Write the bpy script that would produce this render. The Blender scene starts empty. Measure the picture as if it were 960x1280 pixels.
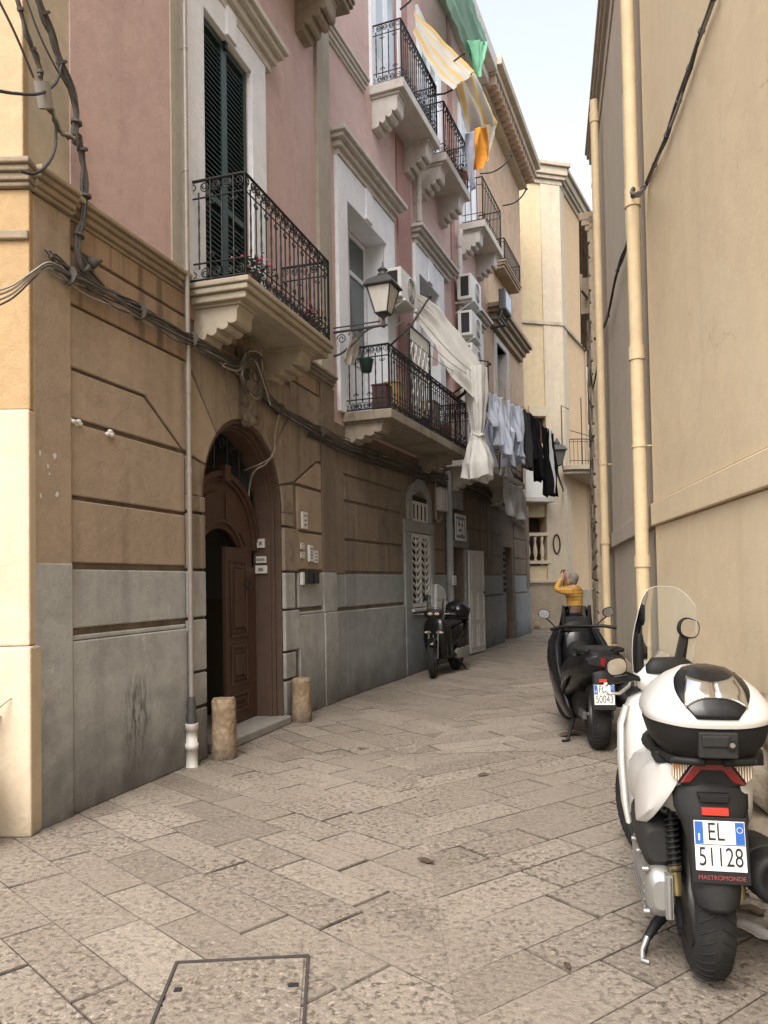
import bpy, bmesh, math, random
from mathutils import Vector, Matrix
random.seed(7)
R = math.radians
scene = bpy.context.scene
COL = scene.collection

# ------------------------------------------------------------------ camera
H = 1.55; FOC = 960.0; PITCH = R(1.75); ROLL = R(-1.0); PCX, PCY = 480.0, 699.0
cam_m = Matrix.Rotation(math.pi/2 + PITCH, 4, 'X') @ Matrix.Rotation(ROLL, 4, 'Z')
cam_d = bpy.data.cameras.new('camera'); cam = bpy.data.objects.new('camera', cam_d); COL.objects.link(cam)
cam.matrix_world = Matrix.Translation((0, 0, H)) @ cam_m
cam_d.sensor_fit = 'HORIZONTAL'; cam_d.sensor_width = 36; cam_d.lens = 36.0
cam_d.shift_y = (PCY - 640) / 960.0; cam_d.clip_start = 0.05; cam_d.clip_end = 2000
scene.camera = cam

def ray(px, py):
    return cam_m.to_3x3() @ Vector(((px-PCX)/FOC, -(py-PCY)/FOC, -1.0))

class Facade:
    """a vertical building front: s runs along it, z up, d out towards the street"""
    def __init__(f, x, y, ang, side):
        a = R(ang); f.o = Vector((x, y, 0)); f.u = Vector((math.sin(a), math.cos(a), 0))
        f.n = Vector((math.cos(a), -math.sin(a), 0)) * side; f.rot = math.pi/2 - a; f.side = side
    def at(f, px, py, d=0.0):
        r = ray(px, py); c = Vector((0, 0, H)); t = (f.o + f.n*d - c).dot(f.n) / r.dot(f.n)
        p = c + r*t
        return ((p - f.o).dot(f.u), p.z)
    def w(f, s, d=0.0, z=0.0):
        p = f.o + f.u*s + f.n*d; return Vector((p.x, p.y, z))
    def l(f, s, d, z): return Vector((s, -d*f.side, z))     # local point inside the front's frame

FA = Facade(-2.19, 5.30, 17.2, 1)
_e = FA.w(5.14)
FB = Facade(_e.x, _e.y, 21.6, 1)
R1 = Facade(1.95, 3.80, 8.0, -1)
_e = R1.w(2.93)
R2 = Facade(_e.x, _e.y, 12.0, -1)

def at_ground(px, py):
    r = ray(px, py); t = -H / r.z; return Vector((r.x*t, r.y*t, 0))

# ------------------------------------------------------------------ objects
def tag(o, label=None, cat=None, group=None, kind=None):
    if label: o['label'] = label
    if cat: o['category'] = cat
    if group: o['group'] = group
    if kind: o['kind'] = kind
    return o

def thing(name, label, cat, loc=(0, 0, 0), rz=0.0, group=None):
    o = bpy.data.objects.new(name, None); COL.objects.link(o); o.empty_display_size = 0.1
    o.location = loc; o.rotation_euler = (0, 0, rz)
    return tag(o, label, cat, group)

def fthing(F, name, label, cat, s=0.0, d=0.0, z=0.0, group=None):
    return thing(name, label, cat, F.w(s, d, z), F.rot, group)

def copy_tree(o, parent=None):
    c = o.copy(); COL.objects.link(c); c.parent = parent
    for ch in list(o.children): copy_tree(ch, c)
    return c

class MB:
    def __init__(m): m.v = []; m.f = []; m.mi = []; m.sm = []
    def add(m, vs, fs, mi=0, sm=False):
        b = len(m.v); m.v += [tuple(v) for v in vs]
        for f in fs: m.f.append(tuple(i+b for i in f)); m.mi.append(mi); m.sm.append(sm)
        return m
    def box(m, x0, x1, y0, y1, z0, z1, mi=0, M=None):
        vs = [Vector((x, y, z)) for x in (x0, x1) for y in (y0, y1) for z in (z0, z1)]
        if M is not None: vs = [M @ v for v in vs]
        return m.add(vs, [(0,1,3,2),(4,6,7,5),(0,4,5,1),(2,3,7,6),(0,2,6,4),(1,5,7,3)], mi)
    def fb(m, F, s0, s1, d0, d1, z0, z1, mi=0):
        ya, yb = sorted((-d0*F.side, -d1*F.side)); return m.box(s0, s1, ya, yb, z0, z1, mi)
    def prism(m, poly, a, b, place, mi=0, sm=False):
        """poly: 2D points; place(u, v, t) -> point; extruded from t=a to t=b"""
        n = len(poly)
        vs = [place(u, v, a) for u, v in poly] + [place(u, v, b) for u, v in poly]
        m.add(vs, [tuple(range(n))[::-1], tuple(range(n, 2*n))], mi)
        return m.add(vs, [(i, (i+1) % n, n+(i+1) % n, n+i) for i in range(n)], mi, sm)
    def fp(m, F, poly, d0, d1, mi=0):
        return m.prism(poly, d0, d1, lambda s, z, d: F.l(s, d, z), mi)
    def tube(m, pts, r, n=6, mi=0, closed=False, caps=True):
        pts = [Vector(p) for p in pts]; k = len(pts)
        rs = r if isinstance(r, (list, tuple)) else [r]*k
        ts = []
        for i in range(k):
            a = pts[(i-1) % k] if (closed or i > 0) else pts[i]
            b = pts[(i+1) % k] if (closed or i < k-1) else pts[i]
            t = b - a; ts.append(t.normalized() if t.length > 1e-9 else Vector((0, 0, 1)))
        up = Vector((0, 0, 1)) if abs(ts[0].z) < 0.9 else Vector((1, 0, 0))
        nrm = (up - ts[0]*up.dot(ts[0])).normalized(); vs = []
        for i in range(k):
            nrm = nrm - ts[i]*nrm.dot(ts[i])
            nrm = nrm.normalized() if nrm.length > 1e-6 else ts[i].orthogonal().normalized()
            bn = ts[i].cross(nrm)
            for j in range(n):
                a = 2*math.pi*j/n; vs.append(pts[i] + (nrm*math.cos(a) + bn*math.sin(a))*rs[i])
        fs = [(i*n+j, i*n+(j+1) % n, ((i+1) % k)*n+(j+1) % n, ((i+1) % k)*n+j) for i in range(k if closed else k-1) for j in range(n)]
        m.add(vs, fs, mi, True)
        if caps and not closed:
            m.add(vs[:n], [tuple(range(n))[::-1]], mi); m.add(vs[-n:], [tuple(range(n))], mi)
        return m
    def lathe(m, prof, n=20, M=None, mi=0, sm=True):
        """prof: (radius, height) pairs round local z"""
        vs = []
        for r, z in prof:
            for j in range(n):
                a = 2*math.pi*j/n; vs.append(Vector((r*math.cos(a), r*math.sin(a), z)))
        if M is not None: vs = [M @ v for v in vs]
        k = len(prof)
        fs = [(i*n+j, i*n+(j+1) % n, (i+1)*n+(j+1) % n, (i+1)*n+j) for i in range(k-1) for j in range(n)]
        if prof[0][0] > 1e-4: fs.append(tuple(range(n))[::-1])
        if prof[-1][0] > 1e-4: fs.append(tuple(range((k-1)*n, k*n)))
        return m.add(vs, fs, mi, sm)
    def loft(m, rings, mi=0, caps=True, sm=True, closed=True):
        n = len(rings[0]); k = len(rings); vs = [v for r in rings for v in r]
        jn = n if closed else n-1
        m.add(vs, [(i*n+j, i*n+(j+1) % n, (i+1)*n+(j+1) % n, (i+1)*n+j) for i in range(k-1) for j in range(jn)], mi, sm)
        if caps and closed:
            m.add(rings[0], [tuple(range(n))[::-1]], mi, sm); m.add(rings[-1], [tuple(range(n))], mi, sm)
        return m
    def grid(m, fn, nu, nv, mi=0, sm=True):
        vs = [fn(i/nu, j/nv) for i in range(nu+1) for j in range(nv+1)]
        return m.add(vs, [(i*(nv+1)+j, (i+1)*(nv+1)+j, (i+1)*(nv+1)+j+1, i*(nv+1)+j+1) for i in range(nu) for j in range(nv)], mi, sm)
    def sphere(m, c, r, n=12, mi=0):
        c = Vector(c); rr = r if isinstance(r, (tuple, list)) else (r, r, r); k = max(4, n//2)
        rings = []
        for i in range(k+1):
            a = math.pi*i/k
            q = max(math.sin(a), 1e-3)
            rings.append([c + Vector((rr[0]*q*math.cos(2*math.pi*j/n), rr[1]*q*math.sin(2*math.pi*j/n), -rr[2]*math.cos(a))) for j in range(n)])
        return m.loft(rings, mi)
    def build(m, name, mats, parent=None, bevel=0.0, sub=0, loc=None, rz=None, solid=0.0, seg=2, merge=False, label=None):
        me = bpy.data.meshes.new(name); me.from_pydata(m.v, [], m.f)
        mats = mats if isinstance(mats, (list, tuple)) else [mats]
        for x in mats: me.materials.append(x)
        me.polygons.foreach_set('material_index', m.mi); me.polygons.foreach_set('use_smooth', m.sm)
        bm = bmesh.new(); bm.from_mesh(me)
        if merge or bevel or sub: bmesh.ops.remove_doubles(bm, verts=bm.verts, dist=1e-5)
        bmesh.ops.recalc_face_normals(bm, faces=bm.faces); bm.to_mesh(me); bm.free(); me.update()
        o = bpy.data.objects.new(name, me); COL.objects.link(o)
        if parent is not None: o.parent = parent
        if loc is not None: o.location = loc
        if rz is not None: o.rotation_euler = (0, 0, rz)
        if solid:
            q = o.modifiers.new('solid', 'SOLIDIFY'); q.thickness = solid; q.offset = 0
        if bevel:
            q = o.modifiers.new('bevel', 'BEVEL'); q.width = bevel; q.segments = seg; q.limit_method = 'ANGLE'; q.angle_limit = R(40)
        if sub:
            q = o.modifiers.new('sub', 'SUBSURF'); q.levels = sub; q.render_levels = sub
        if label: o['label'] = label
        return o

def text(txt, size, M, mat, name, parent, depth=0.0006, xs=1.0, align='CENTER'):
    cu = bpy.data.curves.new(name, 'FONT'); cu.body = txt; cu.size = size; cu.extrude = depth
    cu.align_x = align; cu.align_y = 'CENTER'
    t = bpy.data.objects.new(name, cu); COL.objects.link(t)
    bpy.context.view_layer.update()
    me = bpy.data.meshes.new_from_object(t.evaluated_get(bpy.context.evaluated_depsgraph_get()))
    bpy.data.objects.remove(t)
    me.transform(M @ Matrix.Diagonal((xs, 1, 1, 1)))
    me.materials.clear(); me.materials.append(mat)
    o = bpy.data.objects.new(name, me); COL.objects.link(o); o.parent = parent
    return o

# ------------------------------------------------------------------ materials
def lin(c):
    return tuple(((x/255)/12.92 if x/255 <= 0.04045 else ((x/255+0.055)/1.055)**2.4) for x in c)

class NT:
    def __init__(s, name):
        s.m = bpy.data.materials.new(name); s.m.use_nodes = True; s.t = s.m.node_tree; s.n = s.t.nodes; s.n.clear()
        s.out = s.n.new('ShaderNodeOutputMaterial')
    def node(s, typ, **kw):
        x = s.n.new(typ)
        for k, v in kw.items():
            if k.startswith('i_'):
                x.inputs[k[2:].replace('_', ' ')].default_value = v
            else: setattr(x, k, v)
        return x
    def link(s, a, b): s.t.links.new(a, b)
    def mix(s, fac, a, b, mode='MIX'):
        x = s.n.new('ShaderNodeMix'); x.data_type = 'RGBA'; x.blend_type = mode; x.clamp_factor = True
        for i, v in ((0, fac), (6, a), (7, b)):
            if hasattr(v, 'is_linked'): s.link(v, x.inputs[i])
            else: x.inputs[i].default_value = v if i == 0 else (tuple(v) + (1,))[:4]
        return x.outputs[2]
    def math(s, op, a, b=0.0, clamp=False):
        x = s.n.new('ShaderNodeMath'); x.operation = op; x.use_clamp = clamp
        for i, v in ((0, a), (1, b)):
            if hasattr(v, 'is_linked'): s.link(v, x.inputs[i])
            else: x.inputs[i].default_value = v
        return x.outputs[0]
    def ramp(s, fac, a, b, va=0.0, vb=1.0):
        x = s.n.new('ShaderNodeMapRange'); x.clamp = True
        s.link(fac, x.inputs[0])
        for i, v in zip((1, 2, 3, 4), (a, b, va, vb)): x.inputs[i].default_value = v
        return x.outputs[0]
    def noise(s, scale, detail=4, rough=0.55, vec=None, stretch=None, dist=0.0):
        if vec is None: vec = s.coord()
        if stretch:
            mp = s.n.new('ShaderNodeMapping'); s.link(vec, mp.inputs[0]); mp.inputs['Scale'].default_value = stretch; vec = mp.outputs[0]
        x = s.n.new('ShaderNodeTexNoise'); x.inputs['Scale'].default_value = scale; x.inputs['Detail'].default_value = detail
        x.inputs['Roughness'].default_value = rough; x.inputs['Distortion'].default_value = dist; s.link(vec, x.inputs['Vector'])
        return x.outputs[0]
    def coord(s):
        if not hasattr(s, '_c'): s._c = s.n.new('ShaderNodeTexCoord').outputs['Object']
        return s._c
    def world(s):
        if not hasattr(s, '_w'): s._w = s.n.new('ShaderNodeNewGeometry').outputs['Position']
        return s._w
    def bump(s, h, strength=0.3, dist=0.01, prev=None):
        x = s.n.new('ShaderNodeBump'); x.inputs['Strength'].default_value = strength; x.inputs['Distance'].default_value = dist
        s.link(h, x.inputs['Height'])
        if prev is not None: s.link(prev, x.inputs['Normal'])
        return x.outputs[0]
    def finish(s, col, rough=0.7, metal=0.0, normal=None, spec=0.5, coat=0.0, alpha=None):
        b = s.n.new('ShaderNodeBsdfPrincipled'); s.bsdf = b
        for k, v in (('Base Color', col), ('Roughness', rough), ('Metallic', metal), ('Specular IOR Level', spec), ('Coat Weight', coat)):
            if hasattr(v, 'is_linked'): s.link(v, b.inputs[k])
            else: b.inputs[k].default_value = (tuple(v) + (1,))[:4] if k == 'Base Color' else v
        if normal is not None: s.link(normal, b.inputs['Normal'])
        s.link(b.outputs[0], s.out.inputs[0]); return s.m

def plaster(name, c1, c2=None, var=0.6, scale=1.3, streak=0.35, streak_col=None, grime=0.0, grime_col=(0.05, 0.045, 0.04),
            bump=0.25, bscale=60, rough=0.9, base_dirt=0.0, base_h=0.6, fleck=0.0, fleck_col=(0.7, 0.66, 0.6), crack=0.0, mott=0.3, drip=0.0, patch=0.0, patch_col=None, stain=None):
    t = NT(name); c2 = c2 or tuple(x*0.8 for x in c1)
    big = t.ramp(t.noise(scale, 6, 0.62), 0.33, 0.68)
    col = t.mix(t.math('MULTIPLY', big, var), c1, c2)
    fine = t.ramp(t.noise(bscale*0.4, 5, 0.7), 0.3, 0.75)
    col = t.mix(t.math('MULTIPLY', fine, 0.22), col, tuple(x*0.62 for x in c1))
    mid = t.ramp(t.noise(5.5, 6, 0.68, dist=0.5), 0.42, 0.66)
    col = t.mix(t.math('MULTIPLY', mid, mott), col, tuple(x*0.70 for x in c2))
    pale = t.ramp(t.noise(3.1, 5, 0.6, dist=0.3), 0.56, 0.70)
    col = t.mix(t.math('MULTIPLY', pale, mott*0.7), col, tuple(min(0.85, x*1.22+0.01) for x in c1))
    if patch:
        pn = t.ramp(t.noise(0.42, 7, 0.55, dist=0.6), 0.535, 0.55)
        col = t.mix(t.math('MULTIPLY', pn, patch), col, patch_col or tuple(x*1.12 for x in c1))
    if stain:
        sp = t.node('ShaderNodeSeparateXYZ'); t.link(t.coord(), sp.inputs[0]); sx, sz, rx, rz = stain
        dx = t.math('DIVIDE', t.math('SUBTRACT', sp.outputs[0], sx), rx); dz = t.math('DIVIDE', t.math('SUBTRACT', sp.outputs[2], sz), rz)
        rr = t.math('ADD', t.math('MULTIPLY', dx, dx), t.math('MULTIPLY', dz, dz))
        sn = t.math('MULTIPLY', t.ramp(rr, 0.0, 1.0, 1.0, 0.0), t.ramp(t.noise(14, 6, 0.75, stretch=(1.6, 1.6, 0.32)), 0.47, 0.56))
        col = t.mix(t.math('MULTIPLY', sn, 0.85), col, (0.045, 0.04, 0.036))
    if drip:
        dr = t.ramp(t.noise(7.5, 4, 0.6, stretch=(1.0, 1.0, 0.035)), 0.50, 0.66)
        col = t.mix(t.math('MULTIPLY', dr, drip), col, tuple(x*0.28 for x in c1))
    if streak:
        st = t.ramp(t.noise(3.2, 5, 0.6, stretch=(1.6, 1.6, 0.09)), 0.5, 0.78)
        lim = t.ramp(t.noise(0.6, 3, 0.5), 0.36, 0.6)
        col = t.mix(t.math('MULTIPLY', t.math('MULTIPLY', st, lim), streak), col, streak_col or tuple(x*0.45 for x in c1))
    if grime:
        g = t.ramp(t.noise(2.3, 8, 0.72, dist=0.4), 0.52, 0.68)
        col = t.mix(t.math('MULTIPLY', g, grime), col, grime_col)
    if fleck:
        g = t.ramp(t.noise(7.0, 7, 0.7, stretch=(1, 1, 0.45)), 0.63, 0.67)
        col = t.mix(t.math('MULTIPLY', g, fleck), col, fleck_col)
    if base_dirt:
        sep = t.node('ShaderNodeSeparateXYZ'); t.link(t.world(), sep.inputs[0])
        up = t.math('ADD', sep.outputs[2], t.math('MULTIPLY', t.noise(2.6, 5, 0.65), -0.9*base_h))
        g = t.ramp(up, -0.5*base_h, 0.45*base_h, 1.0, 0.0)
        col = t.mix(t.math('MULTIPLY', g, base_dirt), col, (0.06, 0.052, 0.045))
    ck = None
    if crack:
        nz = t.node('ShaderNodeTexNoise'); nz.inputs['Scale'].default_value = 1.7; nz.inputs['Detail'].default_value = 5; t.link(t.coord(), nz.inputs['Vector'])
        vm = t.node('ShaderNodeVectorMath', operation='MULTIPLY_ADD'); t.link(nz.outputs[1], vm.inputs[0]); vm.inputs[1].default_value = (1.1, 1.1, 1.1); t.link(t.coord(), vm.inputs[2])
        vo = t.node('ShaderNodeTexVoronoi', feature='DISTANCE_TO_EDGE'); vo.inputs['Scale'].default_value = 0.55; t.link(vm.outputs[0], vo.inputs['Vector'])
        ck = t.math('MULTIPLY', t.ramp(vo.outputs[0], 0.0, 0.0035, 1.0, 0.0), t.ramp(t.noise(0.9, 3, 0.5), 0.5, 0.6))
        col = t.mix(t.math('MULTIPLY', ck, crack), col, tuple(x*0.3 for x in c1))
    h = t.math('ADD', t.noise(bscale, 5, 0.7), t.math('MULTIPLY', t.noise(bscale*0.12, 4, 0.6), 1.6))
    return t.finish(col, rough, normal=t.bump(h, bump, 0.012), spec=0.25)

def simple(name, col, rough=0.5, metal=0.0, var=0.25, scale=12, bump=0.0, bscale=60, coat=0.0, spec=0.5, col2=None):
    t = NT(name); n = t.ramp(t.noise(scale, 5, 0.6), 0.3, 0.72)
    c = t.mix(t.math('MULTIPLY', n, var), col, col2 or tuple(x*0.55 for x in col))
    rg = t.ramp(t.noise(scale*2.1, 4, 0.6), 0.25, 0.75, max(rough-0.08, 0.02), min(rough+0.1, 1))
    nm = t.bump(t.noise(bscale, 4, 0.6), bump, 0.004) if bump else None
    return t.finish(c, rg, metal, nm, spec, coat)

def clear_screen(name, tint=(0.93, 0.95, 0.93), haze=0.1, hazecol=(0.75, 0.78, 0.78)):
    t = NT(name); tr = t.node('ShaderNodeBsdfTransparent'); tr.inputs[0].default_value = tint + (1,)
    gl = t.node('ShaderNodeBsdfGlossy'); gl.inputs['Roughness'].default_value = 0.04
    df = t.node('ShaderNodeBsdfDiffuse'); df.inputs[0].default_value = hazecol + (1,)
    fr = t.node('ShaderNodeFresnel'); fr.inputs[0].default_value = 1.45
    a = t.node('ShaderNodeMixShader'); a.inputs[0].default_value = haze; t.link(tr.outputs[0], a.inputs[1]); t.link(df.outputs[0], a.inputs[2])
    b = t.node('ShaderNodeMixShader'); t.link(fr.outputs[0], b.inputs[0]); t.link(a.outputs[0], b.inputs[1]); t.link(gl.outputs[0], b.inputs[2])
    t.link(b.outputs[0], t.out.inputs[0]); return t.m

def cloth(name, col, trans=0.25, scale=14, var=0.12, stripes=None, rough=0.9):
    t = NT(name); c = t.mix(t.math('MULTIPLY', t.ramp(t.noise(scale, 4), 0.3, 0.7), var), col, tuple(x*0.6 for x in col))
    if stripes:
        axis, period, scol, width = stripes
        sep = t.node('ShaderNodeSeparateXYZ'); uv = t.node('ShaderNodeUVMap'); t.link(uv.outputs[0], sep.inputs[0])
        fr = t.math('FRACT', t.math('MULTIPLY', sep.outputs[axis], period))
        st = t.math('LESS_THAN', fr, width); c = t.mix(t.math('MULTIPLY', st, 0.85), c, scol)
    b = t.node('ShaderNodeBsdfDiffuse'); t.link(c, b.inputs[0])
    tl = t.node('ShaderNodeBsdfTranslucent'); t.link(c, tl.inputs[0])
    nm = t.bump(t.noise(scale*3, 4), 0.25, 0.01); t.link(nm, b.inputs['Normal'])
    x = t.node('ShaderNodeMixShader'); x.inputs[0].default_value = trans
    t.link(b.outputs[0], x.inputs[1]); t.link(tl.outputs[0], x.inputs[2]); t.link(x.outputs[0], t.out.inputs[0]); return t.m

K = {}
K['pink'] = plaster('pink_plaster', (0.56, 0.405, 0.37), (0.48, 0.35, 0.32), streak=0.3, streak_col=(0.30, 0.2, 0.18), grime=0.16, grime_col=(0.32, 0.235, 0.21), bump=0.4, crack=0.25, patch=0.35, patch_col=(0.50, 0.37, 0.34))
K['brown'] = plaster('brown_stucco', (0.41, 0.318, 0.232), (0.325, 0.252, 0.184), streak=0.5, streak_col=(0.15, 0.105, 0.072), grime=0.3, grime_col=(0.17, 0.125, 0.09), bump=0.7, bscale=90, crack=0.3)
K['brown_dark'] = plaster('dark_brown_stone', (0.225, 0.178, 0.132), (0.16, 0.128, 0.096), streak=0.6, streak_col=(0.085, 0.066, 0.05), grime=0.55, grime_col=(0.085, 0.068, 0.053), bump=0.8, bscale=60, drip=0.25, fleck=0.25, fleck_col=(0.28, 0.24, 0.19))
K['grey'] = plaster('grey_paint', (0.43, 0.43, 0.405), (0.34, 0.335, 0.31), streak=0.5, streak_col=(0.14, 0.13, 0.115), grime=0.35, grime_col=(0.19, 0.175, 0.15), bump=0.65, bscale=70, base_dirt=0.8, base_h=0.9, fleck=0.5, fleck_col=(0.54, 0.52, 0.47), crack=0.4, mott=0.45, stain=(0.72, 0.52, 0.22, 0.42))
K['grey_far'] = plaster('grey_blue_paint', (0.29, 0.30, 0.295), (0.225, 0.232, 0.227), streak=0.45, streak_col=(0.1, 0.098, 0.095), grime=0.3, grime_col=(0.14, 0.132, 0.122), bump=0.5, bscale=60, base_dirt=0.75, base_h=0.6, fleck=0.35, fleck_col=(0.38, 0.375, 0.36), mott=0.4)
K['cream'] = plaster('cream_fresh_paint', (0.62, 0.515, 0.375), (0.57, 0.465, 0.335), streak=0.12, grime=0.05, grime_col=(0.5, 0.38, 0.25), bump=0.45, bscale=35, base_dirt=0.35, base_h=0.25)
K['ochre'] = plaster('ochre_stucco', (0.46, 0.315, 0.165), (0.39, 0.262, 0.14), streak=0.3, streak_col=(0.36, 0.22, 0.11), grime=0.12, grime_col=(0.3, 0.19, 0.1), bump=0.5, bscale=80)
K['yellow'] = plaster('yellow_plaster', (0.50, 0.375, 0.225), (0.45, 0.335, 0.205), streak=0.18, bump=0.35)
K['beige'] = plaster('beige_plaster', (0.50, 0.42, 0.31), (0.42, 0.35, 0.26), streak=0.3, bump=0.35)
K['strip'] = plaster('greige_pilaster', (0.42, 0.375, 0.31), (0.36, 0.32, 0.265), streak=0.35, grime=0.15, grime_col=(0.2, 0.17, 0.14))
K['cornice'] = plaster('stained_cornice', (0.36, 0.285, 0.20), (0.22, 0.17, 0.125), streak=0.6, streak_col=(0.1, 0.075, 0.05), grime=0.5, grime_col=(0.09, 0.07, 0.05), bump=0.5)
K['slab'] = plaster('balcony_stone', (0.40, 0.35, 0.27), (0.335, 0.29, 0.222), streak=0.4, grime=0.22, grime_col=(0.18, 0.145, 0.105), bump=0.4)
K['slab_white'] = plaster('balcony_white_stone', (0.56, 0.53, 0.49), (0.47, 0.44, 0.40), streak=0.4, grime=0.25, grime_col=(0.26, 0.22, 0.19))
K['slab_old'] = plaster('balcony_old_concrete', (0.33, 0.285, 0.225), (0.21, 0.178, 0.14), streak=0.6, streak_col=(0.08, 0.065, 0.05), grime=0.7, grime_col=(0.08, 0.066, 0.053), bump=0.7, fleck=0.35, fleck_col=(0.42, 0.39, 0.34))
K['white'] = plaster('white_window_paint', (0.78, 0.80, 0.83), (0.71, 0.73, 0.76), streak=0.2, grime=0.06, grime_col=(0.38, 0.36, 0.34), bump=0.2)
K['tan'] = plaster('tan_plaster', (0.63, 0.505, 0.335), (0.55, 0.435, 0.288), var=0.9, scale=0.55, streak=0.28, streak_col=(0.38, 0.30, 0.20), bump=0.2, bscale=35, grime=0.25, grime_col=(0.45, 0.365, 0.26), patch=0.4, patch_col=(0.58, 0.48, 0.335), crack=0.45, mott=0.15, base_dirt=0.5, base_h=0.7)
K['tan_grey'] = plaster('greige_plaster', (0.52, 0.455, 0.37), (0.445, 0.39, 0.315), var=0.9, scale=0.6, streak=0.4, streak_col=(0.28, 0.24, 0.19), bump=0.35, bscale=35, grime=0.2, grime_col=(0.33, 0.285, 0.235), patch=0.4, patch_col=(0.47, 0.42, 0.35), crack=0.35, mott=0.25, base_dirt=0.5, base_h=0.7)
K['rough'] = plaster('rough_limestone', (0.40, 0.33, 0.24), (0.27, 0.215, 0.16), streak=0.3, grime=0.5, grime_col=(0.16, 0.125, 0.09), bump=1.0, bscale=22, scale=3)
K['peach'] = plaster('peach_weathered', (0.56, 0.40, 0.27), (0.42, 0.32, 0.24), streak=0.55, streak_col=(0.25, 0.2, 0.16), grime=0.6, grime_col=(0.26, 0.21, 0.17), bump=0.6, scale=2)
K['farwall'] = plaster('pale_yellow_plaster', (0.57, 0.455, 0.29), (0.50, 0.395, 0.255), streak=0.25, bump=0.25, base_dirt=0.4, base_h=1.2)
K['farwhite'] = plaster('offwhite_pilaster', (0.55, 0.465, 0.345), (0.48, 0.405, 0.30), streak=0.3, bump=0.25)
K['farstone'] = plaster('weathered_cornice_stone', (0.50, 0.44, 0.34), (0.34, 0.29, 0.225), streak=0.5, grime=0.5, grime_col=(0.2, 0.17, 0.13), bump=0.6)
K['farside'] = plaster('warm_peach_plaster', (0.62, 0.45, 0.27), (0.55, 0.395, 0.24), streak=0.2, bump=0.2, base_dirt=0.4, base_h=1.2)
K['brown_mid'] = plaster('arch_stone', (0.335, 0.268, 0.20), (0.245, 0.195, 0.145), streak=0.6, streak_col=(0.11, 0.085, 0.065), grime=0.6, grime_col=(0.10, 0.08, 0.062), bump=0.8, bscale=60, drip=0.45, fleck=0.3, fleck_col=(0.40, 0.345, 0.28), crack=0.3)
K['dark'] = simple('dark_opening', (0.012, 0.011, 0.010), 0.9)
K['door'] = simple('brown_door_paint', (0.070, 0.036, 0.022), 0.5, var=0.55, scale=6, bump=0.2, bscale=30, col2=(0.045, 0.021, 0.013))
K['jamb'] = simple('brown_stone_paint', (0.088, 0.052, 0.035), 0.65, var=0.6, scale=7, bump=0.45, bscale=40, col2=(0.055, 0.031, 0.021))
K['iron'] = simple('black_wrought_iron', (0.012, 0.012, 0.013), 0.5, var=0.5, scale=30)
K['iron_grey'] = simple('grey_lamp_metal', (0.055, 0.055, 0.055), 0.55, var=0.5, scale=20)
K['green'] = simple('dark_green_shutter', (0.018, 0.05, 0.045), 0.5, var=0.3, scale=8)
K['pipe_grey'] = simple('grey_zinc_pipe', (0.30, 0.27, 0.235), 0.5, metal=0.2, var=0.45, scale=7)
K['pvc'] = simple('white_pvc', (0.60, 0.57, 0.52), 0.45, var=0.3, scale=8)
K['pipe_cream'] = plaster('cream_painted_pipe', (0.60, 0.47, 0.285), (0.52, 0.40, 0.245), streak=0.35, streak_col=(0.36, 0.28, 0.18), bump=0.1, rough=0.6, grime=0.15, grime_col=(0.3, 0.23, 0.15))
K['pipe_white'] = simple('whitewashed_pipe', (0.50, 0.46, 0.42), 0.7, var=0.5, scale=9)
K['cable'] = simple('grey_cable', (0.085, 0.075, 0.065), 0.75, var=0.6, scale=15)
K['cable_light'] = simple('pale_dusty_cable', (0.30, 0.265, 0.22), 0.75, var=0.5, scale=15)
K['cable_black'] = simple('black_cable', (0.022, 0.02, 0.018), 0.65, var=0.4)
K['glasslit'] = simple('milky_lamp_glass', (0.62, 0.60, 0.55), 0.25, var=0.15, scale=6)
K['pane'] = simple('window_pane', (0.10, 0.12, 0.13), 0.08, var=0.2)
K['ac'] = simple('white_unit_paint', (0.66, 0.66, 0.63), 0.5, var=0.15, scale=5)
K['plastic_white'] = simple('white_plastic', (0.62, 0.61, 0.57), 0.45, var=0.2)
K['plastic_black'] = simple('black_box_plastic', (0.016, 0.015, 0.014), 0.45)
K['print'] = simple('grey_print', (0.18, 0.18, 0.18), 0.6)
K['door_white'] = simple('white_door_paint', (0.52, 0.51, 0.48), 0.5, var=0.3, scale=6)
K['stone_post'] = plaster('pocked_stone_post', (0.40, 0.31, 0.215), (0.24, 0.165, 0.10), scale=9, streak=0.6, streak_col=(0.14, 0.085, 0.05), grime=0.9, grime_col=(0.13, 0.08, 0.048), bump=1.0, bscale=18, mott=0.9, var=1.0, base_dirt=0.6, base_h=0.3)
K['sill'] = plaster('worn_sill_stone', (0.30, 0.28, 0.25), (0.22, 0.2, 0.18), streak=0, grime=0.3, bump=0.5)
K['terracotta'] = simple('terracotta', (0.32, 0.125, 0.065), 0.8, var=0.5)
K['tile'] = plaster('old_roof_tile', (0.42, 0.30, 0.215), (0.33, 0.245, 0.185), streak=0.3, grime=0.5, grime_col=(0.2, 0.15, 0.12))
K['pane_light'] = simple('pale_curtained_pane', (0.40, 0.45, 0.50), 0.12, var=0.2, scale=2)
K['frieze'] = plaster('streaked_frieze', (0.36, 0.255, 0.17), (0.30, 0.21, 0.14), streak=0.5, streak_col=(0.12, 0.08, 0.05), grime=0.35, grime_col=(0.16, 0.11, 0.08), bump=0.6, bscale=90, drip=0.75)
K['leaf'] = simple('leaf_green', (0.03, 0.075, 0.025), 0.5, var=0.6, scale=20)
K['flower'] = simple('pink_flower', (0.55, 0.07, 0.13), 0.6, var=0.4, scale=30)

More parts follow.
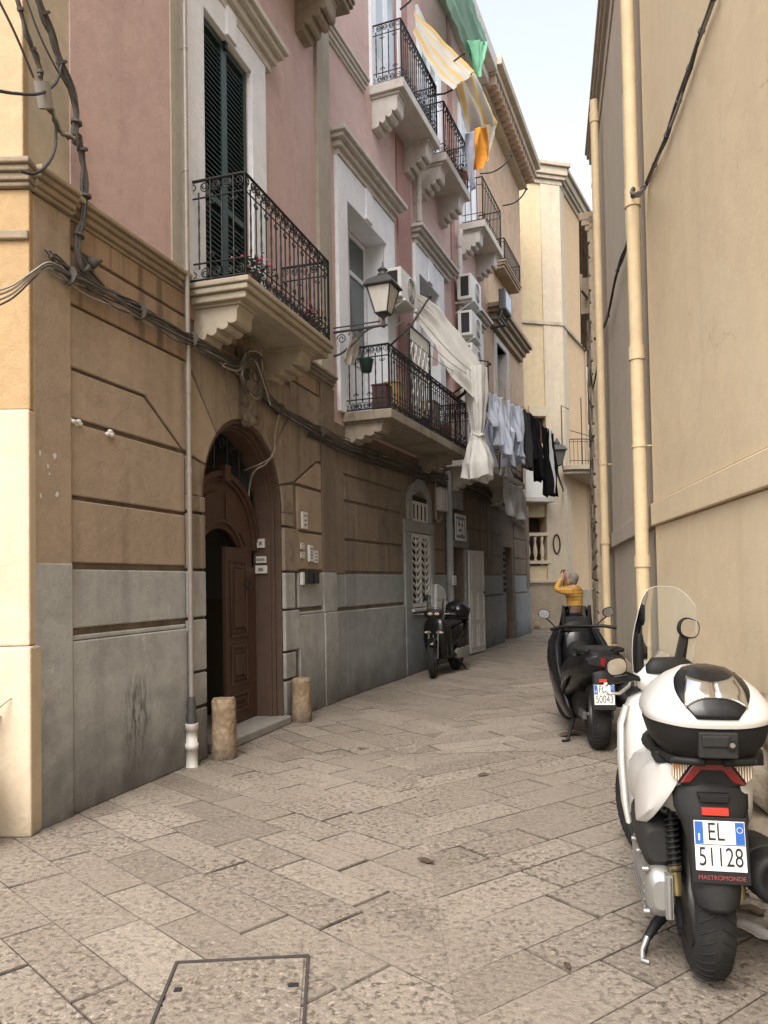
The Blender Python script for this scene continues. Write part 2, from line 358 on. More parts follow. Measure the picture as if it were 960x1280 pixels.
def paving_mat():
    t = NT('limestone_paving'); at = t.node('ShaderNodeAttribute'); at.attribute_name = 'tone'
    w = t.world()
    dk = t.ramp(at.outputs['Fac'], -0.5, -0.1, 1.0, 0.0)
    base = t.mix(at.outputs['Fac'], (0.155, 0.127, 0.10), (0.37, 0.317, 0.258))
    big = t.ramp(t.noise(0.9, 6, 0.65, vec=w), 0.34, 0.66)
    base = t.mix(t.math('MULTIPLY', big, 0.4), base, (0.175, 0.143, 0.112))
    pit = t.noise(30, 6, 0.68, vec=w, dist=0.25)
    pm = t.ramp(pit, 0.41, 0.50, 1.0, 0.0)
    lim = t.ramp(t.noise(1.3, 5, 0.65, vec=w), 0.36, 0.6, 0.25, 1.0)
    col = t.mix(t.math('MULTIPLY', pm, t.math('MULTIPLY', lim, 0.95)), base, (0.066, 0.051, 0.038))
    hi = t.ramp(t.noise(38, 5, 0.65, vec=w, dist=0.2), 0.54, 0.68)
    col = t.mix(t.math('MULTIPLY', hi, t.math('MULTIPLY', lim, 0.6)), col, (0.56, 0.485, 0.395))
    fine = t.ramp(t.noise(110, 3, 0.7, vec=w), 0.35, 0.65)
    col = t.mix(t.math('MULTIPLY', fine, 0.25), col, (0.11, 0.09, 0.07))
    blot = t.ramp(t.noise(2.2, 8, 0.75, vec=w, dist=0.5), 0.58, 0.70)
    col = t.mix(t.math('MULTIPLY', blot, 0.55), col, (0.10, 0.08, 0.063))
    col = t.mix(t.math('MULTIPLY', dk, t.ramp(t.noise(2.6, 5, 0.7, vec=w), 0.40, 0.62, 0.12, 0.9)), col, (0.05, 0.04, 0.031))
    spots = t.ramp(t.noise(8, 4, 0.5, vec=w), 0.69, 0.73)
    col = t.mix(t.math('MULTIPLY', spots, 0.7), col, (0.05, 0.04, 0.032))
    h = t.math('ADD', t.math('MULTIPLY', pit, 1.3), t.math('MULTIPLY', t.noise(6, 5, 0.65, vec=w), 1.3))
    nm = t.bump(h, 0.9, 0.009); nm = t.bump(t.noise(120, 3, 0.7, vec=w), 0.3, 0.004, nm)
    rg = t.ramp(t.noise(5, 5, 0.6, vec=w), 0.3, 0.7, 0.55, 0.85)
    return t.finish(col, rg, normal=nm, spec=0.4)
K['paving'] = paving_mat()
K['joint'] = plaster('joint_dirt', (0.05, 0.041, 0.033), (0.032, 0.026, 0.021), streak=0, bump=0.8, bscale=80)
# ================================================================== ground
gm = MB(); gm.box(-400, 400, -400, 400, -0.6, -0.014)
tag(gm.build('ground', K['joint']), kind='structure')

def clip_half(poly, nx, ny, c):
    out = []
    for i in range(len(poly)):
        a, b = poly[i], poly[(i+1) % len(poly)]
        da, db = a[0]*nx + a[1]*ny - c, b[0]*nx + b[1]*ny - c
        if da <= 0: out.append(a)
        if da*db < 0:
            t = da/(da-db); out.append((a[0]+(b[0]-a[0])*t, a[1]+(b[1]-a[1])*t))
    return out

def street_paving():
    rng = random.Random(11); vs = []; fs = []; tone = []
    # the seam of the herringbone: straight, then bending with the street
    segs = [((0.23, -6.0), (0.23, 7.0)), ((0.23, 7.0), (6.6, 24.5))]
    def half(side, seg, ang, ylo, yhi):
        (x0, y0), (x1, y1) = seg
        dx, dy = x1-x0, y1-y0; L = math.hypot(dx, dy); nx, ny = dy/L, -dx/L
        c = x0*nx + y0*ny
        a = R(ang); ux, uy = math.sin(a), math.cos(a); px_, py_ = -uy, ux
        row = -26.0
        while row < 34.0:
            w = rng.choice((0.23, 0.25, 0.27, 0.30, 0.33)); t = -30.0 + rng.random()
            while t < 34.0:
                ln = rng.uniform(0.45, 1.05)
                poly = [(ux*p + px_*q, uy*p + py_*q) for p, q in ((t, row), (t+ln, row), (t+ln, row+w), (t, row+w))]
                t += ln
                mx = sum(p[0] for p in poly)/4; my = sum(p[1] for p in poly)/4
                mid = 0.1 if my < 6 else 0.1 + (my-6)*0.36
                if abs(mx-mid) > 5.5 or my < ylo-1.5 or my > yhi+1.5: continue
                poly = clip_half(poly, nx*side, ny*side, c*side)
                if len(poly) > 2: poly = clip_half(poly, 0, -1, -ylo)
                if len(poly) > 2: poly = clip_half(poly, 0, 1, yhi)
                if len(poly) < 3: continue
                cx = sum(p[0] for p in poly)/len(poly); cy = sum(p[1] for p in poly)/len(poly)
                z = rng.uniform(-0.003, 0.002); tx, ty = rng.uniform(-0.004, 0.004), rng.uniform(-0.004, 0.004)
                ins = rng.uniform(0.0022, 0.0046) if rng.random() < 0.8 else 0.009; b = len(vs); n = len(poly)
                def shrink(p, k):
                    if abs(p[0]*nx+p[1]*ny-c) < 1e-3: k = 0.0004
                    d = math.hypot(p[0]-cx, p[1]-cy) or 1; f = max(0.3, 1-k/d); return (cx+(p[0]-cx)*f, cy+(p[1]-cy)*f)
                for k, zz in ((ins+0.0045, 0.0), (ins, -0.006), (ins, -0.03)):
                    for p in poly:
                        q = shrink(p, k*1.35); vs.append((q[0], q[1], z + zz + (q[0]-cx)*tx + (q[1]-cy)*ty))
                fs.append(tuple(range(b, b+n)))
                for l in (0, 1):
                    for i in range(n): fs.append((b+l*n+i, b+(l+1)*n+i, b+(l+1)*n+(i+1) % n, b+l*n+(i+1) % n))
                tv = min(1, max(0, rng.gauss(0.47, 0.13)))
                if math.hypot(cx+1.33, cy-3.55) < 0.22: tv = -0.08
                tone.extend([tv]+[-0.55]*(2*n))
            row += w
    half(1, segs[0], 135.5, -4, 7.0); half(-1, segs[0], 54, -4, 7.0)
    half(1, segs[1], 146, 7.0, 29); half(-1, segs[1], 66, 7.0, 29)
    me = bpy.data.meshes.new('street_paving'); me.from_pydata(vs, [], fs); me.materials.append(K['paving'])
    at = me.attributes.new('tone', 'FLOAT', 'FACE'); at.data.foreach_set('value', tone)
    bm = bmesh.new(); bm.from_mesh(me); bmesh.ops.recalc_face_normals(bm, faces=bm.faces)
    for f in bm.faces:
        if abs(f.normal.z) > 0.9 and f.normal.z < 0: f.normal_flip()
    bm.to_mesh(me); bm.free()
    o = bpy.data.objects.new('street_paving', me); COL.objects.link(o); tag(o, kind='structure')
street_paving()

# ================================================================== building pieces shared by the fronts
def spiral(c, r0, turns, start, sgn, e1, e2, n=14, r1=0.25):
    return [c + (e1*math.cos(start+sgn*2*math.pi*turns*i/n) + e2*math.sin(start+sgn*2*math.pi*turns*i/n))*(r0*(1-(1-r1)*i/n)) for i in range(n+1)]

def railing(F, s0, s1, d, z0, h, parent, gap=0.105, scroll=True, mat='iron', thick=1.0, name='railing', dback=0.0):
    m = MB(); k = thick
    zt, zb = z0+h, z0+0.03; b1, b2 = z0+h-0.17*min(1, h), z0+0.19*min(1, h)
    def run(p, q, ends=True):
        p = Vector(p); q = Vector(q); L = (q-p).length; e = (q-p).normalized(); n = max(2, round(L/gap)); st = L/n
        up = Vector((0, 0, 1))
        for z, w in ((zt, 0.016), (b1, 0.009), (b2, 0.009), (zb, 0.011)):
            m.tube([p + up*z, q + up*z], w*k, 4)
        for i in range(n+1):
            c = p + e*(st*i)
            if i in (0, n): m.tube([c + up*z0, c + up*zt], 0.014*k, 4); continue
            if i % 2 == 0 or not scroll:
                m.tube([c + up*zb, c + up*(zt)], 0.0085*k, 4)
                if scroll:
                    for zz in (b1-0.06, b2+0.08): m.tube([c+up*(zz-0.02), c+up*zz, c+up*(zz+0.02)], [0.008*k, 0.017*k, 0.008*k], 5)
                    for sg in (-1, 1):
                        m.tube(spiral(c + e*sg*0.025 + up*(b1-0.05), 0.022, 0.9, math.pi*(0 if sg < 0 else 1), sg, e, up, 7), 0.005*k, 4)
                        m.tube(spiral(c + e*sg*0.025 + up*(b2+0.06), 0.022, 0.9, math.pi*(0 if sg < 0 else 1), -sg, e, up, 7), 0.005*k, 4)
            else:
                zz = [b2-0.05 + (b1-b2+0.1)*j/10 for j in range(11)]
                m.tube([c + up*z for z in zz], [(0.0075 if j % 2 else 0.011)*k for j in range(11)], 4)
            if scroll:
                for zc, sg in (((zt+b1)/2, 1), ((zb+b2)/2, -1)):
                    r = min(0.046, st*0.46)
                    for q2 in (-1, 1):
                        cc = c + e*q2*st*0.5 + up*(zc + sg*0.02)
                        m.tube(spiral(cc, r, 1.4, math.pi/2*sg*-1, q2*sg, e, up, 12), 0.0055*k, 4)
    P = lambda s, dd: F.l(s, dd, 0)
    run(P(s0, d), P(s1, d)); run(P(s0, dback), P(s0, d)); run(P(s1, dback), P(s1, d))
    return m.build(name, K[mat], parent)

def corbel(F, s0, s1, d, zt, h, parent, mat, name='corbel'):
    """stepped and scrolled bracket under a slab"""
    pr = [(0, zt), (d, zt), (d, zt-0.16*h), (d*0.96, zt-0.20*h), (d*0.94, zt-0.52*h), (d*0.90, zt-0.58*h), (d*0.80, zt-0.58*h)]
    for i in range(6): a = math.pi*0.15 - math.pi*1.0*i/5; pr.append((d*0.64 + d*0.12*math.cos(a), zt-0.60*h + 0.14*h*math.sin(a)))
    for i in range(6): a = math.pi*0.05 - math.pi*0.9*i/5; pr.append((d*0.40 + d*0.11*math.cos(a), zt-0.74*h + 0.14*h*math.sin(a)))
    for i in range(5): a = -math.pi*0.6*i/4; pr.append((d*0.17 + d*0.10*math.cos(a), zt-0.88*h + 0.11*h*math.sin(a)))
    pr.append((0, zt-h))
    m = MB(); m.prism(pr, s0, s1, lambda dd, z, s: F.l(s, dd, z))
    m.fb(F, s0-0.025, s1+0.025, 0, d+0.03, zt-0.085*h, zt+0.002)
    return m.build(name, mat, parent, bevel=0.006)

def slab(F, s0, s1, d, zt, th, parent, mat, name='balcony_slab', steps=True):
    m = MB()
    if steps:
        m.fb(F, s0, s1, -0.05, d, zt-0.3*th, zt)
        m.fb(F, s0+0.02, s1-0.02, -0.05, d-0.02, zt-0.62*th, zt-0.3*th-0.002)
        m.fb(F, s0+0.055, s1-0.055, -0.05, d-0.055, zt-th, zt-0.62*th-0.002)
    else: m.fb(F, s0, s1, -0.05, d, zt-th, zt)
    return m.build(name, mat, parent, bevel=0.012)

def hood(F, s0, s1, zt, h, d, parent, mat, name='window_hood'):
    m = MB()
    for i, (a, b, q) in enumerate(((0, 0.22, 1.0), (0.22, 0.42, 0.8), (0.42, 0.7, 0.52), (0.7, 1.0, 0.3))):
        m.fb(F, s0+(1-q)*d, s1-(1-q)*d, -0.05, d*q, zt-h*b, zt-h*a-0.001)
    return m.build(name, mat, parent, bevel=0.008)

def moulding(F, s0, s1, zt, h, d, parent, mat, name='cornice'):
    m = MB()
    for a, b, q in ((0, 0.25, 1.0), (0.25, 0.5, 0.75), (0.5, 0.8, 0.5), (0.8, 1.0, 0.25)):
        m.fb(F, s0, s1, -0.1, d*q, zt-h*b, zt-h*a-0.001)
    return m.build(name, mat, parent, bevel=0.01)

def wall_with_holes(m, F, s0, s1, z0, z1, dback, d, holes, mi=0):
    """boxes around rectangular openings (a, b, za, zb), holes sorted along s and not overlapping in s"""
    cur = s0
    for a, b, za, zb in holes:
        if a > cur: m.fb(F, cur, a, dback, d, z0, z1, mi)
        if za > z0: m.fb(F, a, b, dback, d, z0, za, mi)
        if zb < z1: m.fb(F, a, b, dback, d, zb, z1, mi)
        cur = b
    if cur < s1: m.fb(F, cur, s1, dback, d, z0, z1, mi)

def shutter(F, s0, s1, d, z0, z1, parent, mat, name='shutter', slat=0.05):
    m = MB(); fr = 0.055
    m.fb(F, s0, s0+fr, d-0.04, d, z0, z1); m.fb(F, s1-fr, s1, d-0.04, d, z0, z1)
    bars = [z0, z0+(z1-z0)*0.36, z1-fr]
    for b in bars: m.fb(F, s0+fr, s1-fr, d-0.038, d-0.002, b, b+fr*1.2 if b < z1-fr else z1)
    z = z0+fr*1.3
    while z < z1-fr*1.5:
        if not any(abs(z-b) < fr*1.1 for b in bars):
            p = [F.l(s0+fr, d-0.036, z+0.018), F.l(s0+fr, d-0.006, z-0.018), F.l(s1-fr, d-0.006, z-0.018), F.l(s1-fr, d-0.036, z+0.018)]
            q = [v + Vector((0, 0, 0.008)) for v in p]
            m.add(p+q, [(0,1,2,3), (4,5,6,7), (0,1,5,4), (1,2,6,5), (2,3,7,6), (3,0,4,7)])
        z += slat
    m.fb(F, s0+fr, s1-fr, d-0.055, d-0.05, z0+fr, z1-fr, 1)
    return m.build(name, [mat, K['dark']], parent)

def downpipe(F, pts, r, parent, mat, joints=(), clamps=(), name='downpipe', n=14):
    m = MB(); P = [F.l(*p) for p in pts]
    m.tube(P, r, n)
    for z, k in joints:
        # find the point at height z
        for a, b in zip(P, P[1:]):
            lo, hi = sorted((a.z, b.z))
            if lo <= z <= hi and hi > lo:
                c = a.lerp(b, (z-a.z)/(b.z-a.z)); m.tube([c-Vector((0, 0, 0.05*k)), c+Vector((0, 0, 0.05*k))], r*1.18, n); break
    for z in clamps:
        for a, b in zip(P, P[1:]):
            lo, hi = sorted((a.z, b.z))
            if lo <= z <= hi and hi > lo:
                c = a.lerp(b, (z-a.z)/(b.z-a.z)); m.tube([c-Vector((0, 0, 0.012)), c+Vector((0, 0, 0.012))], r*1.12, n)
                w = c + Vector((0, r*2.2*F.side, 0)); m.tube([c, w], 0.008, 5); break
    return m.build(name, mat, parent)

def french_window(F, s0, s1, d, z0, z1, parent, mat, name='window'):
    m = MB(); fr = 0.07; mid = (s0+s1)/2
    for a, b in ((s0, mid-0.006), (mid+0.006, s1)):
        m.fb(F, a, a+fr, d-0.05, d, z0, z1); m.fb(F, b-fr, b, d-0.05, d, z0, z1)
        for z in (z0, z0+(z1-z0)*0.33, z0+(z1-z0)*0.78, z1-fr): m.fb(F, a+fr, b-fr, d-0.048, d-0.003, z, z+fr)
        m.fb(F, a+fr, b-fr, d-0.04, d-0.02, z0+fr, z0+(z1-z0)*0.33)
    o = m.build(name, mat, parent, bevel=0.005)
    g = MB()
    for a, b in ((s0, mid-0.006), (mid+0.006, s1)): g.fb(F, a+fr, b-fr, d-0.032, d-0.026, z0+(z1-z0)*0.33+fr, z1-fr)
    g.build('pane', K['pane'], o)
    return o

# ================================================================== left: pink house with the arched door
hA = fthing(FA, 'corner_house', 'pink plastered corner house with brown stone ground floor and arched brown door', 'house')
AC, AR, AZ = 2.63, 0.87, 2.36                     # arch centre, radius, springing height
def arc(r, a0, a1, n, c=AC, z=AZ): return [(c + r*math.cos(R(a0+(a1-a0)*i/n)), z + r*math.sin(R(a0+(a1-a0)*i/n))) for i in range(n+1)]
m = MB()
m.fp(FA, [(-0.30, 0), (AC-AR, 0)] + arc(AR, 180, 90, 14) + [(AC, 4.1), (-0.30, 4.1)], -0.30, 0.0)
m.fp(FA, [(AC+AR, 0), (5.14, 0), (5.14, 4.1), (AC, 4.1)] + arc(AR, 90, 0, 14), -0.30, 0.0)
m.fb(FA, -0.34, 1.2, -7, -0.302, -0.02, 4.1); m.fb(FA, 4.0, 5.13, -7, -0.302, -0.02, 4.1)
m.fb(FA, 1.2, 4.0, -7, -3.0, -0.02, 4.1); m.fb(FA, 1.2, 4.0, -3.0, -0.305, 3.6, 4.1)
m.build('ground_floor_wall', K['brown_dark'], hA)

m = MB()   # dressed courses, painted grey below
def course(poly, mi, d=0.03): m.fp(FA, poly, 0.0, d, mi)
def rect(a, b, z0, z1, mi, d=0.03): course([(a, z0), (b, z0), (b, z1), (a, z1)], mi, d)
SL, SR, SQ, SE = 0.004, 1.462, 1.478, 4.66
for (a, b) in ((SL, SR), (3.90, SE)):
    rect(a, b, 0.0, 1.182, 1, 0.045); rect(a, b, 1.186, 1.222, 1); rect(a, b, 1.272, 1.68, 1); rect(a, b, 1.728, 2.165, 0); rect(a, b, 2.195, 2.705, 0)
zq = [(0.0, 0.46, 1), (0.49, 0.775, 1), (0.80, 1.25, 1), (1.275, 1.68, 1), (1.705, 2.19, 2), (2.215, 2.355, 2)]
for i, (z0, z1, mi) in enumerate(zq):
    rect(SQ, AC-AR+0.012, z0, z1, mi, 0.05); rect(AC+AR-0.012, 3.88 - (0.12 if i % 2 else 0), z0, z1, mi, 0.05)
cp = lambda a: (AC + AR*math.cos(R(a)), AZ + AR*math.sin(R(a)))
course([(SL, 2.74), (1.41, 2.74), (0.87, 3.07), (SL, 3.07)], 0)
course([(SL, 3.095), (0.89, 3.095), (1.45, 2.745)] + arc(AR, 159, 134, 5) + [(1.52, 3.525), (SL, 3.525)], 0)
course([(1.485, 2.36)] + arc(AR, 180, 160, 4) + [(1.485, 2.70)], 2)
course([(1.55, 3.54)] + arc(AR, 133, 110, 5) + [(2.16, 3.84), (1.55, 3.84)], 2)
course(arc(AR, 109, 71, 7) + [(3.09, 3.84), (2.17, 3.84)], 2)
course(arc(AR, 70, 47, 5) + [(3.72, 3.54), (3.72, 3.84), (3.10, 3.84)], 2)
course([(SE, 3.095), (SE, 3.525), (3.74, 3.525)] + arc(AR, 46, 21, 5) + [(3.80, 2.745), (4.52, 3.095)], 2)
course([(SE, 2.74), (SE, 3.07), (4.54, 3.07), (3.86, 2.74)], 0)
course(arc(AR, 20, 0, 4) + [(3.78, 2.36), (3.78, 2.70)], 2)
rect(SL, 1.52, 3.545, 3.92, 3); rect(3.74, SE, 3.545, 3.92, 2)
rect(SL, SE, 3.95, 4.135, 3, 0.02)
m.build('stone_courses', [K['brown'], K['grey'], K['brown_mid'], K['frieze']], hA, bevel=0.011)

m = MB()
m.fb(FA, -0.364, -0.002, -0.3, 0.05, 1.186, 4.136, 0)
m.build('corner_pilaster', [K['brown'], K['grey']], hA, bevel=0.012)
m = MB(); m.fb(FA, -0.368, -0.002, -0.3, 0.055, -0.01, 1.72)
m.build('corner_plinth', K['grey'], hA, bevel=0.012)
m = MB(); m.fb(FA, 4.68, 5.138, -0.02, 0.045, 1.70, 4.135, 0); m.fb(FA, 4.68, 5.138, -0.02, 0.045, 1.186, 1.697, 1); m.fb(FA, 4.675, 5.14, -0.02, 0.06, 0, 1.182, 1)
m.fb(FA, 4.69, 5.138, -0.02, 0.05, 4.30, 13.0, 2)
m.build('pilaster', [K['brown_dark'], K['grey'], K['strip']], hA, bevel=0.01)
moulding(FA, 0.0, 1.50, 4.30, 0.16, 0.11, hA, K['cornice'])
moulding(FA, 3.70, 5.14, 4.30, 0.16, 0.11, hA, K['slab_old'])

# the end of the house turned towards the viewer
c0 = FA.w(-0.364, 0.05)
def endp(x, y, z): return Vector((x, y, z))
Minv = Matrix.Translation(FA.w(0)) @ Matrix.Rotation(FA.rot, 4, 'Z'); Minv = Minv.inverted()
m = MB()
m.box(-7.0, c0.x-0.004, c0.y-0.045, c0.y+4, 2.70, 4.136, 0, Minv)
m.box(-7.0, c0.x-0.05, c0.y-0.03, c0.y+4, 4.28, 13.2, 1, Minv)
m.build('end_wall', [K['ochre'], K['yellow']], hA, bevel=0.01)
m = MB(); m.box(-7.0, c0.x+0.004, c0.y-0.075, c0.y+4, 1.19, 2.696, 0, Minv); m.box(-7.0, c0.x+0.02, c0.y-0.10, c0.y+4, 0.0, 1.186, 0, Minv)
m.build('end_wall_painted', K['cream'], hA, bevel=0.014)
m = MB()
for a, b, q in ((0, 0.25, 0.10), (0.25, 0.5, 0.075), (0.5, 0.8, 0.05), (0.8, 1.0, 0.03)):
    m.box(-7.0, c0.x-0.0+q*0.4, c0.y-0.05-q, c0.y+0.3, 4.30-0.16*b, 4.30-0.16*a-0.001, 0, Minv)
    m.fb(FA, -0.364-q*0.3, -0.002, -0.3, 0.05+q, 4.30-0.16*b, 4.30-0.16*a-0.001, 0)
m.box(-7.0, c0.x-0.002, c0.y-0.075, c0.y-0.04, 3.80, 3.86, 0, Minv)
m.build('end_cornice', K['cornice'], hA, bevel=0.01)

# upper floors
m = MB()
holes = [(1.83, 2.80, 4.27, 6.97)]
wall_with_holes(m, FA, 0.06, 4.69, 4.28, 13.2, -0.35, 0.0, holes, 0)
m.fb(FA, -0.36, 0.058, -0.35, -0.012, 4.28, 13.2, 1)
m.fb(FA, 4.70, 5.14, -0.35, -0.002, 4.28, 13.2, 0)
m.fb(FA, -0.3, 5.13, -7, -0.36, 4.28, 13.2, 0)
m.build('upper_wall', [K['pink'], K['beige']], hA)
m = MB(); m.fb(FA, 1.33, 1.515, -0.02, 0.012, 4.3, 7.05); m.fb(FA, 1.40, 1.515, -0.02, 0.010, 7.05, 13.0)
m.build('cement_patch', K['strip'], hA, bevel=0.004)
m = MB(); w_ = 0.055
m.fb(FA, 1.52, 1.828, -0.3, w_, 4.29, 7.25); m.fb(FA, 2.802, 3.14, -0.3, w_, 4.29, 7.25); m.fb(FA, 1.83, 2.80, -0.3, w_, 6.972, 7.25)
m.fb(FA, 2.23, 2.42, 0, w_+0.035, 6.98, 7.28)
m.build('window_surround', K['white'], hA, bevel=0.008)
hood(FA, 1.35, 3.42, 7.58, 0.33, 0.22, hA, K['slab_white'])
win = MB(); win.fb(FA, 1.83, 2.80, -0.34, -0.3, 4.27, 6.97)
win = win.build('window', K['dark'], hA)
shutter(FA, 1.84, 2.31, -0.005, 4.30, 6.96, win, K['green'])
shutter(FA, 2.32, 2.795, -0.012, 4.30, 6.96, win, K['green'])
m = MB(); m.fb(FA, 2.29, 2.34, -0.01, 0.025, 6.90, 7.0); m.build('shutter_stop', K['iron'], win)

bal = slab(FA, 1.55, 3.66, 0.62, 4.255, 0.175, hA, K['slab'])
bal.name = 'balcony'
corbel(FA, 1.68, 1.98, 0.46, 4.08, 0.32, bal, K['slab'])
corbel(FA, 3.08, 3.38, 0.46, 4.08, 0.32, bal, K['slab'])
railing(FA, 1.60, 3.60, 0.575, 4.255, 0.93, bal)

b2 = slab(FA, 1.4, 4.72, 0.58, 9.02, 0.2, hA, K['slab_old']); b2.name = 'balcony'
corbel(FA, 4.10, 4.42, 0.44, 8.82, 0.5, b2, K['slab_old']); corbel(FA, 1.6, 1.92, 0.44, 8.82, 0.5, b2, K['slab_old'])
railing(FA, 1.45, 4.67, 0.53, 9.02, 0.95, b2, gap=0.14, scroll=False)
moulding(FA, 4.2, 5.14, 9.16, 0.2, 0.12, hA, K['slab_white'], 'string_course')
moulding(FA, -0.3, 5.14, 13.5, 0.35, 0.35, hA, K['slab_white'], 'eaves')

downpipe(FA, [(1.437, 0.09, 0.56), (1.437, 0.09, 3.1), (1.432, 0.09, 4.32), (1.432, 0.09, 12.9)], 0.022, hA, K['pipe_grey'], [(3.35, 2.5), (4.35, 1), (2.55, 0.6)], (1.3, 3.0, 5.2, 6.3))
m = MB()
m.tube([FA.l(1.437, 0.09, z) for z in (0.36, 0.42, 0.47, 0.53, 0.60)], [0.042, 0.046, 0.036, 0.040, 0.026], 12)
m.build('pipe_collar', K['iron_grey'], hA)
m = MB()
m.tube([FA.l(1.437, 0.09, z) for z in (0.0, 0.01, 0.15, 0.151, 0.20, 0.201, 0.315, 0.316, 0.37)], [0.055, 0.05, 0.05, 0.057, 0.057, 0.048, 0.048, 0.058, 0.058], 14)
m.build('pipe_foot', K['pvc'], hA)

# arched doorway
dr = FA.side
door = MB()
rr = 0.0
def ring(mm, r0, r1, d0, d1, zb, mi=0, n=24, flip=False):
    outer = [(AC-r1, zb)] + arc(r1, 180, 0, n) + [(AC+r1, zb)]
    inner = [(AC+r0, zb)] + arc(r0, 0, 180, n) + [(AC-r0, zb)]
    k = len(outer)
    vs = [FA.l(a, d1, b) for a, b in outer] + [FA.l(a, d1, b) for a, b in inner[::-1]] + [FA.l(a, d0, b) for a, b in outer] + [FA.l(a, d0, b) for a, b in inner[::-1]]
    fs = []
    for i in range(k-1):
        fs += [(i, i+1, k+i+1, k+i), (2*k+i, 3*k+i, 3*k+i+1, 2*k+i+1), (i, 2*k+i, 2*k+i+1, i+1), (k+i, k+i+1, 3*k+i+1, 3*k+i)]
    mm.add(vs, fs, mi)
ring(door, 0.825, 0.866, -0.30, 0.012, 0.09); ring(door, 0.79, 0.824, -0.30, -0.05, 0.09); ring(door, 0.765, 0.789, -0.30, -0.09, 0.09)
door = door.build('door_case', K['jamb'], hA, bevel=0.006)
DD = -0.27
m = MB()     # carved transom: segmental rail, arch panel, frame posts
def rail_arc(r0, r1, c, z, a0, a1, n=18):
    return [(c+r1*math.cos(R(a0+(a1-a0)*i/n)), z+r1*math.sin(R(a0+(a1-a0)*i/n))) for i in range(n+1)] + [(c+r0*math.cos(R(a1+(a0-a1)*i/n)), z+r0*math.sin(R(a1+(a0-a1)*i/n))) for i in range(n+1)]
TZ = 1.93
m.fp(FA, rail_arc(0.74, 0.80, AC, TZ, 0, 180), DD-0.06, DD+0.05)
m.fp(FA, rail_arc(0.70, 0.74, AC, TZ, 0, 180), DD-0.06, DD+0.02)
tym = arc(0.70, 180, 0, 20, AC, TZ) + arc(0.47, 0, 180, 14, AC, TZ-0.28) 
m.fp(FA, [(AC-0.70, TZ-0.28)] + arc(0.70, 180, 0, 20, AC, TZ) + [(AC+0.70, TZ-0.28)] + [(AC+0.46*math.cos(R(180*i/14)), 1.72+0.42*math.sin(R(180*i/14))) for i in range(15)], DD-0.05, DD-0.01)
for sg in (1, -1):
    m.fp(FA, [(AC+sg*(0.10+0.0), 2.20), (AC+sg*0.10, 2.52), (AC+sg*0.30, 2.46), (AC+sg*0.50, 2.30), (AC+sg*0.60, 2.08), (AC+sg*0.52, 1.98), (AC+sg*0.40, 2.10)], DD-0.01, DD+0.012)
m.fp(FA, rail_arc(0.46, 0.50, AC, 1.74, 0, 180, 14), DD-0.05, DD+0.02)
m.fb(FA, AC-0.04, AC+0.07, DD-0.03, DD+0.085, 2.62, 2.79)
m.fb(FA, AC+0.50, AC+0.765, DD-0.06, DD+0.0, 0.09, 1.75); m.fb(FA, AC-0.765, AC-0.50, DD-0.06, DD+0.0, 0.09, 1.75)
m.build('transom', K['door'], door, bevel=0.006)
m = MB()     # iron fanlight
for a in range(20, 180, 20):
    m.tube([FA.l(AC+0.80*math.cos(R(a)), DD, TZ+0.8*math.sin(R(a))+0.02), FA.l(AC+0.78*math.cos(R(a)), DD, AZ+0.78*math.sin(R(a)))], 0.012, 5)
for a in range(40, 160, 16):
    c = FA.l(AC+0.78*math.cos(R(a)), DD, 2.36+0.6*math.sin(R(a))+0.06); m.tube(spiral(c, 0.07, 1.5, 0, 1, Vector((1, 0, 0)), Vector((0, 0, 1))), 0.009, 5)
m.build('fanlight_grille', K['iron'], door)
def leaf(hinge_s, width, ang, z0, name, sgn):
    """moulded leaf built along its own x from the hinge, turned inwards by ang"""
    mm = MB(); H_ = 1.95
    mm.box(0, sgn*width, 0.0, 0.05, 0.10, H_) if sgn > 0 else mm.box(-width, 0, 0.0, 0.05, 0.10, H_)
    a, b = (0.09, width-0.09) if sgn > 0 else (-width+0.09, -0.09)
    for zz0, zz1 in ((0.22, 0.42), (0.50, 0.92), (1.0, 1.82)):
        for e0, e1, y in ((0.0, 0.03, -0.018), (0.055, 0.08, -0.012)):
            mm.box(a+e0, b-e0, y, 0.0, zz0+e0, zz0+e1); mm.box(a+e0, b-e0, y, 0.0, zz1-e1, zz1-e0)
            mm.box(a+e0, a+e1, y, 0.0, zz0+e1, zz1-e1); mm.box(b-e1, b-e0, y, 0.0, zz0+e1, zz1-e1)
        mm.box(a+0.10, b-0.10, -0.02, 0.0, zz0+0.10, zz1-0.10) if b-a > 0.25 else None
    o = mm.build(name, K['door'], door, bevel=0.005)
    o.location = FA.l(hinge_s, DD, 0); o.rotation_euler = (0, 0, ang)
    return o
lf = leaf(AC+0.62, 0.60, R(4), 0.1, 'door_leaf', -1)
lf2 = leaf(AC-0.62, 0.60, R(82), 0.1, 'door_leaf', 1)
m = MB(); ctr = FA.l(3.10, DD+0.055, 1.60)
m.tube([ctr + Vector((0.05*math.cos(a*math.pi/9), -0.012, -0.05+0.05*math.sin(a*math.pi/9))) for a in range(18)], 0.009, 6, closed=True)
m.sphere(ctr + Vector((0, -0.005, 0)), 0.02, 10); m.build('door_knocker', K['iron'], door)
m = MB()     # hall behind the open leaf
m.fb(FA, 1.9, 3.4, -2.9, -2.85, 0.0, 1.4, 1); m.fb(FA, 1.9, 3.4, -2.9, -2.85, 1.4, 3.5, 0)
m.fb(FA, 3.36, 3.4, -2.85, -0.32, 0.0, 1.4, 1); m.fb(FA, 3.36, 3.4, -2.85, -0.32, 1.4, 3.5, 0)
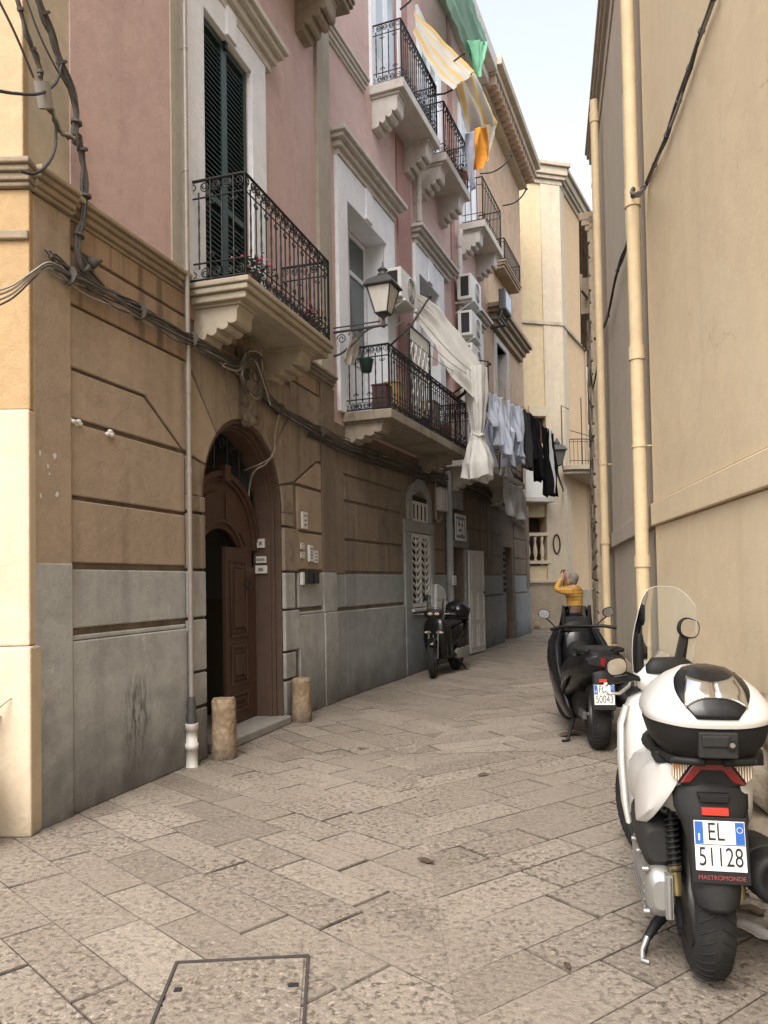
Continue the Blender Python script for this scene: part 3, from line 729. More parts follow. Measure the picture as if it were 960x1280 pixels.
m.fb(FA, 1.86, 1.9, -2.85, -0.32, 0.0, 3.5, 0); m.fb(FA, 1.86, 3.4, -2.85, -0.32, 3.5, 3.55, 0); m.fb(FA, 1.9, 3.36, -2.85, -0.30, -0.01, 0.085, 2)
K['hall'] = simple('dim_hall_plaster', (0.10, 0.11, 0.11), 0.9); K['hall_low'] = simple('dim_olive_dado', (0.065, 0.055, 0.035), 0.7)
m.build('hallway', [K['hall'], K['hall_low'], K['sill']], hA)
m = MB(); m.fb(FA, 1.94, 3.50, -0.34, 0.10, 0.0, 0.088); m.build('door_step', K['sill'], hA, bevel=0.015)
# carved keystone
m = MB(); kc = lambda s, d, z: FA.l(s, d, z)
m.loft([[kc(2.63+w*math.cos(R(a))*1.0, 0.03+dp*max(0.0, math.sin(R(a))), z) for a in range(0, 181, 15)] + [kc(2.63-w, 0.0, z), kc(2.63+w, 0.0, z)] for z, w, dp in
    ((3.17, 0.03, 0.05), (3.2, 0.075, 0.12), (3.26, 0.06, 0.10), (3.33, 0.10, 0.12), (3.42, 0.085, 0.11), (3.52, 0.13, 0.15), (3.62, 0.11, 0.13), (3.72, 0.15, 0.17), (3.82, 0.13, 0.15), (3.9, 0.17, 0.2), (3.97, 0.16, 0.19))])
for sg in (-1, 1):
    for z, r in ((3.24, 0.045), (3.40, 0.05), (3.56, 0.06), (3.74, 0.065), (3.88, 0.06)):
        c = kc(2.63+sg*0.12, 0.09, z); m.tube(spiral(c, r, 1.5, 0, sg, Vector((1, 0, 0)), Vector((0, 0, 1))), 0.018, 6)
for z, r in ((3.30, 0.035), (3.48, 0.04), (3.66, 0.05), (3.84, 0.05)):
    for sg in (-1, 1): m.tube(spiral(kc(2.63+sg*0.045, 0.15+0.04*(z-3.2), z), r, 1.3, math.pi/2, -sg, Vector((1, 0, 0)), Vector((0, 0, 1))), 0.014, 6)
m.build('carved_keystone', K['brown_dark'], hA)

# old fixing scars and plaster lumps
m = MB(); rg = random.Random(21)
for px, py, r in ((50, 567, 0.03), (68, 570, 0.035), (60, 583, 0.025), (62, 592, 0.018), (51, 619, 0.022), (71, 618, 0.035)):
    s_, z_ = FA.at(px, py, 0.052); n = 9
    pts = [FA.l(s_+r*rg.uniform(0.35, 1)*0.6*math.cos(2*math.pi*i/n), 0.0525, z_+r*rg.uniform(0.4, 1)*math.sin(2*math.pi*i/n)) for i in range(n)]; m.add(pts, [tuple(range(n))])
m.build('plaster_scars', K['plastic_white'], hA)
for px, py in ((93, 528), (136, 541)):
    s_, z_ = FA.at(px, py, 0.03); m = MB()
    for k in range(5): m.sphere(FA.l(s_+rg.uniform(-0.05, 0.05), 0.03+rg.uniform(-0.01, 0.012), z_+rg.uniform(-0.015, 0.015)), (0.028, 0.018, 0.018), 8)
    m.build('plaster_lump', K['plastic_white'], hA)
# ================================================================== left: the long pink house with the laundry balconies
hB = fthing(FB, 'town_house', 'long pink house with grey painted base and white framed windows above the parked black scooter', 'house')
PE, BE = 8.36, 13.4        # end of the pink front, end of the block
m = MB()
wall_with_holes(m, FB, 0.0, 13.3, 0.0, 3.72, -0.4, 0.0, [(2.98, 4.06, 1.10, 2.40), (5.36, 6.36, 0.0, 2.24), (10.05, 11.12, 0.0, 2.42)], 0)
m.fb(FB, 0.0, 13.3, -7, -0.402, 0.0, 3.72, 0)
m.build('ground_floor_wall', K['brown_dark'], hB)
m = MB()
rows = [(1.715, 2.13), (2.165, 2.665), (2.70, 3.03), (3.06, 3.40)]
def blocks(a, b, cols, d=0.022, rs=rows):
    for i, (z0, z1) in enumerate(rs):
        st = (b-a)/cols; off = 0.5*st if i % 2 else 0
        e = [a] + [a+off+st*k for k in range(1 if not off else 0, cols+1) if a+0.1 < a+off+st*k < b-0.1] + [b]
        for p, q in zip(e, e[1:]): m.fb(FB, p+0.005, q-0.005, 0, d, z0, z1)
blocks(0.33, 2.64, 3); blocks(4.24, 4.92, 1); blocks(6.62, 7.15, 1); blocks(7.17, 8.34, 2); blocks(8.78, 9.86, 1); blocks(11.34, 12.9, 2)
m.build('stone_courses', K['brown_dark'], hB, bevel=0.012)
m = MB()
for a, b in ((0.02, 0.30), (0.31, 2.64), (4.24, 4.95), (4.96, 5.28), (6.46, 8.36), (8.38, 8.72), (8.74, 9.86), (11.34, 12.95)):
    m.fb(FB, a, b, -0.01, 0.045, 0.0, 1.175); m.fb(FB, a+0.003, b-0.003, -0.01, 0.024, 1.225, 1.675)
m.fb(FB, 0.02, 0.30, -0.01, 0.03, 1.677, 3.72, 1); m.fb(FB, 8.38, 8.72, -0.01, 0.03, 1.677, 3.7, 1); m.fb(FB, 12.97, 13.38, -0.3, 0.04, 1.3, 3.72, 1); m.fb(FB, 12.97, 13.39, -0.3, 0.05, 0, 1.297, 0)
m.build('painted_base', [K['grey_far'], K['brown_dark']], hB, bevel=0.012)
# niche window with lunette
m = MB()
m.fp(FB, [(2.66, 0.0), (4.22, 0.0), (4.22, 1.095), (2.66, 1.095)], -0.01, 0.05)
m.fb(FB, 2.66, 2.975, -0.01, 0.05, 1.10, 2.40); m.fb(FB, 4.065, 4.22, -0.01, 0.05, 1.10, 2.40); m.fb(FB, 2.66, 4.22, -0.01, 0.05, 2.403, 2.60)
m.fp(FB, [(2.86, 2.603), (3.06, 2.603), (3.06, 3.02), (3.5, 3.16), (3.94, 3.02), (3.94, 2.603), (4.12, 2.603), (4.12, 3.0), (3.98, 3.20), (3.66, 3.34), (3.66, 3.42), (3.34, 3.42), (3.34, 3.34), (3.0, 3.20), (2.86, 3.0)], -0.01, 0.05)
sn = m.build('window_niche', K['grey_far'], hB, bevel=0.008)
def chevron_shutter(s0, s1, z0, z1, d, parent, name, n=9):
    mm = MB(); fr = 0.07; mid = (s0+s1)/2
    for a, b in ((s0, s0+fr), (mid-0.025, mid+0.025), (s1-fr, s1)): mm.fb(FB, a, b, d-0.05, d, z0, z1)
    mm.fb(FB, s0+fr, s1-fr, d-0.05, d, z1-fr, z1); mm.fb(FB, s0+fr, s1-fr, d-0.05, d, z0, z0+fr)
    for a, b in ((s0+fr, mid-0.025), (mid+0.025, s1-fr)):
        c = (a+b)/2; st = (z1-z0-2*fr)/n
        for i in range(n):
            z = z0+fr+st*i
            for p, q in ((a, c), (b, c)):
                mm.tube([FB.l(p, d-0.02, z+st*0.95), FB.l(q, d-0.01, z+st*0.15)], 0.022, 5)
        mm.tube([FB.l(c, d-0.012, z0+fr), FB.l(c, d-0.012, z1-fr)], 0.013, 5)
    return mm.build(name, K['door_white'], parent)
bk = MB(); bk.fb(FB, 2.98, 4.06, -0.30, -0.26, 1.10, 2.40); bk.fb(FB, 3.0, 4.0, 0.004, 0.008, 2.61, 3.05)
bk = bk.build('window', K['dark'], hB)
chevron_shutter(2.99, 4.05, 1.12, 2.39, 0.03, bk, 'shutter')
m = MB()
for s in (3.10, 3.30, 3.50, 3.70, 3.90): m.fb(FB, s-0.028, s+0.028, 0.01, 0.035, 2.62, 2.93)
m.fb(FB, 3.05, 3.95, 0.008, 0.03, 2.606, 2.64); m.fb(FB, 3.05, 3.95, 0.008, 0.03, 2.90, 2.95)
m.build('lunette_bars', K['door_white'], bk)
m = MB(); m.fb(FB, 2.93, 4.10, 0.03, 0.10, 1.05, 1.10); m.build('window_sill', K['door_white'], bk, bevel=0.006)
# pipe beside the doorway
downpipe(FB, [(5.10, 0.08, 0.0), (5.10, 0.08, 3.7)], 0.07, hB, K['grey_far'], [(1.6, 1)], (2.6,))
# doorway with open leaf
m = MB()
m.fb(FB, 5.20, 5.36, -0.02, 0.06, 0.0, 2.24); m.fb(FB, 6.36, 6.56, -0.02, 0.06, 0.0, 2.24); m.fb(FB, 5.20, 6.56, -0.02, 0.06, 2.243, 2.62)
m.build('door_surround', K['grey_far'], hB, bevel=0.008)
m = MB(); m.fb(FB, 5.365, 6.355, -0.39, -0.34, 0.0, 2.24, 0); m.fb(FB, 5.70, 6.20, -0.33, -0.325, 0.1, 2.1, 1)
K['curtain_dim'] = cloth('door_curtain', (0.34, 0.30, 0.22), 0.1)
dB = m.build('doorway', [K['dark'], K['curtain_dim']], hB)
def panel_leaf(w, h, nm, par, loc, ang):
    mm = MB(); mm.box(0, w, 0, 0.045, 0.03, h)
    for z0, z1 in ((0.15, 0.62), (0.72, 1.32), (1.42, h-0.12)):
        for a, b in ((0.07, w*0.46), (w*0.54, w-0.07)):
            for y0, y1 in ((-0.012, 0.0), (0.045, 0.057)):
                mm.box(a, a+0.02, y0, y1, z0, z1); mm.box(b-0.02, b, y0, y1, z0, z1); mm.box(a+0.02, b-0.02, y0, y1, z0, z0+0.02); mm.box(a+0.02, b-0.02, y0, y1, z1-0.02, z1)
    o = mm.build(nm, K['door_white'], par, bevel=0.004); o.location = loc; o.rotation_euler = (0, 0, ang); return o
dl = panel_leaf(0.84, 2.2, 'door_leaf', dB, FB.l(6.42, 0.11, 0), R(-7))
m = MB(); m.tube([Vector((0.78, -0.0, 1.3)), Vector((0.78, -0.05, 1.3)), Vector((0.70, -0.05, 1.3))], 0.01, 6); m.box(0.75, 0.81, -0.018, 0.0, 1.27, 1.33); m.build('handle', K['iron'], None).parent = dl
panel_leaf(0.16, 2.2, 'door_leaf', dB, FB.l(5.37, 0.0, 0), R(4))
# grilled door further on
m = MB(); m.fb(FB, 10.06, 11.11, -0.20, -0.15, 0.0, 2.42)
g = m.build('door', K['grey_far'], hB)
m = MB()
for i in range(7):
    for j in range(3):
        s = 10.22+0.27*j; z = 1.25+0.16*i; m.fb(FB, s, s+0.18, -0.149, -0.13, z, z+0.10)
m.build('vent_holes', K['dark'], g)

# upper front
m = MB()
wall_with_holes(m, FB, 0.0, PE, 3.72, 13.6, -0.45, 0.0, [(0.52, 2.04, 3.9, 6.95), (3.66, 4.84, 3.9, 7.08), (5.2, 5.9, 3.9, 6.0), (7.2, 8.0, 3.9, 6.9)], 0)
m.fb(FB, 0.0, 13.3, -7, -0.46, 3.72, 13.6, 0)
m.build('upper_wall', K['pink'], hB)
K['pink_dark'] = plaster('dusky_pink_pilaster', (0.40, 0.235, 0.205), (0.34, 0.2, 0.18), streak=0.25)
m = MB(); m.fb(FB, 2.66, 3.32, 0, 0.03, 3.9, 13.4); m.fb(FB, 5.86, 6.10, 0, 0.03, 3.9, 13.4); m.build('pilaster', K['pink_dark'], hB, bevel=0.006)
def surround(s0, s1, o0, o1, zo, zt, z0=3.9):
    o0 += 0.004; o1 -= 0.004; zo -= 0.004
    mm = MB(); mm.fb(FB, s0, o0, -0.3, 0.05, z0, zt); mm.fb(FB, o1, s1, -0.3, 0.05, z0, zt); mm.fb(FB, o0, o1, -0.3, 0.05, zo, zt)
    c = (o0+o1)/2; mm.fb(FB, c-0.12, c+0.12, 0.05, 0.085, zo+0.02, zt-0.02)
    return mm.build('window_surround', K['white'], hB, bevel=0.008)
surround(0.20, 2.42, 0.52, 2.04, 6.95, 7.45); hood(FB, 0.05, 2.57, 7.76, 0.3, 0.24, hB, K['slab_white'])
w = french_window(FB, 0.53, 2.03, -0.30, 3.92, 6.94, hB, K['white'])
surround(3.44, 5.18, 3.66, 4.84, 7.08, 7.55); hood(FB, 3.32, 5.66, 7.84, 0.28, 0.24, hB, K['slab_white'])
w2 = french_window(FB, 3.67, 4.83, -0.30, 3.92, 7.07, hB, K['white'])
surround(6.95, 8.30, 7.2, 8.0, 6.9, 7.35); hood(FB, 6.8, 8.45, 7.66, 0.3, 0.26, hB, K['slab_white'])
french_window(FB, 7.21, 7.99, -0.30, 3.92, 6.89, hB, K['white'])
m = MB(); m.fb(FB, 5.2, 5.9, -0.4, -0.36, 3.9, 6.0); m.build('window', K['pane'], hB)
moulding(FB, 0.0, 1.3, 9.16, 0.2, 0.12, hB, K['slab_white'], 'string_course')
# second floor doors
for s0, s1 in ((1.75, 2.75), (4.05, 5.05), (6.75, 7.7)):
    m = MB(); m.fb(FB, s0-0.2, s0, 0, 0.05, 9.2, 11.9); m.fb(FB, s1, s1+0.2, 0, 0.05, 9.2, 11.9); m.fb(FB, s0-0.2, s1+0.2, 0, 0.05, 11.902, 12.15)
    ww = m.build('window', K['white'], hB, bevel=0.006)
    m = MB()
    for a, b in ((s0, (s0+s1)/2-0.01), ((s0+s1)/2+0.01, s1)):
        m.fb(FB, a, b, 0.0, 0.02, 9.2, 9.9); m.fb(FB, a, a+0.08, 0.0, 0.02, 9.9, 11.9); m.fb(FB, b-0.08, b, 0.0, 0.02, 9.9, 11.9)
    m.build('frame', K['white'], ww)
    m = MB(); m.fb(FB, s0+0.08, s1-0.08, 0.002, 0.008, 9.9, 11.9); m.build('pane', K['pane_light'], ww)

# balconies
def balcony(F, s0, s1, d, zt, th, mat, cs, par, ch=0.5, cd=None, rh=0.92, gap=0.105, scroll=True, steps=False, cm=None, rail='iron', cw=0.30):
    b = slab(F, s0, s1, d, zt, th, par, mat, 'balcony', steps)
    for c in cs: corbel(F, c, c+cw, cd or d*0.8, zt-th, ch, b, cm or mat)
    railing(F, s0+0.05, s1-0.05, d-0.045, zt, rh, b, gap, scroll, rail)
    return b
balcony(FB, 0.34, 4.30, 0.73, 3.90, 0.13, K['slab_old'], (0.42, 3.5), hB, ch=0.28, rh=0.89)
balcony(FB, 5.0, 9.4, 0.73, 3.90, 0.13, K['slab_white'], (5.3, 8.7), hB, ch=0.42, rh=0.89, gap=0.13)
bl3 = balcony(FB, 1.55, 3.42, 0.56, 9.24, 0.15, K['slab_white'], (1.62, 3.02), hB, ch=0.5, rh=0.95)
balcony(FB, 3.76, 5.42, 0.56, 9.24, 0.15, K['slab_white'], (3.82, 5.02), hB, ch=0.5, rh=0.95, gap=0.12)
balcony(FB, 6.55, 8.34, 0.56, 9.24, 0.15, K['slab_white'], (6.62, 7.95), hB, ch=0.5, rh=0.95, gap=0.14, scroll=False)
# pipes on the front
downpipe(FB, [(3.55, 0.10, 7.95), (3.55, 0.10, 9.0)], 0.055, hB, K['pipe_white'], [(8.9, 1)], (8.3,))
downpipe(FB, [(6.18, 0.10, 3.95), (6.18, 0.10, 8.75), (6.30, 0.10, 8.95)], 0.055, hB, K['pipe_white'], [(8.6, 1), (7.0, 1)], (5.0, 6.2))
downpipe(FB, [(5.75, 0.12, 7.95), (5.95, 0.12, 7.82), (6.15, 0.12, 7.7)], 0.04, hB, K['pipe_white'])

# weathered end house
hC = fthing(FB, 'weathered_house', 'peeling peach house end beyond the pink front with a dark stained window hood', 'house', PE, 0, 3.72)
class _Off:
    side = FB.side
    @staticmethod
    def l(s, d, z): return Vector((s-PE, -d*FB.side, z-3.72))
FC = _Off()
_fb0 = MB.fb
def fbo(self, F, s0, s1, d0, d1, z0, z1, mi=0):
    if F is FC:
        ya, yb = sorted((-d0, -d1)); return self.box(s0-PE, s1-PE, ya, yb, z0-3.72, z1-3.72, mi)
    return _fb0(self, F, s0, s1, d0, d1, z0, z1, mi)
MB.fb = fbo
m = MB(); wall_with_holes(m, FC, PE+0.002, 13.3, 3.722, 13.6, -0.45, -0.01, [(9.8, 10.9, 5.2, 7.6)], 0); m.fb(FC, 13.302, 13.4, -7, -0.02, 3.722, 13.6); m.build('wall', K['peach'], hC)
hood(FC, 9.0, 13.0, 8.35, 0.5, 0.34, hC, K['cornice'])
m = MB(); m.fb(FC, 9.5, 9.8, -0.2, 0.03, 5.0, 7.75); m.fb(FC, 10.9, 11.2, -0.2, 0.03, 5.0, 7.75); m.fb(FC, 9.8, 10.9, -0.2, 0.03, 7.6, 7.75); m.build('window_surround', K['slab_white'], hC, bevel=0.008)
french_window(FC, 9.81, 10.89, -0.22, 5.2, 7.6, hC, K['white'])
bc = slab(FC, 9.6, 11.6, 0.34, 9.62, 0.2, hC, K['cornice'], 'balcony'); railing(FC, 9.65, 11.55, 0.3, 9.62, 0.55, bc, 0.12, False)
for q in (0, 1): pass
m = MB()
for a, b, dd in ((13.55, 13.75, 0.50), (13.75, 13.95, 0.62)): m.fb(FC, PE, 13.45, -0.2, dd, a, b)
m.fb(FC, PE, 13.45, -0.2, 0.2, 13.25, 13.548)
s = PE+0.05
while s < 13.3: m.fb(FC, s, s+0.14, 0.2, 0.46, 13.32, 13.548, 1); s += 0.28
m.build('roof_cornice', [K['farstone'], K['tile']], hC, bevel=0.01)
m = MB()
for a, b, dd in ((13.35, 13.6, 0.30), (13.6, 13.95, 0.50)): m.fb(FB, 0.0, PE-0.01, -0.2, dd, a, b)
m.build('roof_cornice', K['slab_white'], hB, bevel=0.01)
# weeds growing from the wall end
m = MB(); rg = random.Random(3)
for i in range(90):
    b0 = FB.l(12.95+rg.uniform(-0.2, 0.2), 0.02, 5.5+rg.uniform(-0.3, 0.25)); t_ = Vector((rg.uniform(-0.1, 0.1), -rg.uniform(0.04, 0.22), rg.uniform(-0.22, 0.12)))
    sd_ = Vector((0.03, 0.0, 0.02)); m.add([b0-sd_, b0+t_*0.5+sd_, b0+t_, b0+t_*0.5-sd_], [(0, 1, 2, 3)])
wd = m.build('wall_weeds', K['leaf'], None, loc=FB.w(0), rz=FB.rot); tag(wd, 'tuft of green weeds growing from the corner of the peeling house', 'plant')

# ================================================================== right: plain rendered walls
hR = fthing(R1, 'rendered_house', 'plain tan rendered house wall close on the right above the white scooter', 'house')
m = MB(); m.fb(R1, -9, 2.90, -6, 0.0, 2.2, 13.0); m.fb(R1, -9, 2.90, -6, -0.012, 0.0, 2.0); m.build('wall', K['tan'], hR, bevel=0.01)
m = MB(); m.fb(R1, -9, 2.905, -0.3, 0.022, 2.004, 2.196); m.build('ledge', K['tan'], hR, bevel=0.008)
def stone_base(F, s0, s1, zt, par, seed, d=0.09):
    rg = random.Random(seed); mm = MB(); z = 0.0
    hs = [0.30, 0.34, 0.30] if zt > 0.7 else [0.28, 0.30]
    for h in hs:
        s = s0 - rg.random()*0.5
        while s < s1:
            ln = rg.uniform(0.45, 0.85); a, b = max(s, s0)+0.006, min(s+ln, s1)-0.006; s += ln
            if b-a < 0.08: continue
            dd = d*rg.uniform(0.75, 1.1)*(1.0-0.35*z)
            nu, nv = 8, 5
            def fn(u, v, a=a, b=b, z=z, h=h, dd=dd, sd=rg.random()*50):
                e = min(u, 1-u, v, 1-v); pil = dd*min(1.0, 0.25+(e*7)**0.5*0.55) if e > 0 else 0.0
                n = math.sin(u*9+sd)*0.006+math.sin(v*11+sd*2)*0.006
                return F.l(a+(b-a)*u, pil + (n if e > 0 else 0), z+0.006+(h-0.012)*v)
            mm.grid(fn, nu, nv)
        z += h
    return mm.build('stone_base', K['rough'], par)
stone_base(R1, -2.0, 2.85, 0.94, hR, 5)
hR2 = fthing(R2, 'greige_house', 'greige rendered house wall between the two cream drainpipes', 'house')
wz = [(1.32, 1.80, 5.35, 7.0)]
m = MB(); wall_with_holes(m, R2, -0.04, 6.9, 2.2, 9.0, -0.35, -0.03, wz); m.fb(R2, -0.04, 6.9, -0.35, -0.045, 0, 2.0); m.fb(R2, -0.04, 6.9, -6, -0.352, 0, 9.0)
m.build('wall', K['tan_grey'], hR2)
m = MB(); m.fb(R2, -0.04, 6.9, -0.3, 0.0, 2.004, 2.196); m.build('ledge', K['tan_grey'], hR2, bevel=0.006)
m = MB()
for a, b, q in ((8.5, 8.56, 0.02), (8.92, 9.02, 0.05), (9.02, 9.10, 0.09), (9.10, 9.16, 0.12)): m.fb(R2, -0.04, 6.92, -0.4, q-0.03, a, b-0.001)
m.build('eaves', K['tan_grey'], hR2, bevel=0.008)
m = MB(); m.fb(R2, 1.32, 1.80, -0.30, -0.26, 5.35, 7.0); m.build('window', K['tan'], hR2)
stone_base(R2, 0.0, 6.85, 0.6, hR2, 9, 0.06)
dp = downpipe(R2, [(0.06, 0.09, 0.0), (0.06, 0.09, 9.15)], 0.060, hR, K['pipe_cream'], [(3.55, 1.2), (1.7, 1.0), (4.95, 1.6)], (2.72,), n=18)
dp.location = Matrix.Rotation(-R1.rot, 3, 'Z') @ (R2.w(0)-R1.w(0)); dp.rotation_euler = (0, 0, R2.rot-R1.rot)
downpipe(R2, [(4.42, 0.09, 0.0), (4.42, 0.09, 8.3), (4.42, 0.09, 8.55)], 0.058, hR2, K['pipe_cream'], [(2.1, 1.0), (8.3, 1.6)], (3.2, 0.6), n=16)
# rough stone house beyond
_e = R2.w(6.93); R3 = Facade(_e.x, _e.y, 14.6, -1)
hR3 = fthing(R3, 'rough_stone_house', 'narrow sliver of rough stone house with eroded quoins past the greige wall', 'house')
m = MB(); m.fb(R3, 0.0, 7.5, -5, 0.04, 0, 8.0); m.build('wall', K['rough'], hR3)
m = MB(); rg = random.Random(2); z = 0.0; k = 0
while z < 8.0:
    h = rg.uniform(0.22, 0.36); s = 0.0
    while s < 7.4:
        ln = rg.uniform(0.4, 0.8); m.fb(R3, s+0.01, s+ln-0.01, 0.0, 0.06+rg.uniform(0, 0.025), z+0.008, z+h-0.008); s += ln
    z += h; k += 1
m.build('quoins', K['rough'], hR3, bevel=0.03)
m = MB()
for a, b, q in ((7.75, 7.85, 0.12), (7.85, 7.95, 0.18), (7.95, 8.1, 0.22)): m.fb(R3, 0.0, 7.5, -0.5, q, a, b)
m.build('eaves', K['cornice'], hR3, bevel=0.02)
m = MB(); m.fb(R3, 1.0, 1.35, 0.05, 0.22, 6.6, 7.3); m.tube([R3.l(1.0, 0.1, 6.9), R3.l(0.7, 0.2, 6.95), R3.l(0.7, 0.2, 7.25)], 0.03, 6)
m.build('corner_bracket', K['cornice'], hR3, bevel=0.02)

# ================================================================== the house closing the street
CN = Vector((5.88, 24.63, 0))
F1 = Facade(CN.x, CN.y, 75.0, 1)     # s negative to the left of the corner
F2 = Facade(CN.x, CN.y, 28.0, 1); F2.n = Vector((math.cos(R(28)), -math.sin(R(28)), 0))
hF = fthing(F1, 'corner_palazzo', 'tall pale yellow house closing the far end of the street', 'house')
def toF1(F): 
    return (Matrix.Rotation(-F1.rot, 3, 'Z') @ (F.w(0)-F1.w(0)), F.rot-F1.rot)
F2l, F2r = toF1(F2)
def onF2(o): o.location = F2l; o.rotation_euler = (0, 0, F2r); return o
m = MB(); wall_with_holes(m, F1, -6.0, -0.002, 1.5, 5.0, -0.5, 0.0, [(-1.75, -0.72, 2.0, 3.55)]); wall_with_holes(m, F1, -6.0, -0.002, 5.0, 14.4, -0.5, 0.0, [(-1.1, -0.66, 5.9, 6.75)]); m.fb(F1, -6, -0.2, -4.2, -0.502, 0, 14.4)
m.build('wall', K['farwall'], hF)
m = MB(); m.fb(F2, 0.0, 9.0, -4.0, 0.0, 0.0, 14.4); onF2(m.build('side_wall', K['farside'], hF))
m = MB(); m.fb(F1, -0.66, 0.03, 0, 0.04, 1.5, 14.38); m.build('pilaster', K['farwhite'], hF, bevel=0.008)
m = MB(); m.fb(F2, -0.04, 0.55, 0, 0.04, 0.9, 14.38); onF2(m.build('pilaster', K['farwhite'], hF, bevel=0.008))
m = MB(); m.fb(F1, -6.0, -0.0, -0.4, 0.08, 0.0, 1.497); m.build('stone_base', K['rough'], hF, bevel=0.02)
m = MB(); m.fb(F2, 0.0, 9.0, -0.4, 0.07, 0.0, 1.2); onF2(m.build('stone_base', K['rough'], hF, bevel=0.02))
for F, fx, a, b in ((F1, lambda o: o, -6.0, 0.05), (F2, onF2, -0.05, 9.0)):
    m = MB()
    for z0, z1, q in ((14.35, 14.5, 0.06), (14.5, 14.62, 0.14), (14.62, 14.88, 0.20), (14.88, 15.02, 0.28)): m.fb(F, a, b+(q if F is F1 else 0), -0.6, q, z0, z1-0.001)
    fx(m.build('roof_cornice', K['farstone'], hF, bevel=0.02))
    m = MB(); m.fb(F, a, b, 0, 0.075, 9.74, 9.86); fx(m.build('string_course', K['farstone'], hF, bevel=0.01))
# loggia with balustrade
m = MB(); m.fb(F1, -1.75, -0.72, -0.49, -0.45, 2.0, 3.55, 0)
K['brown_wood'] = simple('dark_brown_wood', (0.05, 0.022, 0.012), 0.6, var=0.4)
lg = m.build('loggia', K['brown_wood'], hF)
m = MB(); m.fb(F1, -1.8, -0.62, -0.05, 0.09, 2.06, 2.16); m.fb(F1, -1.8, -0.68, -0.06, 0.07, 2.94, 3.05)
m.build('balustrade_rail', K['farwhite'], lg, bevel=0.01)
for s in (-1.6, -1.36, -1.12, -0.88):
    m = MB(); m.lathe([(0.05, 2.16), (0.05, 2.2), (0.03, 2.24), (0.075, 2.42), (0.06, 2.56), (0.03, 2.76), (0.05, 2.86), (0.05, 2.94)], 12, Matrix.Translation(F1.l(s, 0.0, 0)))
    m.build('baluster', K['farwhite'], lg)
m = MB(); m.fb(F1, -1.85, -0.30, 0, 0.16, 1.46, 1.56); m.fb(F1, -1.85, -0.34, 0, 0.10, 1.40, 1.46); m.build('ledge', K['farwhite'], hF, bevel=0.01)
m = MB(); m.fb(F1, -0.72, -0.30, 0, 0.05, 1.56, 4.0); m.build('white_panel', K['farwhite'], hF, bevel=0.01)
m = MB(); m.fb(F1, -1.9, -0.66, -0.05, 0.55, 3.98, 4.12); wb = m.build('balcony', K['slab_white'], hF, bevel=0.012)
m = MB(); m.fb(F1, -1.65, -0.85, 0.5, 0.53, 4.125, 5.0); m.build('balcony_board', K['ac'], wb)
m = MB(); m.fb(F1, -1.09, -0.67, -0.25, -0.2, 5.9, 6.75); m.build('window', K['brown_wood'], hF)
m = MB(); m.fb(F1, -1.25, -0.62, 0, 0.05, 6.78, 7.1); m.fb(F1, -1.25, -1.12, 0, 0.05, 5.2, 6.778); m.build('window_surround', K['farwhite'], hF)
# rounded balcony on the corner
m = MB(); pts = [(-0.45, 0.02)] + [(-0.45+0.9*(1-math.cos(R(a))), 0.02+1.0*math.sin(R(a))) for a in range(15, 91, 15)] + [(4.0, 1.02), (4.0, 0.02)]
m.prism(pts, 5.02, 5.16, lambda s, d, z: F2.l(s, d, z)); m.prism([(p[0]*0.97+0.06, p[1]*0.88) for p in pts], 4.9, 5.018, lambda s, d, z: F2.l(s, d, z))
cb = onF2(m.build('balcony', K['farstone'], hF, bevel=0.01))
m = MB(); edge = [F2.l(p[0]+0.04, p[1]*0.95, 0) for p in pts[1:-1]]
for z, r in ((5.30, 0.012), (5.98, 0.018), (5.90, 0.01)): m.tube([e+Vector((0, 0, z)) for e in edge], r, 5)
for i in range(len(edge)-1):
    n = max(1, int((edge[i+1]-edge[i]).length/0.11))
    for j in range(n): c = edge[i].lerp(edge[i+1], j/n); m.tube([c+Vector((0, 0, 5.16)), c+Vector((0, 0, 5.98))], 0.008, 4)
m.build('railing', K['iron_grey'], cb)
# thin pole and wire on that balcony
m = MB(); m.tube([F2.l(0.25, 0.5, 5.16), F2.l(0.25, 0.5, 7.4)], 0.02, 5); m.tube([F2.l(-0.4, 0.3, 6.25), F2.l(3.0, 0.9, 6.35)], 0.014, 5); m.tube([F1.l(-0.75, 0.12, 5.0), F1.l(-0.75, 0.12, 7.0), F1.l(-0.55, 0.3, 6.9)], 0.02, 5)
pl = m.build('drying_frame', K['iron_grey'], cb)
m = MB(); m.tube([F2.l(3.0, 0.10, 1.0), F2.l(3.0, 0.10, 14)], 0.05, 8); onF2(m.build('downpipe', K['pipe_white'], hF))
# ================================================================== scooters
def two_tone(name, col, rough, coat=0.0, metal=0.0, dust=0.25, dustcol=(0.22, 0.2, 0.17), spec=0.5):
    t = NT(name); n = t.ramp(t.noise(7, 6, 0.65), 0.42, 0.75); fine = t.ramp(t.noise(60, 4, 0.7), 0.5, 0.8)
    c = t.mix(t.math('MULTIPLY', n, dust*0.35), col, dustcol); c = t.mix(t.math('MULTIPLY', fine, dust*0.4), c, dustcol)
    rg = t.ramp(t.noise(5, 5, 0.6), 0.3, 0.75, rough, min(1, rough+0.22))
    return t.finish(c, rg, metal, t.bump(t.noise(220, 2), 0.04, 0.002), spec if max(col) > 0.1 else 0.28, coat)
K['paint_white'] = two_tone('pearl_white_paint', (0.57, 0.55, 0.51), 0.22, 0.5, dust=0.2, dustcol=(0.45, 0.40, 0.33))
K['paint_black'] = two_tone('gloss_black_paint', (0.006, 0.006, 0.0065), 0.2, 0.2, dust=0.1, dustcol=(0.12, 0.11, 0.1))
K['plastic'] = two_tone('matt_black_plastic', (0.010, 0.0095, 0.009), 0.5, dust=0.2, dustcol=(0.07, 0.062, 0.052))
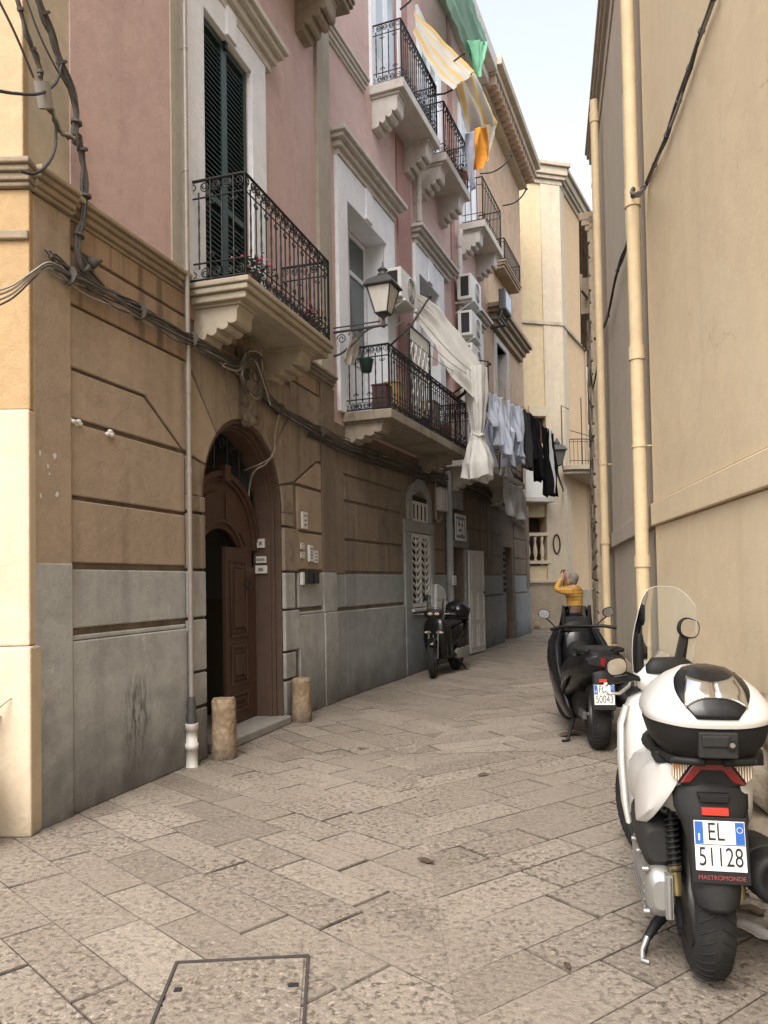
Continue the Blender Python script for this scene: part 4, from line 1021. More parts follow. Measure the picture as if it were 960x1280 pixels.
K['plastic_grey'] = two_tone('dark_grey_plastic', (0.018, 0.017, 0.016), 0.55, dust=0.25, dustcol=(0.085, 0.075, 0.065))
K['rubber'] = two_tone('tyre_rubber', (0.013, 0.012, 0.0115), 0.8, dust=0.45, dustcol=(0.10, 0.088, 0.07))
K['alloy'] = two_tone('cast_alloy', (0.36, 0.35, 0.33), 0.38, metal=0.75, dust=0.5, dustcol=(0.2, 0.18, 0.15))
K['alloy_dark'] = two_tone('dark_cast_alloy', (0.09, 0.088, 0.085), 0.45, metal=0.5, dust=0.4)
K['chrome'] = simple('bright_chrome', (0.72, 0.73, 0.75), 0.08, metal=1.0, var=0.1)
K['brass'] = simple('brassy_damper', (0.28, 0.21, 0.09), 0.35, metal=0.8, var=0.4)
K['red_lens'] = simple('dark_red_lens', (0.17, 0.008, 0.008), 0.12, coat=0.5, var=0.3)
K['red_faded'] = simple('faded_red_print', (0.30, 0.055, 0.045), 0.6, var=0.7, scale=60)
K['red_refl'] = simple('red_reflector', (0.62, 0.045, 0.03), 0.2, var=0.2)
def lens_mat():
    t = NT('clear_ribbed_lens'); w = t.node('ShaderNodeTexWave', wave_type='BANDS', bands_direction='X'); w.inputs['Scale'].default_value = 34; t.link(t.coord(), w.inputs[0])
    c = t.mix(t.ramp(w.outputs[1], 0.3, 0.7), (0.20, 0.11, 0.05), (0.72, 0.64, 0.52))
    c = t.mix(t.math('MULTIPLY', t.ramp(t.noise(35, 3), 0.5, 0.6), 0.7), c, (0.62, 0.22, 0.03))
    return t.finish(c, 0.12, coat=0.6, normal=t.bump(w.outputs[1], 0.5, 0.004))
K['lens'] = lens_mat()
K['plate_white'] = simple('plate_white', (0.74, 0.71, 0.65), 0.4, var=0.12, scale=25)
K['plate_blue'] = simple('plate_blue', (0.02, 0.10, 0.36), 0.4, var=0.15)
K['ink'] = simple('plate_ink', (0.012, 0.012, 0.012), 0.5)
K['mirror'] = simple('mirror_glass', (0.80, 0.80, 0.80), 0.03, metal=1.0, var=0.0)
K['screen'] = clear_screen('clear_windscreen', haze=0.10, hazecol=(0.80, 0.78, 0.70))
K['screen_dark'] = clear_screen('smoked_windscreen', (0.35, 0.36, 0.38), 0.12, (0.10, 0.10, 0.11))
K['seat'] = two_tone('black_seat_vinyl', (0.010, 0.0095, 0.0095), 0.6, dust=0.2)

def sring(y, hw, zb, zt, n=20, p=2.8, cx=0.0):
    """superellipse cross-section in the x-z plane"""
    c = (zb+zt)/2; h = (zt-zb)/2; out = []
    for i in range(n):
        a = 2*math.pi*i/n; ca, sa = math.cos(a), math.sin(a)
        out.append(Vector((cx + hw*math.copysign(abs(ca)**(2/p), ca), y, c + h*math.copysign(abs(sa)**(2/p), sa))))
    return out
def hring(z, hx, hy, cy, n=28, p=3.0, cx=0.0):
    out = []
    for i in range(n):
        a = 2*math.pi*i/n; ca, sa = math.cos(a), math.sin(a)
        out.append(Vector((cx + hx*math.copysign(abs(ca)**(2/p), ca), cy + hy*math.copysign(abs(sa)**(2/p), sa), z)))
    return out

def wheel(parent, y, r, w, rim_r, loc_M=None, spokes=5, name='wheel', rim_mat='alloy_dark'):
    Mx = Matrix.Translation((0, y, r)) @ Matrix.Rotation(math.pi/2, 4, 'Y')
    if loc_M is not None: Mx = loc_M @ Mx
    prof = [(rim_r, -w*0.40)]
    for i in range(11):
        a = -math.pi/2 + math.pi*i/10; q = (r-rim_r)
        prof.append((rim_r + q*0.42 + q*0.58*math.cos(a), w*0.5*math.sin(a)))
    prof.append((rim_r, w*0.40)); prof.append((rim_r, -w*0.40))
    m = MB(); m.lathe(prof, 48, Mx)
    for k in range(40):       # tread blocks
        a = 2*math.pi*k/40
        for sg in (-1, 1):
            pts = []
            for j in range(4):
                b = sg*(0.15+0.95*j/3); rr = rim_r + (r-rim_r)*0.42 + (r-rim_r)*0.58*math.cos(b) + 0.0012
                aa = a + 0.05*j
                pts.append(Mx @ Vector((rr*math.cos(aa), rr*math.sin(aa), w*0.5*math.sin(b))))
            m.tube(pts, 0.0028, 4, 1)
    o = m.build(name, [K['rubber'], K['ink']], parent)
    m = MB()
    m.lathe([(rim_r*0.99, -w*0.42), (rim_r*0.93, -w*0.40), (rim_r*0.86, -w*0.2), (rim_r*0.86, w*0.2), (rim_r*0.93, w*0.40), (rim_r*0.99, w*0.42)], 40, Mx)
    m.lathe([(0.001, -w*0.45), (0.05, -w*0.45), (0.06, -w*0.3), (0.06, w*0.3), (0.05, w*0.45), (0.001, w*0.45)], 18, Mx)
    for k in range(spokes):
        a = 2*math.pi*k/spokes + 0.3
        for da in (-0.09, 0.09):
            m.tube([Mx @ Vector((0.05*math.cos(a), 0.05*math.sin(a), 0)), Mx @ Vector((rim_r*0.88*math.cos(a+da), rim_r*0.88*math.sin(a+da), w*0.05))], [0.022, 0.015], 6)
    m.build('rim', K[rim_mat], o)
    return o

def number_plate(parent, M, top, num, size=(0.170, 0.170)):
    """white two-line plate with a blue strip at each end of the top line; M puts it (x right, z up, facing -y)"""
    w, h = size; m = MB()
    m.box(-w/2-0.012, w/2+0.012, 0.002, 0.010, -h/2-0.045, h/2+0.012, 0, M); fr = m.build('plate_holder', K['plastic'], parent, bevel=0.003)
    m = MB(); m.box(-w/2, w/2, -0.002, 0.0015, -h/2, h/2, 0, M); p = m.build('number_plate', K['plate_white'], parent)
    for a, b in ((-w/2+0.002, -w/2+0.030), (w/2-0.032, w/2-0.002)):
        m = MB(); m.box(a, b, -0.0036, -0.0022, h*0.04, h/2-0.003, 0, M); m.build('blue_band', K['plate_blue'], p)
    m = MB(); ring_c = M @ Vector((w/2-0.017, -0.0042, h*0.33))
    m.tube([ring_c + (M.to_3x3() @ Vector((0.0095*math.cos(a*math.pi/10), 0, 0.0095*math.sin(a*math.pi/10)))) for a in range(20)], 0.0010, 4, closed=True)
    m.box(-w/2+0.013, -w/2+0.018, -0.0046, -0.0038, h*0.10, h*0.24, 0, M)
    m.box(-w/2+0.001, w/2-0.001, -0.0030, -0.0021, h*0.015, h*0.03, 1, M)
    m.build('plate_marks', [K['plate_white'], K['ink']], p)
    RX = Matrix.Rotation(math.pi/2, 4, 'X')
    if top: text(top, 0.088, M @ Matrix.Translation((-0.012, -0.003, h*0.265)) @ RX, K['ink'], 'plate_letters', p, xs=0.68)
    if num: text(num, 0.092, M @ Matrix.Translation((0.0, -0.003, -h*0.24)) @ RX, K['ink'], 'plate_digits', p, xs=0.66)
    m = MB(); c = M @ Vector((w*0.20, -0.003, h*0.26))
    m.tube([c + (M.to_3x3() @ Vector((0.006*math.cos(a*math.pi/6), 0, 0.006*math.sin(a*math.pi/6)))) for a in range(12)], 0.001, 4, closed=True); m.build('plate_emblem', K['print'], p)
    return fr

def mirror(parent, base, top, M, size=(0.075, 0.05), tilt=0.0, face_y=-1, ring=False, aim=None):
    m = MB(); b, t = Vector(base), Vector(top)
    m.tube([M @ b, M @ (b.lerp(t, 0.5)+Vector((0, 0.012, 0.01))), M @ t], [0.008, 0.007, 0.007], 6)
    a, c = size; q = Matrix.Rotation(tilt, 4, 'Y')
    fy = -face_y*0.012
    rot = Matrix.Identity(4) if aim is None else Matrix.Rotation(aim, 4, 'Z')
    rings = []
    for k, y in ((1.0, -0.008), (1.04, 0.004), (0.85, 0.028), (0.4, 0.04)):
        rings.append([M @ (t + rot @ q @ Vector((a*k*math.copysign(abs(math.cos(x))**0.8, math.cos(x)), -face_y*y, c*k*math.copysign(abs(math.sin(x))**0.8, math.sin(x))+c*0.6))) for x in [2*math.pi*i/20 for i in range(20)]])
    m.loft(rings); o = m.build('mirror', K['plastic'], parent)
    g = MB(); pts = [M @ (t + rot @ q @ Vector((a*0.9*math.copysign(abs(math.cos(x))**0.8, math.cos(x)), face_y*0.0095, c*0.88*math.copysign(abs(math.sin(x))**0.8, math.sin(x))+c*0.6))) for x in [2*math.pi*i/20 for i in range(20)]]
    g.add(pts, [tuple(range(20))]); g.build('mirror_glass', K['mirror'], o)
    return o

def scooter(name, label, loc, heading, paint, steer, plate, group, topbox_paint, emblem=True, red_strip=True):
    t = thing(name, label, 'scooter', loc, -R(heading), group)
    P = K[paint]
    ST = Matrix.Translation((0, 1.10, 0)) @ Matrix.Rotation(R(steer), 4, 'Z') @ Matrix.Translation((0, -1.10, 0))
    wheel(t, 0.0, 0.295, 0.142, 0.185)
    fwh = wheel(t, 1.27, 0.30, 0.105, 0.20, ST)
    # rear bodywork
    m = MB(); m.loft([sring(-0.215, 0.10, 0.765, 0.835), sring(-0.20, 0.125, 0.735, 0.85), sring(-0.12, 0.155, 0.66, 0.865), sring(0.0, 0.18, 0.585, 0.87), sring(0.18, 0.205, 0.545, 0.86), sring(0.38, 0.235, 0.50, 0.82), sring(0.52, 0.20, 0.43, 0.78), sring(0.60, 0.15, 0.40, 0.72)])
    m.build('body', P, t)
    for sg in (-1, 1):        # side quarter panel, standing proud of the body
        m = MB()
        m.loft([[Vector(((sg*(xo+th))*(0.93 if sg < 0 else 0.76), y, z)) for th, y, z in q] for xo, q in (
            (0.115, [(0, -0.235, 0.855), (0, -0.235, 0.80), (0.004, -0.235, 0.81), (0.004, -0.235, 0.85)]),
            (0.165, [(0, -0.20, 0.862), (0, -0.20, 0.715), (0.018, -0.20, 0.735), (0.018, -0.20, 0.85)]),
            (0.205, [(0, -0.11, 0.855), (0, -0.11, 0.62), (0.026, -0.11, 0.645), (0.026, -0.11, 0.83)]),
            (0.23, [(0, 0.03, 0.80), (0, 0.03, 0.55), (0.024, 0.03, 0.575), (0.024, 0.03, 0.77)]),
            (0.225, [(0, 0.20, 0.66), (0, 0.20, 0.50), (0.018, 0.20, 0.52), (0.018, 0.20, 0.64)]))])
        m.build('side_panel', P, t, bevel=0.012, sub=1)
    m = MB(); m.loft([sring(0.02, 0.13, 0.84, 0.885), sring(0.12, 0.17, 0.80, 0.90), sring(0.35, 0.175, 0.78, 0.885), sring(0.62, 0.13, 0.74, 0.845), sring(0.70, 0.06, 0.74, 0.80)]); m.build('seat', K['seat'], t)
    m = MB(); m.loft([sring(0.45, 0.19, 0.26, 0.36), sring(0.8, 0.2, 0.26, 0.36), sring(0.95, 0.17, 0.28, 0.40)]); m.loft([sring(0.5, 0.09, 0.35, 0.5), sring(0.95, 0.08, 0.35, 0.55)]); m.build('footboard', K['plastic_grey'], t)
    # leg shield and front
    rows = [(0.28, 0.15, 0.07, 0.90), (0.36, 0.185, 0.10, 0.93), (0.52, 0.205, 0.11, 0.97), (0.70, 0.21, 0.11, 1.0), (0.84, 0.195, 0.10, 1.0), (0.92, 0.16, 0.08, 1.0), (0.955, 0.09, 0.05, 1.0)]
    m = MB(); m.loft([hring(z, hx, hy, cy, p=2.6) for z, hx, hy, cy in rows]); m.build('leg_shield', P, t)
    for sg in (-1, 1):
        m = MB(); m.loft([hring(z, 0.016, hy, cy, 16, 2.2, sg*x) for z, x, hy, cy in ((0.33, 0.19, 0.03, 0.80), (0.42, 0.205, 0.07, 0.84), (0.62, 0.213, 0.085, 0.90), (0.80, 0.205, 0.07, 0.94), (0.89, 0.175, 0.03, 0.95))]); m.build('shield_wing', P, t)
    # steering group
    m = MB(); m.loft([[ST @ v for v in hring(z, hx, hy, cy, p=2.4)] for z, hx, hy, cy in ((0.93, 0.09, 0.07, 1.0), (0.98, 0.15, 0.085, 1.0), (1.04, 0.165, 0.09, 1.0), (1.085, 0.13, 0.07, 1.01), (1.10, 0.07, 0.04, 1.01))])
    hb = m.build('handlebar_cowl', P if paint == 'paint_white' else K['plastic'], t)
    m = MB(); m.loft([[ST @ v for v in hring(z, hx, hy, cy, p=2.2)] for z, hx, hy, cy in ((1.06, 0.13, 0.05, 0.955), (1.10, 0.13, 0.055, 0.955), (1.135, 0.09, 0.03, 0.975))]); m.build('dashboard', K['plastic'], hb)
    m = MB()
    for sg in (-1, 1):
        m.tube([ST @ Vector((sg*0.12, 0.99, 1.02)), ST @ Vector((sg*0.2, 0.97, 1.035)), ST @ Vector((sg*0.33, 0.93, 1.03))], 0.012, 8)
        m.tube([ST @ Vector((sg*0.215, 0.966, 1.035)), ST @ Vector((sg*0.33, 0.93, 1.03)), ST @ Vector((sg*0.345, 0.925, 1.03))], [0.019, 0.019, 0.022], 10)
    m.build('handlebar', K['plastic'], t)
    for sg in (-1, 1):
        m = MB(); m.tube([ST @ Vector((sg*0.17, 1.03, 1.02)), ST @ Vector((sg*0.24, 1.035, 1.02)), ST @ Vector((sg*0.34, 0.99, 1.01)), ST @ Vector((sg*0.345, 0.98, 1.01))], [0.006, 0.007, 0.006, 0.009], 6)
        m.build('brake_lever', K['alloy'], t)
    # front fender, fork, headlight
    for sg in (-1, 1):
        m = MB(); m.tube([ST @ Vector((sg*0.075, 1.27, 0.30)), ST @ Vector((sg*0.075, 1.12, 0.75))], 0.02, 8); m.build('fork', K['alloy_dark'], t)
    m = MB(); rings = []
    for i in range(9):
        a = R(-25 + 150*i/8); rr = 0.325
        y, z = 1.27 - rr*math.cos(a+0.2), 0.30 + rr*math.sin(a+0.2)
        rings.append([ST @ Vector((0.068*math.cos(b), y + (0.02*math.sin(b))*(-math.cos(a+0.2)), z + 0.022*math.sin(b)*1.0)) for b in [math.pi*j/8 for j in range(9)]])
    m.loft(rings, closed=False, caps=False); m.build('front_fender', P, t, solid=0.006)
    for sg in (-1, 1): m = MB(); m.loft([[ST @ Vector((sg*(0.055+0.045*math.cos(b)*k), 1.088+e, 1.02+0.026*math.sin(b)*k)) for b in [2*math.pi*j/14 for j in range(14)]] for k, e in ((1, -0.03), (1, 0.0), (0.75, 0.012), (0.3, 0.016))]); m.build('headlight', K['lens'], hb)
    for sg in (-1, 1): m = MB(); m.loft([[Vector((sg*(0.10+0.07*math.cos(b)*k), 1.103+e-0.02*abs(math.cos(b))*0, 0.72+0.02*math.sin(b)*k-0.0*sg)) for b in [2*math.pi*j/14 for j in range(14)]] for k, e in ((1, -0.04), (1, 0.0), (0.7, 0.008), (0.2, 0.01))]); m.build('front_indicator', K['lens'], t)
    m = MB(); m.tube([Vector((0, 1.112, 0.45)), Vector((0, 1.118, 0.68))], 0.012, 6); m.build('chrome_strip', K['chrome'], t)
    # windscreen
    def ws(u, v):
        x = (u*2-1); hwid = 0.14 + 0.04*math.sin(math.pi*min(v*1.15, 1)*0.62)
        top = 1.505 - 0.11*abs(x)**3.2; z = 0.985 + (top-0.985)*v
        return ST @ Vector((-0.022 + x*hwid*(1-0.12*(v**4)), 1.075 - 0.055*x*x - 0.10*v, z))
    m = MB(); m.grid(ws, 18, 14); wsc = m.build('windscreen', K['screen'], t)
    m = MB(); m.tube([ws(i/18, 1.0) for i in range(19)] , 0.0022, 4); m.tube([ws(0, j/14) for j in range(15)], 0.0022, 4); m.tube([ws(1, j/14) for j in range(15)], 0.0022, 4); m.build('screen_edge', simple('screen_edge', (0.5, 0.48, 0.42), 0.2) if 'screen_edge' not in K else K['screen_edge'], wsc)
    for u in (0.13, 0.87):
        m = MB(); a, b = ws(u, 0.0) + ST.to_3x3() @ Vector((0, -0.012, -0.02)), ws(u, 0.58) + ST.to_3x3() @ Vector((0, -0.012, 0))
        m.tube([a, a.lerp(b, 0.3), a.lerp(b, 0.95), b], [0.016, 0.021, 0.017, 0.008], 8)
        m.build('screen_bracket', K['plastic'], wsc)
    m = MB(); m.prism([(0.045, 1.06), (0.085, 1.06), (0.145, 1.27), (0.140, 1.335), (0.105, 1.285), (0.075, 1.18)], 0.955, 0.97, lambda x, z, y: ST @ Vector((x-0.03, y, z))); m.build('wind_deflector', K['plastic_grey'], wsc, bevel=0.004)
    mirror(t, (-0.15, 0.98, 1.03), (-0.30, 0.93, 1.075), ST, (0.055, 0.046), R(-12), aim=R(-6))
    mirror(t, (0.08, 0.99, 1.06), (0.105, 0.955, 1.255), ST, (0.062, 0.052), R(14), aim=R(8))
    # hand guard on the left
    m = MB(); gp = [(-0.18, 1.02, 1.04), (-0.27, 1.03, 1.03), (-0.365, 0.95, 1.0), (-0.35, 0.93, 0.965), (-0.26, 1.0, 0.955), (-0.19, 1.03, 0.985)]
    m.tube([ST @ Vector(p) for p in gp], 0.009, 6, closed=True); m.build('hand_guard', P, t)
    # drive unit
    m = MB()
    m.loft([[Vector((-0.165 + 0.058*k*math.copysign(abs(math.cos(a))**0.7, math.cos(a)), y, 0.325 + (0.10*k)*math.copysign(abs(math.sin(a))**0.7, math.sin(a)))) for a in [2*math.pi*i/22 for i in range(22)]] for y, k in ((-0.10, 0.55), (-0.085, 0.85), (-0.04, 1.0), (0.15, 1.0), (0.34, 0.95), (0.45, 0.85), (0.5, 0.5))])
    dv_ = m.build('drive_case', K['alloy'], t)
    m = MB()
    for z in (0.255, 0.285, 0.315, 0.345): m.box(-0.228, -0.222, -0.05, 0.32, z, z+0.008)
    m.box(-0.155, -0.128, -0.125, -0.08, 0.245, 0.41); m.tube([Vector((-0.142, -0.127, 0.25)), Vector((-0.142, -0.127, 0.405))], 0.010, 6)
    for y, z in ((-0.06, 0.41), (0.12, 0.42), (0.3, 0.41), (-0.07, 0.25)): m.tube([Vector((-0.21, y, z)), Vector((-0.232, y, z))], 0.011, 6)
    m.build('case_ribs', K['alloy'], dv_)
    m = MB(); m.loft([sring(y, hw, zb, zt, 18, 3.4, -0.165) for y, hw, zb, zt in ((-0.06, 0.045, 0.44, 0.56), (-0.04, 0.06, 0.415, 0.585), (0.15, 0.066, 0.41, 0.60), (0.36, 0.06, 0.42, 0.58), (0.42, 0.04, 0.45, 0.55))]); m.build('air_filter_box', K['plastic_grey'], t)
    m = MB(); m.loft([sring(y, hw, zb, zt, 14, 3) for y, hw, zb, zt in ((-0.02, 0.07, 0.33, 0.60), (0.25, 0.15, 0.25, 0.62), (0.55, 0.14, 0.24, 0.55))]); m.build('engine', K['plastic'], t)
    for sx in (-0.12, 0.125):
        a, b = Vector((sx, -0.035, 0.665)), Vector((sx*0.93, -0.115, 0.335)); m = MB(); ax = (b-a); L = ax.length; e3 = ax.normalized(); e1 = e3.orthogonal().normalized(); e2 = e3.cross(e1)
        N = 11*12; m.tube([a + ax*(0.06+0.68*i/N) + (e1*math.cos(2*math.pi*i/12) + e2*math.sin(2*math.pi*i/12))*0.023 for i in range(N+1)], 0.0052, 5)
        m.tube([a, a.lerp(b, 0.08)], 0.026, 10)
        sh = m.build('shock_absorber', K['plastic'], t)
        m = MB(); m.tube([a.lerp(b, 0.08), a.lerp(b, 0.7)], 0.011, 8); m.build('damper_rod', K['plastic_grey'], sh)
        m = MB(); m.tube([a.lerp(b, 0.68), a.lerp(b, 0.74), a.lerp(b, 0.93), b], [0.026, 0.021, 0.019, 0.016], 10); m.build('damper_body', K['brass'], sh)
    m = MB(); m.tube([Vector((0.16, 0.42, 0.25)), Vector((0.19, 0.2, 0.30)), Vector((0.215, 0.06, 0.39))], 0.022, 8); m.build('exhaust_pipe', K['alloy_dark'], t)
    m = MB(); pr = [(0.05, -0.30), (0.085, -0.28), (0.096, -0.22), (0.096, 0.16), (0.09, 0.185), (0.06, 0.20), (0.055, 0.192), (0.03, 0.19), (0.001, 0.17)]
    m.lathe(pr, 24, Matrix.Translation((0.225, -0.02, 0.425)) @ Matrix.Rotation(math.pi/2 - 0.10, 4, 'X')); mu = m.build('muffler', K['plastic'], t)
    m = MB(); m.lathe([(0.098, -0.15), (0.102, -0.14), (0.102, 0.06), (0.098, 0.07)], 20, Matrix.Translation((0.225, -0.02, 0.425)) @ Matrix.Rotation(math.pi/2-0.10, 4, 'X')); m.tube([Vector((0.225, -0.245, 0.47)), Vector((0.225, -0.25, 0.47))], 0.012, 8); m.build('heat_shield', K['plastic_grey'], mu)
    m = MB(); m.tube([Vector((0.11, 0.0, 0.295)), Vector((0.17, 0.0, 0.295))], [0.03, 0.02], 10); m.box(0.10, 0.135, -0.04, 0.3, 0.29, 0.34); m.build('swing_arm', K['alloy'], t)
    # stand: prop leg on the left, stowed twin on the right
    m = MB(); m.tube([Vector((-0.07, 0.22, 0.20)), Vector((-0.10, 0.2, 0.15)), Vector((-0.16, 0.14, 0.115)), Vector((-0.205, 0.11, 0.06)), Vector((-0.222, 0.09, 0.012))], [0.03, 0.026, 0.022, 0.016, 0.014], 8)
    m.tube([Vector((-0.06, 0.17, 0.22)), Vector((-0.06, 0.12, 0.10))], [0.026, 0.02], 8); m.tube([Vector((-0.075, 0.12, 0.10)), Vector((-0.045, 0.12, 0.10))], 0.024, 8)
    sd_ = m.build('side_stand', K['plastic'], t)
    m = MB(); m.tube([Vector((-0.20, 0.105, 0.075)), Vector((-0.225, 0.08, 0.028)), Vector((-0.228, 0.03, 0.010)), Vector((-0.205, 0.02, 0.010))], [0.012, 0.012, 0.011, 0.009], 8); m.build('stand_foot', K['alloy'], sd_)
    # tail: rack, lamp, fender, plate
    m = MB()
    for sg in (-1, 1): m.tube([Vector((sg*0.11, 0.25, 0.90)), Vector((sg*0.175, 0.05, 0.905)), Vector((sg*0.185, -0.15, 0.895)), Vector((sg*0.13, -0.27, 0.885)), Vector((sg*0.03, -0.30, 0.885))], 0.016, 8)
    m.box(-0.15, 0.15, -0.28, 0.1, 0.872, 0.893); m.box(-0.19, -0.12, -0.20, -0.08, 0.855, 0.90); m.box(0.12, 0.19, -0.20, -0.08, 0.855, 0.90)
    m.build('luggage_rack', K['plastic'], t, bevel=0.006)
    yb = -0.236
    def pl(poly, y0, y1, nm, mat, par, bev=0.003):
        mm = MB(); mm.prism(poly, y0, y1, lambda x, z, y: Vector((x, y, z))); return mm.build(nm, mat, par, bevel=bev)
    tl = pl([(-0.115, 0.79), (-0.135, 0.83), (-0.135, 0.868), (0.135, 0.868), (0.135, 0.83), (0.115, 0.79), (0.0, 0.775)], yb, -0.18, 'tail_light', K['plastic'], t)
    pl([(-0.112, 0.795), (-0.062, 0.868), (0.062, 0.868), (0.112, 0.795), (0.075, 0.80), (0.036, 0.845), (-0.036, 0.845), (-0.075, 0.80)], yb-0.012, yb-0.0, 'brake_lens', K['red_lens'], tl)
    for sg in (-1, 1): pl([(sg*0.138, 0.866), (sg*0.072, 0.866), (sg*0.118, 0.80), (sg*0.138, 0.82)], yb-0.008, yb-0.0, 'indicator_lens', K['lens'], tl)
    rows = [(0.800, 0.118, -0.232), (0.765, 0.130, -0.243), (0.70, 0.128, -0.255), (0.66, 0.108, -0.265), (0.60, 0.092, -0.28), (0.50, 0.084, -0.298), (0.42, 0.082, -0.312), (0.375, 0.074, -0.318), (0.35, 0.045, -0.318)]
    m = MB(); m.loft([[Vector((hw*u, y + 0.055*abs(u)**3, z + (0.012*(1-u*u) if z < 0.37 else 0))) for u in [-1+2*i/12 for i in range(13)]] for z, hw, y in rows], closed=False, caps=False)
    fd = m.build('rear_fender', K['plastic_grey'], t, solid=0.008)
    m = MB(); m.box(-0.05, 0.05, -0.272, -0.24, 0.735, 0.76); m.box(-0.055, 0.055, -0.268, -0.24, 0.752, 0.766); m.build('plate_lamp', K['plastic'], fd, bevel=0.003)
    m = MB(); m.box(-0.045, 0.045, -0.285, -0.27, 0.692, 0.718); m.build('reflector', K['red_refl'], fd, bevel=0.002)
    PM = Matrix.Translation((0.008, -0.305, 0.592)) @ Matrix.Rotation(R(-9), 4, 'X')
    ph = number_plate(t, PM, plate[0], plate[1])
    if red_strip: text(red_strip, 0.021, PM @ Matrix.Translation((0, -0.001, -0.109)) @ Matrix.Rotation(math.pi/2, 4, 'X'), K['red_faded'], 'holder_lettering', ph, xs=1.0)
    # top case
    by = -0.10
    tb = [(0.893, 0.150, 0.18), (0.90, 0.165, 0.20), (0.95, 0.198, 0.235), (1.0, 0.213, 0.252), (1.035, 0.217, 0.256)]
    m = MB(); m.loft([hring(z, hx, hy, by, 36, 3.2) for z, hx, hy in tb]); tc = m.build('top_case', K['plastic'], t)
    lid = [(0.0, 1.028, 0.221, 0.262), (0.08, 1.045, 0.226, 0.268), (0.18, 1.062, 0.224, 0.266), (0.3, 1.09, 0.212, 0.255), (0.5, 1.135, 0.180, 0.225), (0.7, 1.175, 0.132, 0.175), (0.87, 1.205, 0.075, 0.11), (1.0, 1.215, 0.002, 0.003)]
    def lidpt(th, v, off=0.0):
        for q0, q1 in zip(lid, lid[1:]):
            if v <= q1[0] + 1e-9:
                k = (v-q0[0])/(q1[0]-q0[0]); z, hx, hy = [q0[i]+(q1[i]-q0[i])*k for i in (1, 2, 3)]; break
        pw = 3.2 - 1.0*v; ca, sa = math.cos(th), math.sin(th)
        dip = -0.012*max(0, -sa)**6*(1-v)*(1 if v < 0.2 else 0.6)
        return Vector(((hx+off)*math.copysign(abs(ca)**(2/pw), ca), by + (hy+off)*math.copysign(abs(sa)**(2/pw), sa), z + off*v + dip))
    m = MB(); m.loft([[lidpt(2*math.pi*i/48, v) for i in range(48)] for v in (0, 0.04, 0.08, 0.13, 0.18, 0.24, 0.3, 0.4, 0.5, 0.6, 0.7, 0.8, 0.87, 0.94, 1.0)])
    ld = m.build('case_lid', K[topbox_paint], tc)
    def patch(v0, v1, wf, off, mat, nm, nu=14, nv=14):
        mm = MB(); mm.grid(lambda u, v: lidpt(-math.pi/2 + (u*2-1)*wf(v), v0+(v1-v0)*v, off), nu, nv); return mm.build(nm, mat, ld, solid=0.002)
    patch(0.16, 0.99, lambda v: 0.16 + 1.35*v**1.15, 0.004, K['paint_black'] if emblem else K['plastic_grey'], 'lid_insert')
    if emblem:
        # silver star-like badge: two swept wings and a centre bar
        for sg in (-1, 1):
            mm = MB(); mm.grid(lambda u, v: lidpt(-math.pi/2 + sg*(0.0 + (0.34 + 0.26*v)*u), 0.44 + 0.22*v - 0.15*(u**2.2)*(1-v) + 0.08*u*v, 0.008), 8, 8); mm.build('lid_badge', K['chrome'], ld, solid=0.003)
    m = MB(); m.box(-0.065, 0.065, -0.372, -0.33, 0.915, 1.005); m.box(-0.055, 0.035, -0.380, -0.37, 0.955, 0.995); m.build('case_latch', K['plastic_grey'], tc, bevel=0.006)
    m = MB(); m.tube([Vector((0.042, -0.373, 0.965)), Vector((0.042, -0.384, 0.965))], 0.017, 12); lk = m.build('case_lock', K['plastic'], tc)
    m = MB(); m.tube([Vector((0.042, -0.383, 0.965)), Vector((0.042, -0.387, 0.965))], 0.009, 12); m.build('lock_barrel', K['chrome'], lk)
    return t

# two wheels parked nose-out along the right wall, one across the way
scooter('parked_scooter', 'white scooter with luggage case seen from behind, plate EL 51128', (1.232, 3.066, 0.0), 11.5, 'paint_white', 20, ('EL', '51128'), 'scooters parked in the street', 'paint_white', True, 'MASTROMONDE')
fr_ = FB.w(0)
scooter('parked_scooter', 'black scooter facing the viewer beside the open pale door', (1.24, 13.62, 0.0), 180+24, 'paint_black', 14, ('', ''), 'scooters parked in the street', 'paint_black', False, None)

